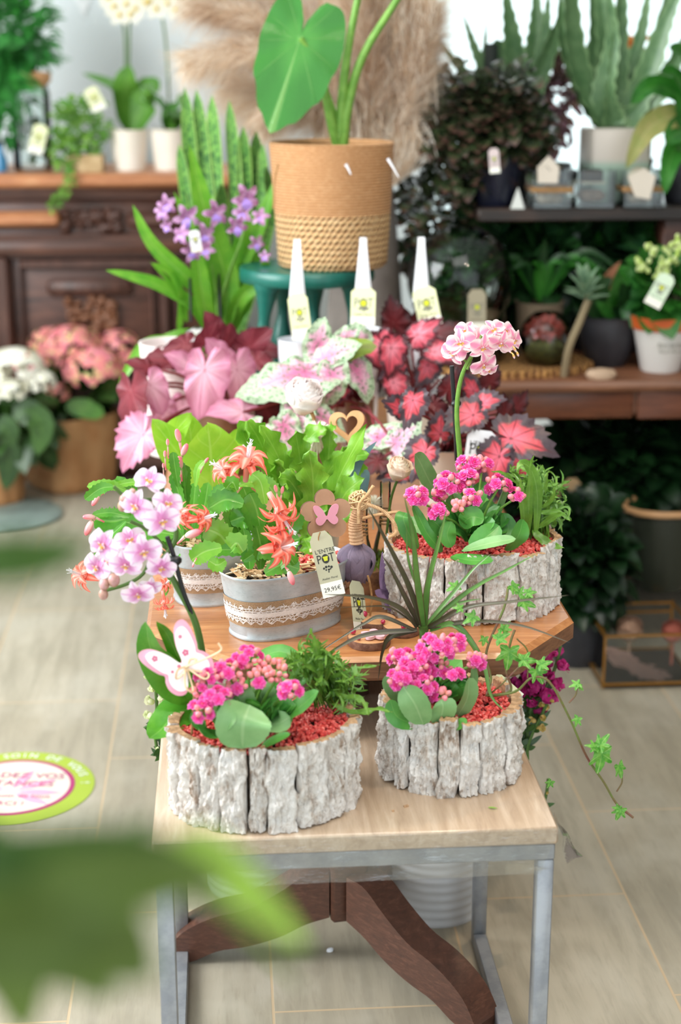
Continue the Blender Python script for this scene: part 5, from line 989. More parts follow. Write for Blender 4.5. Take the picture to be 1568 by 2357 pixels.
kalan('pink kalanchoe with broad green leaves in the large front left planter',None,Vector((A(590,1650,1.7).x,1.70,.53)),[
 ([(600,1690,1.68),(575,1680,1.655),(562,1712,1.632)],1,'kleaf',None)][:0]+[
 ([(558,1722,1.64),(560,1665,1.635),(575,1622,1.655)],62,'kleaf',(0,-.95,.35)),
 ([(560,1672,1.69),(550,1620,1.68),(545,1572,1.69)],40,'kleaf',(0,-.9,.4)),([(600,1650,1.72),(600,1600,1.71),(590,1566,1.72)],36,'kleaf',(.2,-.9,.4)),
 ([(600,1660,1.70),(670,1640,1.68),(735,1590,1.67)],28,'kleafd',(.3,-.4,1)),([(570,1670,1.70),(520,1640,1.68),(480,1640,1.67)],28,'kleafd',(-.3,-.5,1)),([(540,1690,1.69),(490,1690,1.66),(455,1675,1.65)],24,'kleafd',(-.3,-.5,1)),
 ([(600,1670,1.68),(640,1665,1.66),(668,1650,1.66)],30,'kleaf',(.2,-.6,1)),([(640,1600,1.76),(700,1560,1.76),(745,1530,1.76)],20,'kleafd',(0,-.5,1)),([(470,1680,1.66),(455,1660,1.66),(440,1640,1.66)],15,'kleafd',(0,-.8,.5)),([(570,1530,1.81),(640,1500,1.81),(700,1522,1.80)],20,'kleafd',(0,-.6,1)),
 ([(600,1720,1.65),(630,1705,1.64),(668,1690,1.63)],16,'kleafd',(0,-.4,1)),([(520,1680,1.7),(500,1620,1.7),(505,1580,1.7)],26,'kleafd',(-.2,-.9,.4)),([(640,1680,1.68),(650,1640,1.68),(640,1605,1.69)],26,'kleafd',(.2,-.9,.4)),([(500,1690,1.66),(520,1660,1.64),(540,1640,1.64)],22,'kleaf',(-.3,-.8,.6)),([(560,1600,1.75),(620,1570,1.75),(660,1545,1.76)],24,'kleafd',(0,-.6,1))],[
 (570,1512,.02,6,9,30),(525,1545,.0,8,7,32),(478,1555,-.01,5,6,24),(500,1608,-.03,9,3,32),(465,1635,-.04,5,4,26),(620,1535,.02,0,12,26),(600,1560,.0,1,14,26),(668,1588,-.03,6,8,22),(640,1550,.01,0,10,24),(460,1590,-.02,1,7,18),(545,1580,0,3,8,22)],1.68,21)
kalan('pink kalanchoe with grey-green leaves in the round planter on the bench',None,Vector((A(985,1650,1.8).x,1.79,.52)),[
 ([(990,1640,1.77),(945,1610,1.74),(925,1590,1.73)],1,'kleaf',None)][:0]+[
 ([(975,1668,1.725),(955,1620,1.715),(928,1580,1.72)],34,'kleaf',(-.3,-.9,.3)),([(1010,1670,1.73),(1020,1630,1.72),(1015,1610,1.72)],30,'kleaf',(.1,-.9,.3)),([(930,1620,1.77),(905,1580,1.76),(896,1550,1.76)],22,'kleaf',(-.4,-.9,.3)),
 ([(1040,1670,1.75),(1075,1610,1.74),(1080,1560,1.73)],27,'kleaf',(.6,-.9,.2)),([(1050,1650,1.78),(1085,1580,1.78),(1090,1530,1.78)],18,'kleaf',(.8,-.7,.2)),([(960,1668,1.74),(915,1650,1.73),(898,1610,1.73)],22,'kleafd',(-.3,-.8,.5)),
 ([(1020,1620,1.77),(1040,1590,1.76),(1050,1572,1.76)],26,'kleafd',(.2,-.8,.5)),([(1030,1680,1.73),(1055,1670,1.72),(1075,1655,1.72)],14,'kleafd',(0,-.6,1)),([(960,1640,1.79),(950,1580,1.79),(940,1550,1.79)],26,'kleafd',(0,-.8,.5)),([(1030,1640,1.79),(1050,1570,1.79),(1060,1540,1.79)],26,'kleafd',(.3,-.8,.5))],[
 (1005,1490,0,13,8,40),(955,1530,-.01,10,7,34),(925,1560,-.03,8,6,28),(975,1575,-.03,9,5,26),(1045,1480,.01,5,6,26),(1047,1552,-.02,3,3,14),(1015,1600,-.03,1,8,18),(920,1510,.02,4,8,24),(1095,1520,.02,2,8,20),(1010,1540,.0,3,8,26)],1.76,22)
kalan('pink kalanchoe in the bark planter on the brown table',None,Vector((A(1085,1230,2.06).x,2.06,.64)),[
 ([(1085,1230,2.06)]*2,1,'kleaf',None)][:0]+[
 ([(1110,1235,2.02),(1160,1240,1.98),(1210,1240,1.97)],1,'kleaf',None)][:0]+[
 ([(1062,1268,2.0),(1130,1250,1.98),(1188,1240,1.98)],18,'kleaf',(.0,-.5,1)),([(1165,1268,2.02),(1192,1235,2.01),(1205,1195,2.02)],26,'kleafd',(.6,-.8,.3)),([(1038,1280,2.0),(1085,1290,1.975),(1136,1290,1.97)],20,'kleafd',(0,-.4,1)),
 ([(1070,1230,2.08),(1050,1170,2.08),(1045,1135,2.08)],26,'kleaf',(0,-.9,.3)),([(1130,1210,2.06),(1155,1150,2.06),(1172,1110,2.06)],15,'kleaf',(.8,-.6,.3)),([(1020,1270,2.03),(985,1230,2.02),(950,1160,2.03)],16,'kleafd',(.4,-.8,.3)),([(960,1270,2.05),(930,1200,2.05),(935,1180,2.06)],20,'kleafd',(-.2,-.8,.5)),
 ([(1010,1240,2.1),(960,1210,2.12),(915,1205,2.12)],22,'kleaf',(-.1,-.6,1)),([(1090,1240,2.04),(1110,1215,2.02),(1140,1200,2.01)],22,'kleafd',(0,-.7,.8)),([(1080,1240,2.05),(1060,1220,2.04),(1030,1215,2.03)],24,'kleafd',(0,-.7,.8)),([(1100,1230,2.07),(1120,1190,2.07),(1130,1150,2.08)],18,'kleafd',(0,-.7,.8)),([(1040,1260,2.02),(1030,1230,2.02),(1040,1200,2.02)],20,'kleafd',(0,-.8,.6)),([(1150,1250,2.04),(1170,1220,2.05),(1160,1180,2.06)],20,'kleafd',(0,-.7,.8)),([(1080,1180,2.07),(1100,1140,2.08),(1120,1110,2.09)],20,'kleafd',(.2,-.7,.8)),([(1030,1240,2.03),(1010,1210,2.03),(985,1190,2.03)],20,'kleafd',(-.2,-.7,.8)),([(1060,1210,2.03),(1085,1190,2.02),(1115,1195,2.02)],24,'kleafd',(0,-.8,.6)),([(1080,1260,2.0),(1120,1235,2.0),(1150,1210,2.01)],26,'kleafd',(.2,-.7,.7))],[
 (1080,1068,.03,5,8,24),(1035,1110,0,7,8,28),(1078,1100,0,4,7,20),(960,1140,-.02,5,8,24),(1010,1138,0,2,5,14),(1010,1178,-.03,5,4,20),(1110,1068,.03,4,6,20),(1145,1115,0,4,8,26),(1085,1145,-.02,3,7,22),(1188,1138,-.01,2,6,17),(1055,1165,-.03,0,8,14)],2.05,23)
# ---------------- curly fern cacti in planters ----------------
M_['curl']=leafmat('curly_fern_green','#4a7a28','#7fae44','#b5d890',.33,.2,0,.3)
def curly(lab,base,pts,Y,n,seed,spread=1):
    q=random.Random(seed); t=thing('curly_fern',lab,'fern',base); b=MB(); b2=MB()
    for i in range(n):
        x,y=q.choice(pts); x+=q.gauss(0,16*spread); y+=q.gauss(0,14*spread); e=A(x,y,Y+q.uniform(-.04,.05)); s=Vector(base)+Vector((q.uniform(-.02,.02),q.uniform(-.02,.02),0)); md=s.lerp(e,.6)+Vector((0,0,q.uniform(.01,.03)))
        w=pz(q.uniform(3,7.5),e); leaf(b,[s,md,e,e+Vector((q.uniform(-.012,.018),-.004,q.uniform(-.01,.008)))],w,'lance',(q.uniform(-1,1),-.6,q.uniform(.2,1)),14,2,wave=.9,wn=3,fold=.2,twist=q.uniform(-3,3))
        for k in range(3):
            u=q.uniform(.45,.95); p=md.lerp(e,u); d=(e-md).normalized(); sd=d.cross(Vector((0,-1,.4))).normalized()*q.choice((-1,1)); L=q.uniform(.007,.016); leaf(b2,[p,p+(sd+d)*L*.5+rv(.002),p+(sd*1.1+d*.8)*L+rv(.004)],w*.45,'lance',(0,-1,.4),5,1)
    o=b.build('fronds',M_['curl'],t); b2.build('leaflets',M_['curl'],t); return t
curly('curly dark green fern spilling from the right of the front left planter',Vector((A(760,1640,1.77).x,1.77,.535)),[(700,1540),(740,1530),(780,1560),(820,1580),(760,1590),(720,1560),(690,1510),(800,1620),(730,1500),(680,1545),(770,1540)],1.74,75,5)
b=MB(); q=random.Random(3); s=A(740,1620,1.76)
for P,w in (([(740,1600),(735,1530),(725,1480),(715,1445)],9),([(760,1560),(820,1540),(876,1530)],7),([(760,1620),(820,1640),(870,1632),(905,1640)],8),([(750,1600),(710,1520),(690,1490)],7),([(740,1600),(760,1520),(772,1490)],6),([(770,1600),(830,1610),(850,1650)],8)):
    leaf(b,pp(P,1.74,1.70),pz(w,s),'lance',(0,-.7,.7),18,2,wave=.6,wn=3,fold=.2,lobes=.3,ln=5)
b.build('curly_frond',M_['curl'],None,'longest curling fern frond tips around the front left planter','fern')
curly('curly light green fern at the right of the planter on the brown table',Vector((A(1230,1230,2.1).x,2.1,.64)),[(1220,1080),(1240,1110),(1260,1120),(1270,1150),(1230,1150),(1250,1180),(1210,1120),(1275,1190),(1200,1090)],2.12,60,6)
t=thing('trailing_fern','curling tendril-like green fronds hanging over the right rim of the planter on the brown table','fern',A(1235,1240,2.05))
for P,w in (([(1215,1240),(1218,1150),(1222,1060)],9),([(1232,1240),(1238,1150),(1225,1085),(1200,1066),(1190,1090)],12),([(1240,1200),(1290,1170),(1310,1170),(1308,1190),(1295,1195)],3),([(1240,1215),(1275,1190),(1305,1180)],8),([(1225,1220),(1260,1250),(1300,1262)],11),([(1240,1180),(1285,1180),(1315,1200)],7),([(1210,1240),(1205,1170),(1198,1100)],10),([(1200,1120),(1160,1090),(1130,1085)],4),([(1230,1120),(1222,1070),(1230,1048)],4),([(1255,1140),(1258,1100),(1262,1085)],4),([(1245,1170),(1270,1150),(1278,1120)],5)):
    b=MB(); leaf(b,pp(P,2.07,2.03),pz(w,PC),'lance',(0,-.8,.5),16,2,fold=.2,wave=.3); b.build('frond',M_['curl'],t)
# ---------------- zinc oval pots with coral cactus ----------------
m,nt,bs=newmat('dull_zinc'); n1=nz(nt,obj(nt),18,5,.6); n2=nz(nt,obj(nt,(1,1,4)),140,3); col=mx(nt,mr(nt,n1,.35,.68),hx('#b2babf'),hx('#ced5d9')); col=mx(nt,mr(nt,n2,.5,.8,0,.4),col,hx('#858d92')); nt.links.new(col,bs.inputs['Base Color']); bs.inputs['Roughness'].default_value=.42; bs.inputs['Metallic'].default_value=.35; bump(nt,bs,n1,.15,.002); M_['zinc']=m
m,nt,bs=newmat('burlap'); u,x,y=uvs(nt); a_=mt(nt,'SINE',mt(nt,'MULTIPLY',x,2000)); b_=mt(nt,'SINE',mt(nt,'MULTIPLY',y,150)); hh=mt(nt,'MAXIMUM',a_,b_); col=mx(nt,mr(nt,mt(nt,'ADD',hh,nz(nt,obj(nt),300,2)),.3,1.4),hx('#a57c55'),hx('#ddb993')); nt.links.new(col,bs.inputs['Base Color']); bs.inputs['Roughness'].default_value=.9; bump(nt,bs,hh,.8,.001); M_['burl']=m
m,nt,bs=newmat('white_lace'); u,x,y=uvs(nt); v1=nd(nt,'ShaderNodeVectorMath',{0:u,1:(90,9,1)},operation='MULTIPLY').outputs[0]
vo=nd(nt,'ShaderNodeTexVoronoi',{'Vector':v1,'Scale':1.0},feature='DISTANCE_TO_EDGE').outputs['Distance']; th=mr(nt,vo,.07,.12,1,0); v2=mt(nt,'SINE',mt(nt,'MULTIPLY',y,38)); band_=mr(nt,v2,.1,.4); solid=mr(nt,mt(nt,'ABSOLUTE',mt(nt,'SUBTRACT',y,.5)),.16,.12)
al=mt(nt,'MAXIMUM',th,mt(nt,'MAXIMUM',mt(nt,'MULTIPLY',band_,.7),mt(nt,'MULTIPLY',solid,.92))); bs.inputs['Base Color'].default_value=hx('#ece4e0'); bs.inputs['Roughness'].default_value=.8; nt.links.new(al,bs.inputs['Alpha']); bump(nt,bs,al,.5,.0006); M_['lace']=m
m,nt,bs=newmat('pale_wood_chip'); ri=nd(nt,'ShaderNodeNewGeometry').outputs['Random Per Island']; col=rmp(nt,ri,[(0,'#b98f62'),(.5,'#e0bf93'),(1,'#f2ddbb')]); nt.links.new(col,bs.inputs['Base Color']); bs.inputs['Roughness'].default_value=.8; M_['chip']=m
def zincpot(lab,c,a,bb,rot,h,chipz,seed):
    t=thing('zinc_pot',lab,'pot',c); b=MB(); pr=[(0,0),(.86,0),(.87,.001),(.87,.004),(.85,.006)]+[(.85+.13*i/8,.006+(h-.01)*i/8) for i in range(1,9)]+[(1.0,h-.001),(1.01,h+.001),(1.0,h+.003),(.985,h+.001),(.96,h*.8),(0,h*.75)]
    lathe(b,c,pr,80,0,a,bb,rot,2.5); b.build('pail',M_['zinc'],t,sharp=50)
    b=MB(); sfn=lambda z:.85+.13*z/h
    z0,z1=h*.24,h*.66; lathe(b,c,[(sfn(z0+(z1-z0)*i/6)*1.0+.012,z0+(z1-z0)*i/6) for i in range(7)],120,0,a,bb,rot,2.5,lambda an,u:1+.004*math.sin(an*60)*(u in(0,1))); b.build('burlap_band',M_['burl'],t)
    b=MB(); z0,z1=h*.31,h*.58; seg=220; V=[];U=[]
    for i in range(7):
        for j in range(seg+1):
            an=2*math.pi*j/seg; ca,sa=math.cos(an),math.sin(an); k=(abs(ca)**2.5+abs(sa)**2.5)**(-1/2.5); u=i/6; sc=.0022*math.sin(an*34)*(2*u-1); z=z0+(z1-z0)*u+ (sc if i in(0,6) else 0); s=sfn(z)+.022
            x=a*s*ca*k; y=bb*s*sa*k; V.append((c[0]+x*math.cos(rot)-y*math.sin(rot),c[1]+x*math.sin(rot)+y*math.cos(rot),c[2]+z)); U.append((j/seg,u))
    b.add(V,[(i*(seg+1)+j,i*(seg+1)+j+1,(i+1)*(seg+1)+j+1,(i+1)*(seg+1)+j) for i in range(6) for j in range(seg)],U); b.build('lace_band',M_['lace'],t)
    q=random.Random(seed); b=MB(); cr,sr=math.cos(rot),math.sin(rot)
    lathe(b,c,[(0,h*.86),(.9,h*.86)],32,0,a,bb,rot,2.5)
    b.build('soil',M_['soil'],t); b=MB()
    for i in range(300):
        u=q.random()**.5*.86; th_=q.random()*6.283; x=a*u*math.cos(th_); y=bb*u*math.sin(th_); L=q.uniform(.006,.02); d=rv(1); d.z*=.25; d.normalize(); p=Vector((c[0]+x*cr-y*sr,c[1]+x*sr+y*cr,c[2]+chipz+q.uniform(-.003,.008))); bar(b,p-d*L/2,p+d*L/2,q.uniform(.002,.006),.0012,0,(q.uniform(-.4,.4),q.uniform(-.4,.4),1))
    b.build('wood_chips',M_['chip'],None,'pale wood chips in the '+lab.split(',')[0],'wood chips',None,'stuff'); return t
Z1=Vector((.072,2.005,.55)); Z2=Vector((-.026,2.13,.55))
zincpot('front zinc oval pot with burlap and lace band, on the left of the brown table',Z1,.094,.056,.55,.088,.082,1)
zincpot('rear zinc oval pot with burlap and lace band, behind and left of the other',Z2,.066,.052,.3,.088,.082,2)
M_['cac']=leafmat('cactus_segment','#3d8a28','#6cb038','#a6dc72',.22,.18,0,.35,bst=.25,mid=.06); M_['cacl']=leafmat('cactus_segment_light','#6ab034','#93cc48','#c9ec90',.22,.28,0,.35,bst=.25,mid=.06)
m,nt,bs=newmat('coral_petal'); u,x,y=uvs(nt); ax=mt(nt,'ABSOLUTE',mt(nt,'SUBTRACT',x,.5)); col=mx(nt,mr(nt,ax,.0,.3),hx('#ffb6a4'),hx('#f4745f')); col=mx(nt,mr(nt,y,.35,0),col,hx('#f8c8c0')); nt.links.new(col,bs.inputs['Base Color']); bs.inputs['Roughness'].default_value=.4; addtrans(nt,bs,col,.3); M_['cor']=m
m,nt,bs=newmat('pink_cactus_bud'); u,x,y=uvs(nt); col=rmp(nt,y,[(0,'#8fae5a'),(.15,'#f3c6c0'),(.8,'#ee7280')]); nt.links.new(col,bs.inputs['Base Color']); bs.inputs['Roughness'].default_value=.35; M_['cbud']=m
def bud(b,p,d,L,r=.22):
    ell(b,p,L*r,d,1/ r*.5,10,8); d=Vector(d).normalized(); tube(b,[p-d*L*.45,p-d*L*.45-d*.012+Vector((0,.004,-.008))],[L*r*.5,.0012],6,3)
def cactus(lab,base,segs,flowers,buds,Y,seed):
    q=random.Random(seed); t=thing('coral_cactus',lab,'flowering cactus',base)
    for s in segs:
        P,w=s[0],s[1]; mm_=s[2] if len(s)>2 else 'cac'; b=MB(); leaf(b,pp(P,Y+(s[3] if len(s)>3 else q.uniform(-.03,.03))),pz(w,base),'seg',(q.uniform(-.7,.7),-.9,.4),18,3,thick=.0022,teeth=.1,fold=.12,lobes=.12,ln=4); b.build('segment',M_[mm_],t)
    for (x,y,dy,r_,dx,dz) in flowers:
        p=A(x,y,Y+dy); k=pz(r_,p); D=Vector((dx,-.35,dz)).normalized(); X=D.orthogonal().normalized(); Z=D.cross(X); b=MB()
        for tier in range(2):
            o=p+D*k*(-.45+tier*.5); n_=6
            for i in range(n_):
                a=i*6.283/n_+tier*.45+q.uniform(-.15,.15); e=X*math.cos(a)+Z*math.sin(a); rr=k*(1.0-.06*tier); leaf(b,[o,o+e*rr*.4+D*k*.5,o+e*rr*.8+D*k*.42,o+e*rr*1.05+D*k*(.2-.25*(tier==0))],k*q.uniform(.2,.28),'ovate',D,9,3,fold=.12)
        f=b.build('flower',M_['cor'],t); b=MB()
        for i in range(9): tube(b,[p,p+D*k*.8+rv(k*.1),p+D*k*1.25+rv(k*.18)],.0005,4)
        b.build('stamens',M_['paper'],f); b=MB(); tube(b,[p-D*k*1.1,p-D*k*.4,p],[k*.13,k*.2],8); b.build('flower_tube',M_['cor'],f)
    for (x,y,dy,L,dx,dz) in buds:
        b=MB(); p=A(x,y,Y+dy); bud(b,p,(dx,-.2,dz),pz(L,p)); b.build('bud',M_['cbud'],t)
    return t
cactus('coral-flowered cactus in the front zinc pot',Vector((A(580,1300,1.97).x,1.98,.63)),[
 ([(575,1310),(572,1275),(560,1215)],20),([(600,1310),(600,1260),(590,1210)],22),([(590,1230),(580,1180),(560,1120)],24),([(600,1220),(590,1170),(575,1135)],26),([(560,1240),(540,1200),(530,1150)],26),([(620,1250),(640,1200),(640,1160)],22),
 ([(550,1250),(500,1240),(470,1200)],30),([(520,1250),(505,1230),(470,1215)],34,'cacl'),([(590,1270),(520,1265),(440,1270)],16),([(510,1260),(470,1270),(440,1290)],24,'cacl',-.05),([(560,1270),(545,1250),(530,1262)],26,'cacl',-.06),
 ([(560,1160),(520,1150),(480,1170)],26),([(545,1130),(535,1110),(520,1125)],16,'cacl'),([(570,1240),(560,1200),(555,1130)],20),([(620,1290),(610,1240),(625,1180)],18),([(640,1290),(660,1250),(690,1240)],22),([(560,1290),(600,1270),(660,1285)],18),
 ([(530,1200),(560,1190),(590,1195)],30),([(610,1160),(600,1110),(580,1090)],18,'cacl'),([(640,1150),(620,1120),(600,1105)],20,'cacl'),([(640,1230),(670,1210),(690,1180)],24),([(520,1290),(500,1300),(480,1290)],18,'cacl',-.06),([(610,1320),(650,1300),(690,1310)],22,'cac',-.05),([(640,1310),(660,1280),(680,1300)],20,'cac',-.05)],[
 (645,1180,-.06,50,.3,-.5),(640,1262,-.08,46,.4,.2),(570,1065,.05,48,.1,.9),(520,1085,.06,36,-.6,.5),(645,1220,-.07,36,.2,-.8),(430,1188,-.02,34,-.9,.3),(460,1195,-.03,34,.8,.3)],[
 (445,1228,-.04,44,.9,.35),(670,1330,-.08,36,.3,-.9),(635,1125,-.02,20,-.2,1),(650,1128,-.02,20,.2,1),(445,1300,-.06,12,-.3,-1)],1.97,41)
cactus('coral cactus with upright pink buds in the rear zinc pot',Vector((A(440,1270,2.12).x,2.13,.63)),[
 ([(430,1260),(428,1200),(420,1150)],14),([(420,1200),(412,1140),(395,1090)],14),([(430,1170),(425,1110),(428,1070)],15),([(440,1230),(445,1170),(450,1110)],18),([(455,1240),(470,1170),(480,1110)],20),([(410,1120),(402,1070),(398,1040)],12),([(450,1120),(455,1080),(470,1060)],9,'cacl'),
 ([(425,1120),(420,1080),(400,1050)],10),([(400,1230),(350,1220),(290,1200)],30),([(360,1200),(320,1180),(270,1160)],22),([(300,1190),(260,1200),(215,1195)],32),([(290,1130),(250,1115),(200,1120)],12,'cacl'),([(300,1190),(255,1180),(212,1185)],10,'cac',0),([(290,1200),(240,1250),(205,1315)],9,'cac',-.02),([(415,1275),(392,1330),(380,1372)],7,'cac',-.06),([(260,1120),(230,1125),(195,1150)],14),
 ([(330,1110),(300,1110),(250,1120)],9,'cacl'),([(300,1150),(280,1110),(265,1125)],14),([(330,1200),(310,1150),(300,1110)],16),([(380,1260),(360,1200),(330,1170)],18),([(470,1250),(480,1200),(500,1160)],20),([(440,1280),(400,1250),(370,1190)],22),([(480,1190),(500,1140),(520,1120)],18),([(420,1240),(400,1180),(380,1140)],18)],[
 (195,1325,-.04,36,-.5,.3),(378,1388,-.07,26,.1,-.9),(378,1345,-.06,18,.3,.3)],[
 (410,1002,0,34,-.2,1),(425,1035,0,34,.4,.9),(414,1065,0,34,-.1,1),(386,1018,0,18,0,1),(380,1045,0,18,0,1),(475,1060,0,18,.6,.8),(376,1072,0,14,0,1),(220,1152,-.01,30,-.5,-.7),(205,1190,-.01,30,-1,.1),(205,1215,-.01,40,-.4,-.8),(415,1098,0,14,0,1)],2.1,42)
# broad-leaved and lobed fern cactus behind
M_['anth']=leafmat('broad_lime_leaf','#7fbf2a','#a9d646','#d7ee8e',.25,.35,4,.3,bst=.3,mid=.03)
t=thing('broad_leaf_plant','lime green plant with broad wavy leaves behind the rear zinc pot','potted plant',Vector((A(480,1120,2.4).x,2.4,TZ))); c=t.location; b=MB(); pot(b,c,.05,.09); b.build('pot',M_['cream'],t)
for (P,w,dy) in (([(490,1130),(485,1040),(478,975)],66,-.02),([(450,1100),(400,1030),(350,965)],40,.02),([(500,1080),(530,1040),(550,985)],30,0),([(440,1090),(440,1010),(430,950)],36,.05),([(380,1060),(400,1000),(440,950)],30,.03)):
    b=MB(); leaf(b,pp(P,2.36+dy,2.34+dy),pz(w,c),'ovate',(R.uniform(-.3,.3),-.9,.4),16,4,wave=.12,wn=1.5,fold=.05); b.build('leaf',M_['anth'],t)
t=thing('lobed_fern_cactus','bright green fern-like cactus with wavy lobed leaves behind the front zinc pot','potted plant',Vector((A(700,1260,2.2).x,2.2,TZ))); c=t.location; b=MB(); pot(b,c,.055,.09,.045); b.build('pot',M_['cream'],t)
for (P,w,dy) in (([(680,1240),(640,1120),(600,1020),(570,970)],34,.05),([(690,1240),(660,1120),(640,1050),(600,980)],34,.02),([(700,1250),(720,1180),(720,1100),(712,1040)],38,-.04),([(720,1250),(760,1180),(780,1100),(845,975)],26,0),([(730,1250),(770,1180),(800,1130),(838,1100)],34,-.05),
   ([(700,1230),(700,1120),(690,1050),(680,990)],32,.05),([(690,1230),(640,1150),(590,1110),(545,1120)],22,-.02),([(710,1230),(740,1120),(780,1060),(850,1045)],24,.03),([(690,1240),(660,1180),(650,1090),(640,1060)],28,.02),([(720,1240),(790,1150),(820,1080),(790,1030)],30,.06),([(700,1240),(715,1270),(725,1310)],26,-.09),
   ([(700,1250),(740,1210),(760,1160),(740,1130)],26,-.02),([(690,1200),(620,1080),(560,1000),(590,975)],24,.08),([(700,1230),(750,1080),(760,1000),(770,980)],22,.09),([(715,1240),(690,1260),(680,1250)],24,-.06),([(730,1240),(780,1190),(830,1180)],20,.0),([(690,1200),(670,1080),(720,1000),(750,990)],26,.1),([(690,1230),(700,1170),(670,1110),(640,1100)],26,-.03)):
    b=MB(); leaf(b,pp(P,2.17+dy,2.12+dy),pz(w,c),'sword',(R.uniform(-.5,.5),-.9,.5),30,4,wave=.22,wn=4,lobes=.42,ln=7,fold=.1,ph=R.random()*6,thick=.001); b.build('leaf',M_['g_fern'],t)
pebbles('gravel','small patch of red gravel behind the hanging price tag on the front zinc pot',A(745,1290,2.03),.05,.03,.5,.63,420,M_['grav'],9)
# ---------------- pale bench ----------------
BZ=.43; t=thing('side_bench','small bench with pale washed wooden top on a square zinc tube frame','bench',(.139,1.85,0))
b=MB(); box(b,(.139,1.862,BZ-.0115),(.474,.468,.023),0,.003)
b.build('bench_top',M_['bench_top'],t)
bx0,bx1,by0,by1=-.097,.375,1.63,2.09; w=.02
b=MB()
for y in (by0+.012,by1-.012): box(b,((bx0+bx1)/2,y,BZ-.034),(bx1-bx0-.003,w,.021),0,.0015)
for x in (bx0+.012,bx1-.012): box(b,(x,(by0+by1)/2,BZ-.034),(w,by1-by0-.046,.021),0,.0015)
for x in (bx0+.012,bx1-.012): box(b,(x,(by0+by1)/2,.011),(w,by1-by0-.046,.021),0,.0015)
b.build('frame',M_['steel'],t)
for x in (bx0+.012,bx1-.012):
    for y in (by0+.012,by1-.012): b=MB(); box(b,(x,y,(BZ-.045)/2),(w,w,BZ-.045),0,.0015); b.build('leg',M_['steel'],t)
film=glassmat('clear_film','#f4f6f6',.35,.12)
nt=film.node_tree; gl=[n for n in nt.nodes if n.type=='BSDF_GLOSSY'][0]; bb_=nd(nt,'ShaderNodeBump',{'Strength':.6,'Distance':.003,'Height':nz(nt,obj(nt,(1,4,4)),22,4)}); nt.links.new(bb_.outputs[0],gl.inputs['Normal'])
def crumple(b,P00,P10,P01,P11,nx,ny,amp,seed):
    V=[]
    for j in range(ny+1):
        for i in range(nx+1):
            u,v=i/nx,j/ny; p=Vector(P00).lerp(Vector(P10),u).lerp(Vector(P01).lerp(Vector(P11),u),v); V.append(p+Vector((noise.noise(p*40+Vector((seed,0,0))),noise.noise(p*40+Vector((0,seed,0))),noise.noise(p*40+Vector((0,0,seed)))))*amp*(0 if j==0 else 1))
    b.add(V,[(j*(nx+1)+i,j*(nx+1)+i+1,(j+1)*(nx+1)+i+1,(j+1)*(nx+1)+i) for j in range(ny) for i in range(nx)]); return b
b=MB(); crumple(b,(bx0-.002,by0-.004,BZ+.0006),(bx1+.003,by0-.004,BZ+.0006),(bx0-.002,by0-.006,BZ-.06),(bx1-.02,by0-.006,BZ-.058),40,8,.002,1)
crumple(b,(bx1+.003,by0-.004,BZ),(bx1+.003,by0+.04,BZ),A(1300,1985,by0),A(1340,1975,by0+.02),10,10,.006,2)
crumple(b,(bx1-.06,by0-.005,BZ-.058),(bx1-.005,by0-.005,BZ-.052),A(1165,1992,by0-.01),A(1180,1988,by0-.01),8,4,.003,3)
b.build('plastic_film',film,None,'clear plastic film wrapped round the front edge of the pale bench, loose at the corner','plastic film')
b=MB(); p=A(935,1857,1.68); p=on(935,1857,BZ); box(b,p+Vector((0,0,.001)),(.006,.003,.002),.4); p=on(905,1868,BZ); box(b,p+Vector((0,0,.001)),(.003,.002,.002),.1); b.build('bark_crumb',M_['cut'],None,'tiny brown bark crumb on the bench top in front of the round planter','crumb')
b=MB(); p=on(1135,1862,BZ); leaf(b,[p+Vector((-.006,.003,.001)),p+Vector((0,0,.002)),p+Vector((.006,-.001,.001))],.002,'lance',(0,0,1),5,1); b.build('leaf_scrap',M_['g_lite'],None,'tiny green leaf scrap on the bench top right of the round planter','leaf scrap')
b=MB(); p=on(760,2190,0); ell(b,p+Vector((0,0,.003)),.004,(1,.4,.2),1.4,7,5,0,.2); b.build('white_crumb',M_['paper'],None,'tiny white crumb on the floor under the pale bench','crumb')
# ---------------- ribbed buckets and snapdragons under the table ----------------
def bucket(c,r0,r1,h,lab,m_):
    t=thing('ribbed_bucket',lab,'bucket',c); pr=[(0,0),(r0,0)]
    for i in range(1,120): u=i/120; pr.append((r0+(r1-r0)*u+.0011*math.sin(u*6.283*20),h*u))
    pr+= [(r1+.003,h),(r1-.003,h+.002),(r1-.006,h*.9),(r0*.9,.01),(0,.01)]
    b=MB(); lathe(b,c,pr,56); b.build('bucket_body',m_,t); return t
mb_=mat('grey_white_ribbed_plastic','#c9c8c9',.45,'#bdbcbd',6)
c=on(1003,2095,0); bucket(Vector((c.x,2.2,0)),.078,.088,.3,'grey-white ribbed bucket under the display table, right of the pedestal',mb_); CR=Vector((c.x,2.2,0))
c=on(590,2060,0); bucket(Vector((c.x,2.29,0)),.078,.088,.3,'pale ribbed bucket under the display table, left of the pedestal',mat('pale_mint_plastic','#d3dcd6',.45)); CL=Vector((c.x,2.29,0))
M_['snap']=mat('magenta_snapdragon','#b3196e',.55,'#d23a92',90,trans=.25); M_['snapw']=mat('cream_snapdragon','#f0efcf',.55,'#dbe6a8',90,trans=.25)
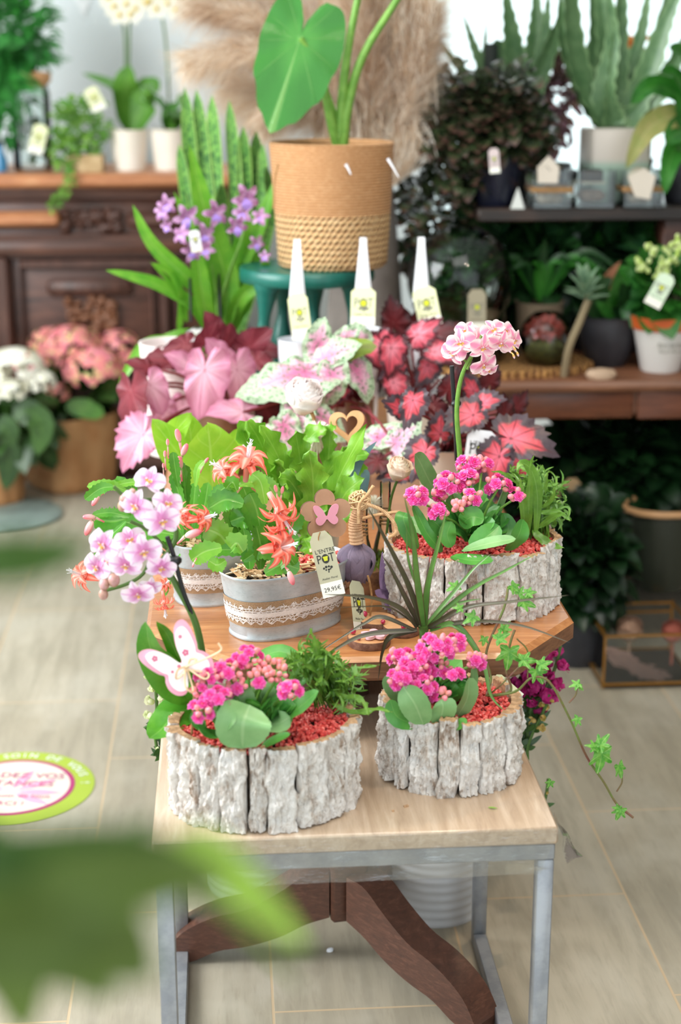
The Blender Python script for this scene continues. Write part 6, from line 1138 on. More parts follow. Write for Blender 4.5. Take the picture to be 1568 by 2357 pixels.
def snapd(lab,base,stems,Y,m_,seed,name='snapdragon'):
    q=random.Random(seed); t=thing(name,lab,'cut flowers',base)
    for (P,n,r_) in stems:
        pts=spl(pp(P,Y),30); b=MB(); tube(b,[Vector(base)]+pts[::6]+[pts[-1]],.0025,6,24); s=b.build('stem',M_['stem_dk'],t)
        b=MB()
        for i in range(n):
            u=i/n; p=pts[int(12+u*18)]; a=i*2.4; o=Vector((math.cos(a),math.sin(a)*.9-.2,.25)).normalized(); k=pz(r_,p)*(1.1-.5*u); c=p+o*k*.8
            for j in range(5): d=(o+rv(.7)).normalized(); leaf(b,[c-o*k*.4,c+d*k*.4,c+d*k*.95+Vector((0,0,-k*.2))],k*.5,'obovate',(o+rv(.4)),5,2,wave=.25)
            ell(b,c,k*.45,o,1.2,8,6)
        b.build('blossoms',m_,s)
        b=MB()
        for i in range(22): p=pts[int(q.uniform(0,16))]; e=p+Vector((q.uniform(-.025,.025),q.uniform(-.02,.02),q.uniform(-.01,.02))); leaf(b,[p,(p+e)/2,e],.004,'lance',(0,-1,.4),6,1)
        b.build('leaves',M_['g_dark'],s)
snapd('magenta snapdragons leaning out right of the tables, behind the round bark planter',CR+Vector((.05,0,.28)),[([(1190,1700),(1230,1620),(1270,1560),(1290,1490)],13,26),([(1170,1690),(1200,1600),(1240,1550),(1250,1510)],10,24),([(1180,1680),(1180,1600),(1210,1570),(1215,1540)],10,22),([(1200,1710),(1220,1650),(1215,1600),(1200,1590)],8,22)],2.12,M_['snap'],3)
snapd('pale yellow snapdragon stem below the magenta ones, right of the round planter',CR+Vector((.05,.02,.28)),[([(1200,1760),(1225,1690),(1250,1640),(1265,1600)],6,14),([(1215,1900),(1235,1870),(1255,1840),(1262,1795)],3,7)],2.1,mat('olive_buds','#a89a3e',.6,'#d3b06a',60),4)
snapd('cream and lime snapdragons hanging at the left edge of the tables beside the orchid leaves',CL+Vector((-.06,0,.28)),[([(400,1760),(365,1680),(360,1600),(350,1520)],12,20),([(420,1780),(385,1760),(365,1735),(358,1700)],3,10),([(400,1760),(370,1700),(385,1640),(378,1600)],5,14)],2.05,M_['snapw'],5)
b=MB(); crumple(b,A(1125,1530,2.15),A(1180,1500,2.2),A(1140,1720,2.15),A(1200,1720,2.2),10,20,.012,6); crumple(b,A(1180,1500,2.2),A(1215,1520,2.25),A(1200,1720,2.2),A(1225,1700,2.25),8,20,.012,8); b.build('cellophane_sleeve',film,None,'clear cellophane sleeve hanging from the right side of the display table','plastic sleeve')
# ---------------- moth orchid blooms ----------------
m,nt,bs=newmat('lilac_orchid_petal'); u,x,y=uvs(nt); n=nz(nt,obj(nt),60,2); ax=mt(nt,'ABSOLUTE',mt(nt,'SUBTRACT',x,.5)); st_=mt(nt,'SINE',mt(nt,'MULTIPLY',x,90))
col=mx(nt,mr(nt,y,.15,.75),hx('#e7a4d4'),hx('#f6ecf6')); col=mx(nt,mr(nt,ax,.12,.0,0,.7),col,hx('#dd94d0')); col=mx(nt,mr(nt,st_,.7,1,0,.3),col,hx('#cf86c4')); nt.links.new(col,bs.inputs['Base Color']); bs.inputs['Roughness'].default_value=.5; addtrans(nt,bs,col,.35); M_['opet']=m
m,nt,bs=newmat('pink_orchid_petal'); u,x,y=uvs(nt); ax=mt(nt,'ABSOLUTE',mt(nt,'SUBTRACT',x,.5)); col=mx(nt,mr(nt,ax,.08,.4),hx('#ec95b8'),hx('#fae4e4')); nt.links.new(col,bs.inputs['Base Color']); bs.inputs['Roughness'].default_value=.5; addtrans(nt,bs,col,.35); M_['opet2']=m
m,nt,bs=newmat('yellow_magenta_lip'); u,x,y=uvs(nt); col=rmp(nt,y,[(0,'#f6e3a0'),(.4,'#e7a83a'),(.7,'#f3d9e6'),(1,'#dd8cc4')]); nt.links.new(col,bs.inputs['Base Color']); M_['olip']=m
def bloommesh(pm,sd):
    q=random.Random(sd); b=MB()
    for a in (90,215,325): r=math.radians(a+q.uniform(-6,6)); e=Vector((math.cos(r),math.sin(r),0)); leaf(b,[e*.02,e*.5+Vector((0,0,.08)),e*.95+Vector((0,0,q.uniform(-.25,.1)))],.30,'ovate',(0,0,1),9,3,cup=.4)
    for a in (12,168): r=math.radians(a+q.uniform(-6,6)); e=Vector((math.cos(r),math.sin(r),0)); leaf(b,[e*.02+Vector((0,0,.02)),e*.5+Vector((0,0,.14)),e*.98+Vector((0,0,q.uniform(-.1,.15)))],.50,'round',(0,0,1),10,4,wave=.06,wn=1.5,cup=.15)
    P=b.mesh('bloom_petals',pm); b=MB()
    leaf(b,[Vector((0,0,.05)),Vector((0,-.15,.28)),Vector((0,-.42,.2))],.16,'obovate',(0,.4,1),8,3,cup=-1)
    for s in(-1,1): leaf(b,[Vector((0,-.02,.08)),Vector((s*.16,0,.26)),Vector((s*.12,.12,.36))],.1,'ovate',(0,-.3,1),6,2)
    ell(b,(0,.04,.14),.07,(0,0,1),1.3,8,6); L=b.mesh('bloom_lip',M_['olip']); return P,L
BL=[bloommesh(M_['opet'],i) for i in range(4)]; BL2=[bloommesh(M_['opet2'],i+9) for i in range(3)]
def bloom(par,x,y,Y,r,d,roll,q,BLs=None):
    p=A(x,y,Y); k=pz(r,p); P,L=q.choice(BLs or BL)
    D=Vector(d).normalized(); z=D; xx=Vector((0,0,1)).cross(z).normalized(); yy=z.cross(xx); M3=Matrix((xx,yy,z)).transposed().to_4x4()@Matrix.Rotation(roll,4,'Z')
    f=bpy.data.objects.new('flower',P); COL.objects.link(f); f.parent=par; f.matrix_local=Matrix.Translation(p-wl(par))@M3@Matrix.Scale(k,4)
    l=bpy.data.objects.new('lip',L); COL.objects.link(l); l.parent=f
q=random.Random(77)
# right mini orchid rising from the planter on the brown table
c=Vector((A(1062,1235,2.12).x,2.12,.64)); t=thing('mini_orchid','single arching stem of pale pink mini moth orchids in the planter on the brown table','orchid',c)
b=MB(); tube(b,[c]+pp([(1060,1070),(1052,950),(1062,870),(1090,815),(1130,790),(1160,780)],2.12,2.08),lambda u:.0042-.0024*u,8,40); tube(b,pp([(1075,850),(1095,800),(1110,770)],2.1),.0022,6); tube(b,pp([(1080,840),(1060,820),(1045,810)],2.1),.0015,6); b.build('flower_stalk',M_['stem'],t)
b=MB(); tube(b,pp([(1052,1060),(1046,940),(1040,842)],2.13),.0032,8); ell(b,A(1050,929,2.12),.006,(1,0,.2),1.2); b.build('support_stick',M_['black'],t)
for (x,y,r_,dx,dz,dy) in ((1062,790,38,-.4,.2,0),(1045,812,34,-.8,-.1,.02),(1090,785,40,.1,.3,.02),(1110,800,36,.3,-.1,-.02),(1135,762,34,.1,.8,.0),(1152,790,34,.2,-.3,-.02),(1180,785,34,.9,.1,0),(1112,838,36,.4,-.6,-.02),(1160,765,32,.5,.5,.02),(1075,765,32,-.3,.7,.03),(1126,850,26,.6,-.8,0)): bloom(t,x,y,2.08+dy,r_,(dx,-1,dz),q.uniform(-.4,.4),q,BL2)
for i,(x,y) in enumerate(((1186,805),(1192,815),(1183,820))): b=MB(); bud(b,A(x,y,2.07),(.4,0,-1),pz(12,c)); b.build('bud',M_['olip'],t)
b=MB(); leaf(b,pp([(1010,1150),(985,1100),(965,1060),(955,1045)],2.14,2.1),pz(24,c),'strap',(.4,-.9,.2),14,3,fold=.15,thick=.002); b.build('leaf',M_['kleaf'],t)
# front-left mini orchid
c=Vector((A(455,1650,1.76).x,1.75,.53)); t=thing('mini_orchid','mini moth orchid with lilac and white flowers arching left over the zinc pots','orchid',c)
b=MB(); P=pp([(470,1560),(452,1440),(405,1345),(372,1290),(330,1245)],1.76,1.78); tube(b,[c]+P[:4],lambda u:.0052-.0018*u,10,40)
b.build('flower_stalk',M_['stem_dk'],t); b=MB(); tube(b,[P[3]]+pp([(405,1240),(395,1180),(370,1120),(345,1090)],1.78),.003,7); b.build('side_branch',M_['stem_dk'],t)
for PP in ([(400,1290),(360,1260),(320,1250),(280,1270)],[(405,1345),(375,1315),(350,1300)],[(350,1270),(330,1320),(290,1345),(240,1360)],[(385,1265),(340,1220),(300,1200)],[(390,1170),(360,1150),(300,1150),(262,1120)]): b=MB(); tube(b,pp(PP,1.78),.0022,6); b.build('side_branch',M_['stem_dk'],t)
b=MB(); tube(b,pp([(458,1450),(425,1370),(400,1280),(385,1235)],1.765),.0028,8); ell(b,A(402,1292,1.76),.007,(1,.2,.3),1.3); b.build('support_stick',M_['black'],t)
for (x,y,r_,dx,dz,dy) in ((345,1108,40,-.2,.7,.02),(315,1165,46,-.5,.2,0),(372,1200,46,.4,.2,-.02),(385,1160,40,.5,.6,0),(240,1255,46,-.6,.3,0),(330,1270,46,.2,.1,-.04),(290,1300,42,-.2,-.1,-.02),(225,1305,40,-.6,.1,.02),(318,1365,42,-.1,-.4,-.04),(370,1305,40,.4,-.2,-.02),(300,1245,40,-.1,.8,.03),(345,1350,30,.2,-.3,.0),(250,1290,36,-.3,.5,.04)): bloom(t,x,y,1.75+dy,r_,(dx,-1,dz),q.uniform(-.5,.5),q)
for (x,y,r_) in ((282,1165,11),(292,1145,10),(305,1135,9),(238,1368,11),(240,1345,12),(262,1335,14),(285,1150,10)): b=MB(); ell(b,A(x,y,1.76),pz(r_,c),(0,0,1),1.2,10,8); b.build('bud',mat('beige_pink_bud','#b58c76',.45,'#cf9fa0',100) if 'obud' not in M_ else M_['obud'],t); M_['obud']=bpy.data.materials['beige_pink_bud']
M_['orleaf']=leafmat('orchid_leaf','#3f8f25','#6db336','#b4dc7a',.25,.2,0,.25,bst=.1,mid=.03)
for (P,w) in (([(455,1600),(400,1570),(350,1500),(335,1430)],44),([(460,1630),(410,1640),(370,1680),(343,1700)],44),([(450,1600),(430,1560),(390,1470),(360,1430)],20),([(460,1640),(440,1600),(430,1560)],18)):
    b=MB(); leaf(b,pp(P,1.76,1.70),pz(w,c),'ovate',(-.3,-.8,.6),16,4,fold=.12,thick=.002,wave=.03); b.build('leaf',M_['orleaf'],t)
# ---------------- butterfly decor ----------------
m_pink=mat('pink_painted_wood','#eda6ba',.5); m_wh=mat('white_painted_wood','#f7eef0',.5)
def bfly(s=1):
    half=[(0,.12),(.06,.2),(.16,.52),(.34,.82),(.52,.93),(.66,.9),(.7,.74),(.66,.5),(.58,.26),(.5,.12),(.58,-.02),(.62,-.2),(.56,-.4),(.42,-.5),(.28,-.46),(.14,-.3),(.05,-.14),(0,-.1)]
    H=[(p.x,p.y) for p in spl([(x,y,0) for x,y in half],60)]; return [(x*s,y*s) for x,y in H]+[(-x*s,y*s) for x,y in reversed(H)][1:-1]
bc_=A(425,1535,1.67); Mx=face_cam(bc_,.62,.1); k=pz(1,bc_); t=thing('butterfly_pick','pink and white wooden butterfly pick with raffia bow in the large front left planter','butterfly decoration',bc_)
b=MB(); o=bfly(); o=[(x*k*98,y*k*98) for x,y in o]; prism(b,o,Mx,.004); b.build('backing',m_pink,t)
b=MB(); prism(b,[(x*.84,y*.86) for x,y in o],Mx@Matrix.Translation((0,0,.0035)),.003); b.build('face',m_wh,t)
b=MB()
for (x,y,s_) in ((.22,.25,.09),(.36,.62,.05),(-.1,.1,.05),(-.42,.6,.08),(-.3,.1,.04)):
    for j in range(5): a=j*1.257; c0=(x*98*k+math.cos(a)*s_*98*k*.55,y*98*k+math.sin(a)*s_*98*k*.55); prism(b,circ(s_*98*k*.4,10,*c0),Mx@Matrix.Translation((0,0,.0052)),.0004)
b.build('flower_print',mat('rose_print','#d4708e',.5),t)
b=MB()
for a0 in (.5,2.2,3.6,5.2): tube(b,[Mx@Vector((0,0,.008)),Mx@Vector((math.cos(a0)*.016,math.sin(a0)*.016-.01,.014)),Mx@Vector((math.cos(a0+.5)*.018,math.sin(a0+.5)*.018-.012,.01)),Mx@Vector((0,-.004,.008))],.0012,5)
tube(b,[Mx@Vector((0,0,.01)),A(505,1500,1.66),A(503,1480,1.66)],.0012,5); b.build('raffia_bow',M_['chip'],t)
b=MB(); tube(b,[Mx@Vector((0,-.02,-.003)),Vector((A(440,1640,1.69).x,1.69,.535))],.0018,6); b.build('stick',M_['twine'],t)
# ---------------- dracaena ----------------
M_['dra']=leafmat('dracaena_leaf','#4f7f3a','#6f9f4a','#8f7a58',.3,.12,0,.25,edge='#6a4038',bst=.15)
c=Vector((A(985,1450,1.85).x,1.85,.53)); t=thing('dracaena','dracaena with long narrow red-edged leaves fanning out above the round planter','dracaena',c)
cc=A(975,1440,1.84); b=MB(); tube(b,[c,cc],.006,8); b.build('stem',M_['stem_dk'],t)
for (P,w) in (([(970,1440),(935,1340),(880,1230),(845,1165)],12),([(975,1440),(960,1330),(950,1230),(930,1140)],10),([(978,1440),(985,1350),(1010,1250),(1030,1165)],10),([(965,1440),(930,1370),(900,1310),(880,1280)],8),([(980,1440),(1040,1370),(1090,1310),(1130,1275)],7),
 ([(980,1440),(1080,1360),(1170,1310),(1235,1275)],7),([(985,1445),(1070,1400),(1180,1385),(1310,1370)],8),([(960,1445),(920,1400),(850,1375),(745,1368)],9),([(955,1450),(880,1420),(840,1435),(790,1465),(690,1530)],6),([(960,1450),(900,1465),(880,1500),(870,1570)],9),
 ([(990,1445),(1090,1430),(1200,1440),(1315,1480)],6),([(990,1450),(1050,1440),(1110,1520),(1130,1600),(1165,1640)],10),([(965,1445),(900,1400),(840,1396),(765,1400)],3),([(985,1445),(1030,1400),(1070,1385),(1110,1378)],7),([(960,1450),(850,1460),(780,1490),(665,1570)],8),([(975,1440),(970,1380),(940,1290),(935,1200)],8)):
    b=MB(); leaf(b,pp(P,1.84,1.78+R.uniform(-.06,.08)),pz(w,c),'grass',(R.uniform(-.6,.6),-.8,.6),22,3,fold=.35,thick=.0008); b.build('leaf',M_['dra'] if P[-1][0]>900 and P[-1][0]!=845 and P[-1][0]<1250 else M_.setdefault('drad',leafmat('dark_dracaena_leaf','#4a4a34','#5c5440','#7a8a58',.3,.08,0,.3,edge='#4a2c2e',bst=.15)),t)
# ---------------- ivy ----------------
m,nt,bs=newmat('ivy_leaf'); u,x,y=uvs(nt); n=nz(nt,obj(nt),3,3); cs=mt(nt,'COSINE',mt(nt,'MULTIPLY',x,6.283*6)); col=mx(nt,mr(nt,n,.35,.65),hx('#4f9a35'),hx('#7cba4c')); col=mx(nt,mt(nt,'MULTIPLY',mr(nt,cs,.96,1),.6),col,hx('#c3dd92')); nt.links.new(col,bs.inputs['Base Color']); bs.inputs['Roughness'].default_value=.4; addtrans(nt,bs,col,.25); M_['ivy']=m
b=MB(); rleaf(b,(0,0,0),(1,0,0),(0,0,1),1,'ivy',0,.18,.05,5,0,24,.12,60,6); IV=b.mesh('ivy_leaf',M_['ivy'])
c=Vector((A(1120,1600,1.8).x,1.8,.525)); t=thing('ivy','ivy trailing from the round bark planter far out to the right','ivy',c)
def ivyvine(P,Y0,Y1,r=.0016,base=True):
    b=MB(); tube(b,([c] if base else [])+pp(P,Y0,Y1),r,6,60); b.build('vine',mat('ivy_stem','#7a4a40',.5,'#6a7a3a',40) if 'ivs' not in M_ else M_['ivs'],t); M_['ivs']=bpy.data.materials['ivy_stem']
ivyvine([(1150,1600),(1190,1590),(1225,1560),(1265,1570),(1310,1650),(1350,1740),(1390,1800),(1420,1850),(1458,1882)],1.78,1.74)
ivyvine([(1310,1618),(1325,1600),(1330,1578)],1.75,1.75,.001,False); ivyvine([(1420,1822),(1432,1800),(1430,1775)],1.75,1.75,.001,False); ivyvine([(1175,1590),(1165,1540),(1175,1480),(1185,1450)],1.8,1.82); ivyvine([(1130,1560),(1120,1500),(1160,1400),(1170,1350)],1.82,1.86); ivyvine([(1215,1560),(1215,1500),(1190,1470)],1.8,1.8,.001,False); ivyvine([(1150,1580),(1190,1540),(1215,1520)],1.78,1.78,.001)
def ivl(x,y,r_,ang,Y,nx=0,nz_=.6):
    p=A(x,y,Y); a=math.radians(ang); X=Vector((math.cos(a),-.1,math.sin(a))).normalized(); Z=Vector((nx,-.8,nz_)); Z=(Z-X*Z.dot(X)).normalized(); Yv=Z.cross(X); M3=Matrix((X,Yv,Z)).transposed().to_4x4(); k=pz(r_,p)
    f=bpy.data.objects.new('leaf',IV); COL.objects.link(f); f.parent=t; f.matrix_local=Matrix.Translation(p-wl(t))@M3@Matrix.Scale(k,4)
for a_ in ((1172,1500,48,-95,1.79),(1148,1470,30,30,1.79),(1205,1520,34,0,1.78),(1235,1545,38,-60,1.77),(1246,1530,28,20,1.77),(1160,1450,26,60,1.8),(1205,1385,34,-20,1.84),(1180,1350,26,-40,1.84),(1215,1365,22,10,1.84),(1090,1420,30,-150,1.8),(1060,1400,20,170,1.8),(1115,1470,20,-100,1.8),(1050,1350,26,200,1.84),(1385,1735,52,-95,1.74,.3),(1382,1715,34,60,1.74,-.3,.9),(1425,1765,32,-70,1.74,.4),(1330,1575,22,-170,1.75,0,1),(1332,1578,18,-40,1.75,.5,1),(1330,1655,22,-110,1.75,-.6),(1428,1865,28,-110,1.74),(1425,1862,18,160,1.74,-.3),(1268,1800,18,-120,1.9),(1100,1520,16,-30,1.79),(1195,1365,20,60,1.84),(1370,1720,26,160,1.74,0,1)): ivl(*a_)
# price card & shell in round planter
make_tag('price_tag',face_cam(A(1168,1585,1.86),.75,.5),pz(34,c),pz(84,c),'beige price tag leaning behind the red gravel of the round planter')
b=MB(); M=face_cam(A(1140,1590,1.84),0,.3); prism(b,[(p[0]*pz(1,c),p[1]*pz(1,c)) for p in circ(26,24,0,0,36)],M,.003); tube(b,[M@Vector((0,-.02,0)),M@Vector((0,-.035,-.005))],.0015,5); b.build('wooden_pick',mat('pale_wood_disc','#d6bf9c',.6),None,'pale rounded wooden pick standing at the back of the round planter','decoration')
# ---------------- decorations on the brown table ----------------
b=MB(); c=A(700,915,2.3); rose(b,c,pz(54,c),(.15,-.45,.9),5,46); t=thing('white_rose','preserved white rose on a thin stem above the ferns','rose',c); b.build('bloom',mat('white_rose_petal','#fff6f4',.6,'#fffaf8',40,trans=.3),t)
b=MB(); tube(b,[c-Vector((0,0,.01))]+pp([(722,960),(720,1010),(725,1150)],2.3),.003,7); b.build('stem',M_['twine'],t)
b=MB(); c=A(918,1080,2.14); rose(b,c,pz(36,c),(.25,-.35,.9),6,40); t=thing('peach_rose','preserved peach rose standing in a small glass vial','rose',c); b.build('bloom',mat('peach_rose_petal','#f8dcc2',.6,'#fbe8d6',40,trans=.25),t)
b=MB(); tube(b,[c-Vector((0,0,.01)),A(900,1150,2.15),A(890,1230,2.15)],.002,6); b.build('stem',M_['stem_dk'],t)
def vial(x,y0,y1,rpx,Y,lab,sph=True):
    c=A(x,y1,Y); h=A(x,y0,Y).z-c.z; r_=pz(rpx,c); b=MB(); pr=[(0,0),(r_*.5,0)]+[(r_*math.sin(.5+i/10*2.2)**.8,h*.62*i/10) for i in range(11)]+[(r_*.4,h*.8),(r_*.42,h),(r_*.36,h),(r_*.34,h*.7)]
    t=thing('glass_vial',lab,'vase',c); lathe(b,c,pr,24); b.build('glass',M_['glass'],t); b=MB()
    for i in range(4): lathe(b,c+Vector((0,0,h*(.66+.035*i))),[(r_*.44,0),(r_*.5,.0012),(r_*.44,.0024)],16)
    b.build('twine_wrap',M_['twine'],t)
# moss slice of log behind, holds vials
c=Vector((A(830,1400,2.14).x,2.16,TZ)); t=thing('log_slice','thick mossy bark log slice behind the purple rose on the brown table','log slice',c); b=MB(); lathe(b,c,[(0,0),(.06,0),(.062,.02),(.06,.035),(0,.036)],40,0,1.1,.8,0,2,lambda a,u:1+.05*math.sin(7*a)+.03*math.sin(13*a)); b.build('log',mat('dark_bark','#5a3a26',.9,'#8a6242',60,0,.6,120),t)
b=MB(); q=random.Random(6)
for i in range(900): a=q.random()*6.28; r_=q.random()**.5*.058; p=c+Vector((math.cos(a)*r_*1.1,math.sin(a)*r_*.8,.036)); leaf(b,[p,p+Vector((q.uniform(-.004,.004),q.uniform(-.004,.004),q.uniform(.004,.014)))],.0012,'lance',(0,-1,.4),2,1)
b.build('moss',mat('bright_moss','#5f7a22',.9,'#7f9a30',60),t)
vial(835,1150,1385,26,2.13,'slim glass vial wound with twine behind the purple rose'); vial(885,1110,1385,30,2.16,'round-bellied glass vial with twine neck under the peach rose')
# pale straw flowers
def pom(x,y,Y,r,lab,m_):
    c=A(x,y,Y); k=pz(r,c); b=MB(); q=random.Random(x)
    for i in range(240):
        d=Vector((q.gauss(0,1),q.gauss(0,1),q.gauss(0,1))).normalized(); leaf(b,[c+d*k*.2,c+d*k*.65,c+d*k*1.0+Vector((0,0,-k*.1))],k*.045,'strap',d.orthogonal(),3,1)
    ell(b,c,k*.25); tube(b,[c,c+Vector((0,.004,-k*2.4))],.0012,5); b.build('straw_flower',m_,None,lab,'dried flower')
mw=mat('white_straw_petal','#f5f0e2',.7,trans=.2); pom(730,1003,2.26,42,'white spiky straw flower just below the white rose',mw); pom(860,1160,2.16,26,'cream straw flower beside the rattan ball',mw); pom(862,1310,2.15,24,'cream straw flower peeking out right of the purple rose',mw)
# wooden heart
def heart(s,n=60):
    o=[]
    for i in range(n): a=2*math.pi*i/n; o.append((16*math.sin(a)**3*s/16,(13*math.cos(a)-5*math.cos(2*a)-2*math.cos(3*a)-math.cos(4*a))*s/16))
    return o
c=A(800,978,2.26); k=pz(1,c); M=face_cam(c,.15,-.25); t=thing('wooden_heart','open pale wooden heart on a stick beside the white rose','heart decoration',c); b=MB(); ring_prism(b,heart(42*k),[(x*.62,y*.62) for x,y in heart(42*k)],M,.008); b.build('heart',mat('pale_beech','#d8a878',.55,'#c69462',30),t); b=MB(); tube(b,[M@Vector((0,-.026,0)),A(785,1120,2.26)],.0016,6); b.build('stick',M_['chip'],t)
# wooden flower with butterfly
c=A(750,1185,1.99); k=pz(1,c); M=face_cam(c,.05,.15,.1); t=thing('wooden_flower','brown wooden flower cut-out with a small pink butterfly, above the hanging tag','flower decoration',c)
def fl(n,s,pet,ph=0,N=100): return [((pet(a)*s*math.cos(a)),(pet(a)*s*math.sin(a))) for a in [2*math.pi*i/N for i in range(N)]]
pt=lambda a:.62+.38*abs(math.cos(2.5*(a-math.pi/2)))**.7
b=MB(); ring_prism(b,fl(5,60*k,pt),[(x*20*k+.0,y*14*k+6*k) for x,y in circ(1.3,100)],M,.009,0,1); b.build('flower',[mat('mdf_brown_face','#b3896b',.65,'#a67b5d',20),mat('mdf_dark_edge','#6a4836',.8)],t)
b=MB(); prism(b,[(x*k*44,y*k*34-6*k) for x,y in bfly()],M@Matrix.Translation((0,0,.007))@Matrix.Scale(.95,4),.004); b.build('butterfly',mat('dusty_pink_paint','#dc92a4',.5),t)
b=MB(); tube(b,[M@Vector((0,-.02,-.004)),A(742,1300,2.0)],.0014,6); b.build('stick',M_['twine'],t)
c=A(752,1298,1.93); k=pz(1,c); make_tag('price_tag',face_cam(c,.22,.05),52*k,152*k,'sage price tag with a pot logo hanging over the rim of the front zinc pot',None,mat('sage_tag_card','#b9b699',.6),True,'29,95€',None,True)
b=MB(); tube(b,pp([(737,1225),(733,1240),(736,1255)],1.94),.0008,5); b.build('tag_cord',M_['twine'],None,'short twine loop tying the sage price tag to the wooden flower','cord')
# purple rose hanging upside down with rattan
c=A(820,1290,2.03); k=pz(1,c); t=thing('purple_rose','dusky purple preserved rose hanging head down, its stem wound with twine','rose',c); b=MB()
for i in range(13):
    a=i*2.4; ca,sa=math.cos(a),math.sin(a); rr=(41-(i%3)*4)*k; o=Vector((ca,sa,0)); tp=c+Vector((0,0,46*k)); leaf(b,[tp+o*rr*.2,c+o*rr*1.05+Vector((0,0,18*k)),c+o*rr*1.0+Vector((0,0,-22*k)),c+o*rr*.6+Vector((0,0,-(52-2*(i%5))*k))],(26+4*(i%3))*k,'round',o,14,5,cup=-.5,wave=.14,wn=2,ph=i*1.7)
ell(b,c+Vector((0,0,-4*k)),34*k,(0,0,1),1.15,16,10)
m_=leafmat('dusky_purple_petal','#75667c','#8f7f94','#564a5e',.7,.1,5,.3,bst=.4); b.build('bloom',m_,t)
b=MB(); S_=pp([(822,1250),(818,1215),(820,1190),(828,1165)],2.02); tube(b,S_,lambda u:(17-4*u)*k+.0006*math.sin(u*90),12,60); b.build('wound_stem',mat('pale_raffia','#d6ac86',.8,'#b88e68',90,0,.5,300),t)
b=MB(); c2=A(828,1152,2.02); q=random.Random(2)
for i in range(26):
    ax=rv(1).normalized(); X=ax.orthogonal().normalized(); Y_=ax.cross(X); rr=k*q.uniform(20,26); tube(b,[c2+(X*math.cos(a)+Y_*math.sin(a))*rr for a in [j*.7 for j in range(8)]],.0009,5,24)
b.build('rattan_ball',mat('straw_rattan','#e0c092',.7),None,'small woven rattan ball on top of the hanging purple rose','rattan ball')
m_=mat('twine_wrapped_wire','#e0b98c',.8,'#c39a6e',120)
def wire(P,Y,lab,r=4):
    b=MB(); pts=pp(P,Y,Y); tube(b,pts,lambda u:(r+.5*math.sin(u*260))*k,8,120); b.build('wound_wire',m_,None,lab,'wire')
wire([(825,1205),(828,1160),(845,1140),(860,1118)],1.99,'upright piece of twine-wound wire beside the rattan ball'); wire([(845,1160),(880,1175),(905,1200),(912,1225),(895,1238)],1.99,'curved piece of twine-wound wire reaching right from the rattan ball'); wire([(830,1195),(870,1185),(920,1178)],2.08,'twine-wound wire lying behind towards the glass vial')
# purple dragonfly
c=A(885,1350,2.05); k=pz(1,c); M=face_cam(c,0,.2); t=thing('purple_dragonfly','mottled purple wooden dragonfly leaning on the right bark planter','dragonfly decoration',c); mpz=mat('mottled_purple_paint','#8d7196',.7,'#7a5f84',60)
b=MB()
def wing(x0,y0,x1,y1,w,name):
    b=MB(); a=Vector((x0-885,1350-y0,0))*k; e=Vector((x1-885,1350-y1,0))*k; d=(e-a); n_=Vector((-d.y,d.x,0)).normalized(); o=[]
    for i in range(12): u=i/11; o.append(a+d*u+n_*w*k*SH['lance'](u))
    for i in range(11,-1,-1): u=i/11; o.append(a+d*u-n_*w*k*SH['lance'](u))
    prism(b,[(p.x,p.y) for p in o],M,.003); b.build(name,mpz,t)
wing(880,1370,885,1270,8,'wing'); wing(885,1372,897,1290,9,'wing'); wing(885,1372,922,1345,13,'wing'); wing(885,1375,925,1362,8,'wing'); wing(885,1378,920,1418,13,'wing'); wing(862,1358,915,1390,12,'body')
# wood slices, pearls, flower
m_sl=mat('pale_slice_wood','#d5a273',.6,'#c08a5a',40,sc=(1,1,1)); m_br=mat('slice_bark','#6e4a3a',.9,'#8a6552',120,0,.5,200)
for i,(x,y,rx,lab,zz) in enumerate(((850,1482,50,'front round wood slice lying on the brown table, carrying the pink flower',0),(868,1440,44,'rear wood slice under the small tag on the brown table',.0),(925,1455,44,'right wood slice partly hidden by the dracaena leaves',0))):
    c=on(x,y,TZ); r_=pz(rx,c); t=thing('wood_slice',lab,'wood slice',c,'wood slices on the brown table'); b=MB(); lathe(b,c,[(r_*.97,0),(r_,.001),(r_,.0095),(r_*.98,.011)],40,0,1,1,0,2,lambda a,u:1+.02*math.sin(5*a+i)); b.build('bark_rim',m_br,t)
    b=MB(); lathe(b,c,[(r_*.985,.0105),(r_*.5,.0113),(0,.0113)],40); b.build('cut_face',m_sl,t)
for i,(x,y,r_,lab) in enumerate(((839,1413,7.5,'largest crimson pearl, on the rear wood slice'),(882,1431,5.5,'crimson pearl at the right rim of the rear wood slice'),(929,1442,6,'crimson pearl on the right wood slice'),(813,1453,7,'crimson pearl at the left of the front wood slice, beside the tag'),(826,1468,5.5,'crimson pearl left of the pink flower'),(957,1440,4.5,'crimson pearl half hidden by the dracaena leaves'))):
    c=on(x,y+r_,TZ+.0113); rr=pz(r_,c); b=MB(); ell(b,c+Vector((0,0,rr)),rr,(0,0,1),1,16,12); b.build('pearl',M_.setdefault('pearl',mat('crimson_pearl','#b01446',.15,coat=.8)),None,lab,'pearl','crimson pearls on the wood slices')
c=on(862,1462,TZ+.0135); M=Matrix.Translation(c); k=pz(1,c); t=thing('pink_wooden_flower','flat pale pink five-petal wooden flower on the front wood slice','flower decoration',c)
b=MB()
for j in range(5): a=j*1.257+.3; d=Vector((math.cos(a),math.sin(a),0)); prism(b,[((d*17*k).x+x*math.cos(a)-y*math.sin(a),(d*17*k).y+x*math.sin(a)+y*math.cos(a)) for x,y in circ(15*k,20,0,0,10.5*k)],M@Matrix.Translation((0,0,.0004*j)),.004)
b.build('petals',mat('pale_pink_paint','#efbdc6',.6),t); b=MB(); prism(b,circ(3.5*k,14),M@Matrix.Translation((0,0,.003)),.003); b.build('centre',M_['stem_red'],t)
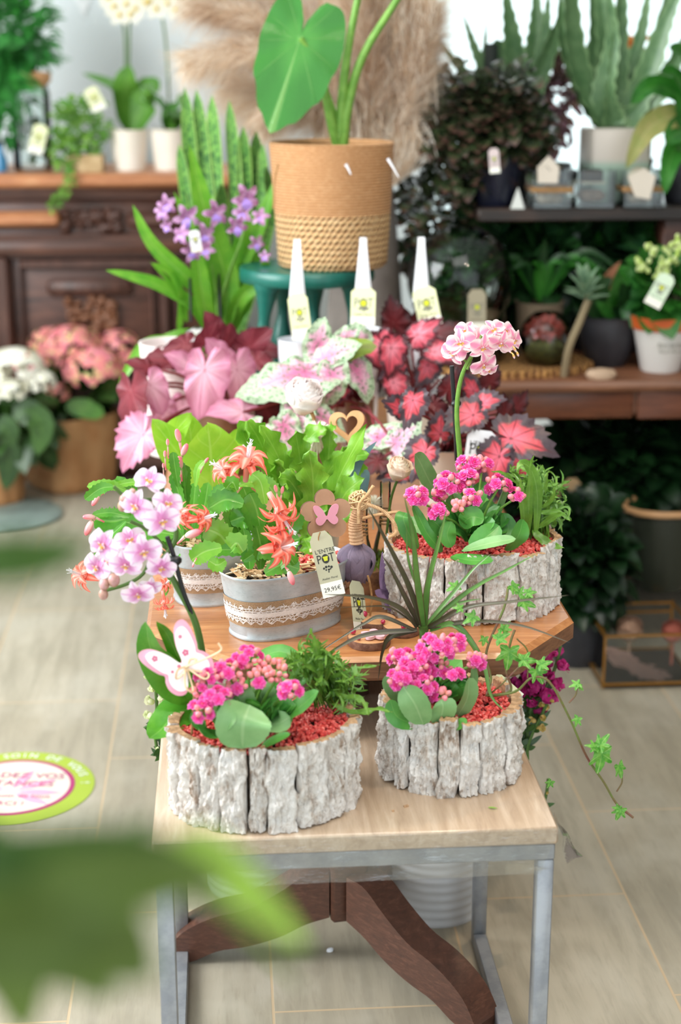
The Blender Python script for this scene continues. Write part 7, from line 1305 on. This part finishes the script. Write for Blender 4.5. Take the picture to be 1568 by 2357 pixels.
c=A(826,1398,1.99); k=pz(1,c); make_tag('price_tag',face_cam(c,-.38,1.1),60*k,124*k,'narrow turned price tag standing between the purple rose and the wood slices',None,mat('sage_tag_turned','#c3c6aa',.6),True,'31',None,True)
b=MB(); tube(b,pp([(847,1325),(852,1345),(856,1380),(852,1420)],2.0),.0016,6,20); tube(b,pp([(820,1335),(800,1355),(770,1362)],2.04),.0014,6,20); b.build('twine_cord',M_['twine'],None,'twine cord hanging from the purple rose down to the wood slices','cord')
b=MB(); 
for P,w,mm in (([(835,1150),(836,1120),(842,1090),(838,1082)],12,0),([(800,1140),(830,1060),(868,1015)],9,0)): leaf(b,pp(P,2.16),pz(w,A(835,1120,2.16)),'ovate',(0,-1,.2),10,2)
b.build('eucalyptus_leaves',mat('blue_grey_leaf','#66868a',.5,'#54747a',40),None,'blue-grey eucalyptus leaves behind the rattan ball','eucalyptus')
# ---------------- foreground plant close to the lens ----------------
M_['fore']=leafmat('foreground_leaf','#4c6024','#5f7430','#7c904a',.5,.22,0,.2)
M_['fored']=leafmat('foreground_leaf_dark','#33501c','#456424','#5a7a3a',.5,.2,0,.2)
M_['forel']=leafmat('foreground_leaf_light','#7a9a38','#95b84c','#b0cf6a',.4,.45,0,.2); M_['tan']=leafmat('withered_leaf','#b08a62','#c9a67c','#d8c09a',.6,.3,0,.2)
t=thing('foreground_plant','blurred leafy green plant right in front of the camera at lower left','potted plant',A(-500,2900,.5))
for (P,w,Y,mm_) in (([(-250,2060),(-20,2100),(200,2150),(360,2250)],185,.38,'fore'),([(-200,1960),(60,1970),(300,1950),(520,2010)],70,.38,'fored'),([(-200,2050),(0,2110),(140,2190),(260,2300)],120,.43,'fore'),([(-200,1300),(0,1290),(120,1275),(215,1250)],60,.47,'fored'),([(380,1930),(480,1970),(590,2070),(710,2190)],62,.44,'forel'),([(60,2020),(250,2030),(400,2010),(520,2040)],90,.38,'fore'),([(-100,2150),(80,2180),(250,2160),(360,2200)],80,.38,'fore'),([(260,1990),(360,1985),(460,1960)],38,.5,'tan'),([(-150,2040),(60,2060),(200,2080),(320,2120)],90,.48,'fore'),([(400,2040),(520,2100),(620,2200),(700,2280)],14,.5,'fore'),([(-220,1850),(-60,2000),(20,2200),(60,2380)],120,.5,'fore')):
    p=A(100,1900,Y); b=MB(); leaf(b,pp(P,Y,Y+.05),pz(w,p),'ovate',(R.uniform(-.2,.2),-.9,.4),16,4,fold=.1,wave=.05); b.build('leaf',M_[mm_],t)
b=MB(); tube(b,pp([(-500,2900),(-300,2300),(-220,1900),(-200,1500),(-200,1300)],.5),.004,8); tube(b,pp([(-250,2000),(100,1980),(350,1890)],.5),.002,6); b.build('stem',M_['stem_dk'],t)
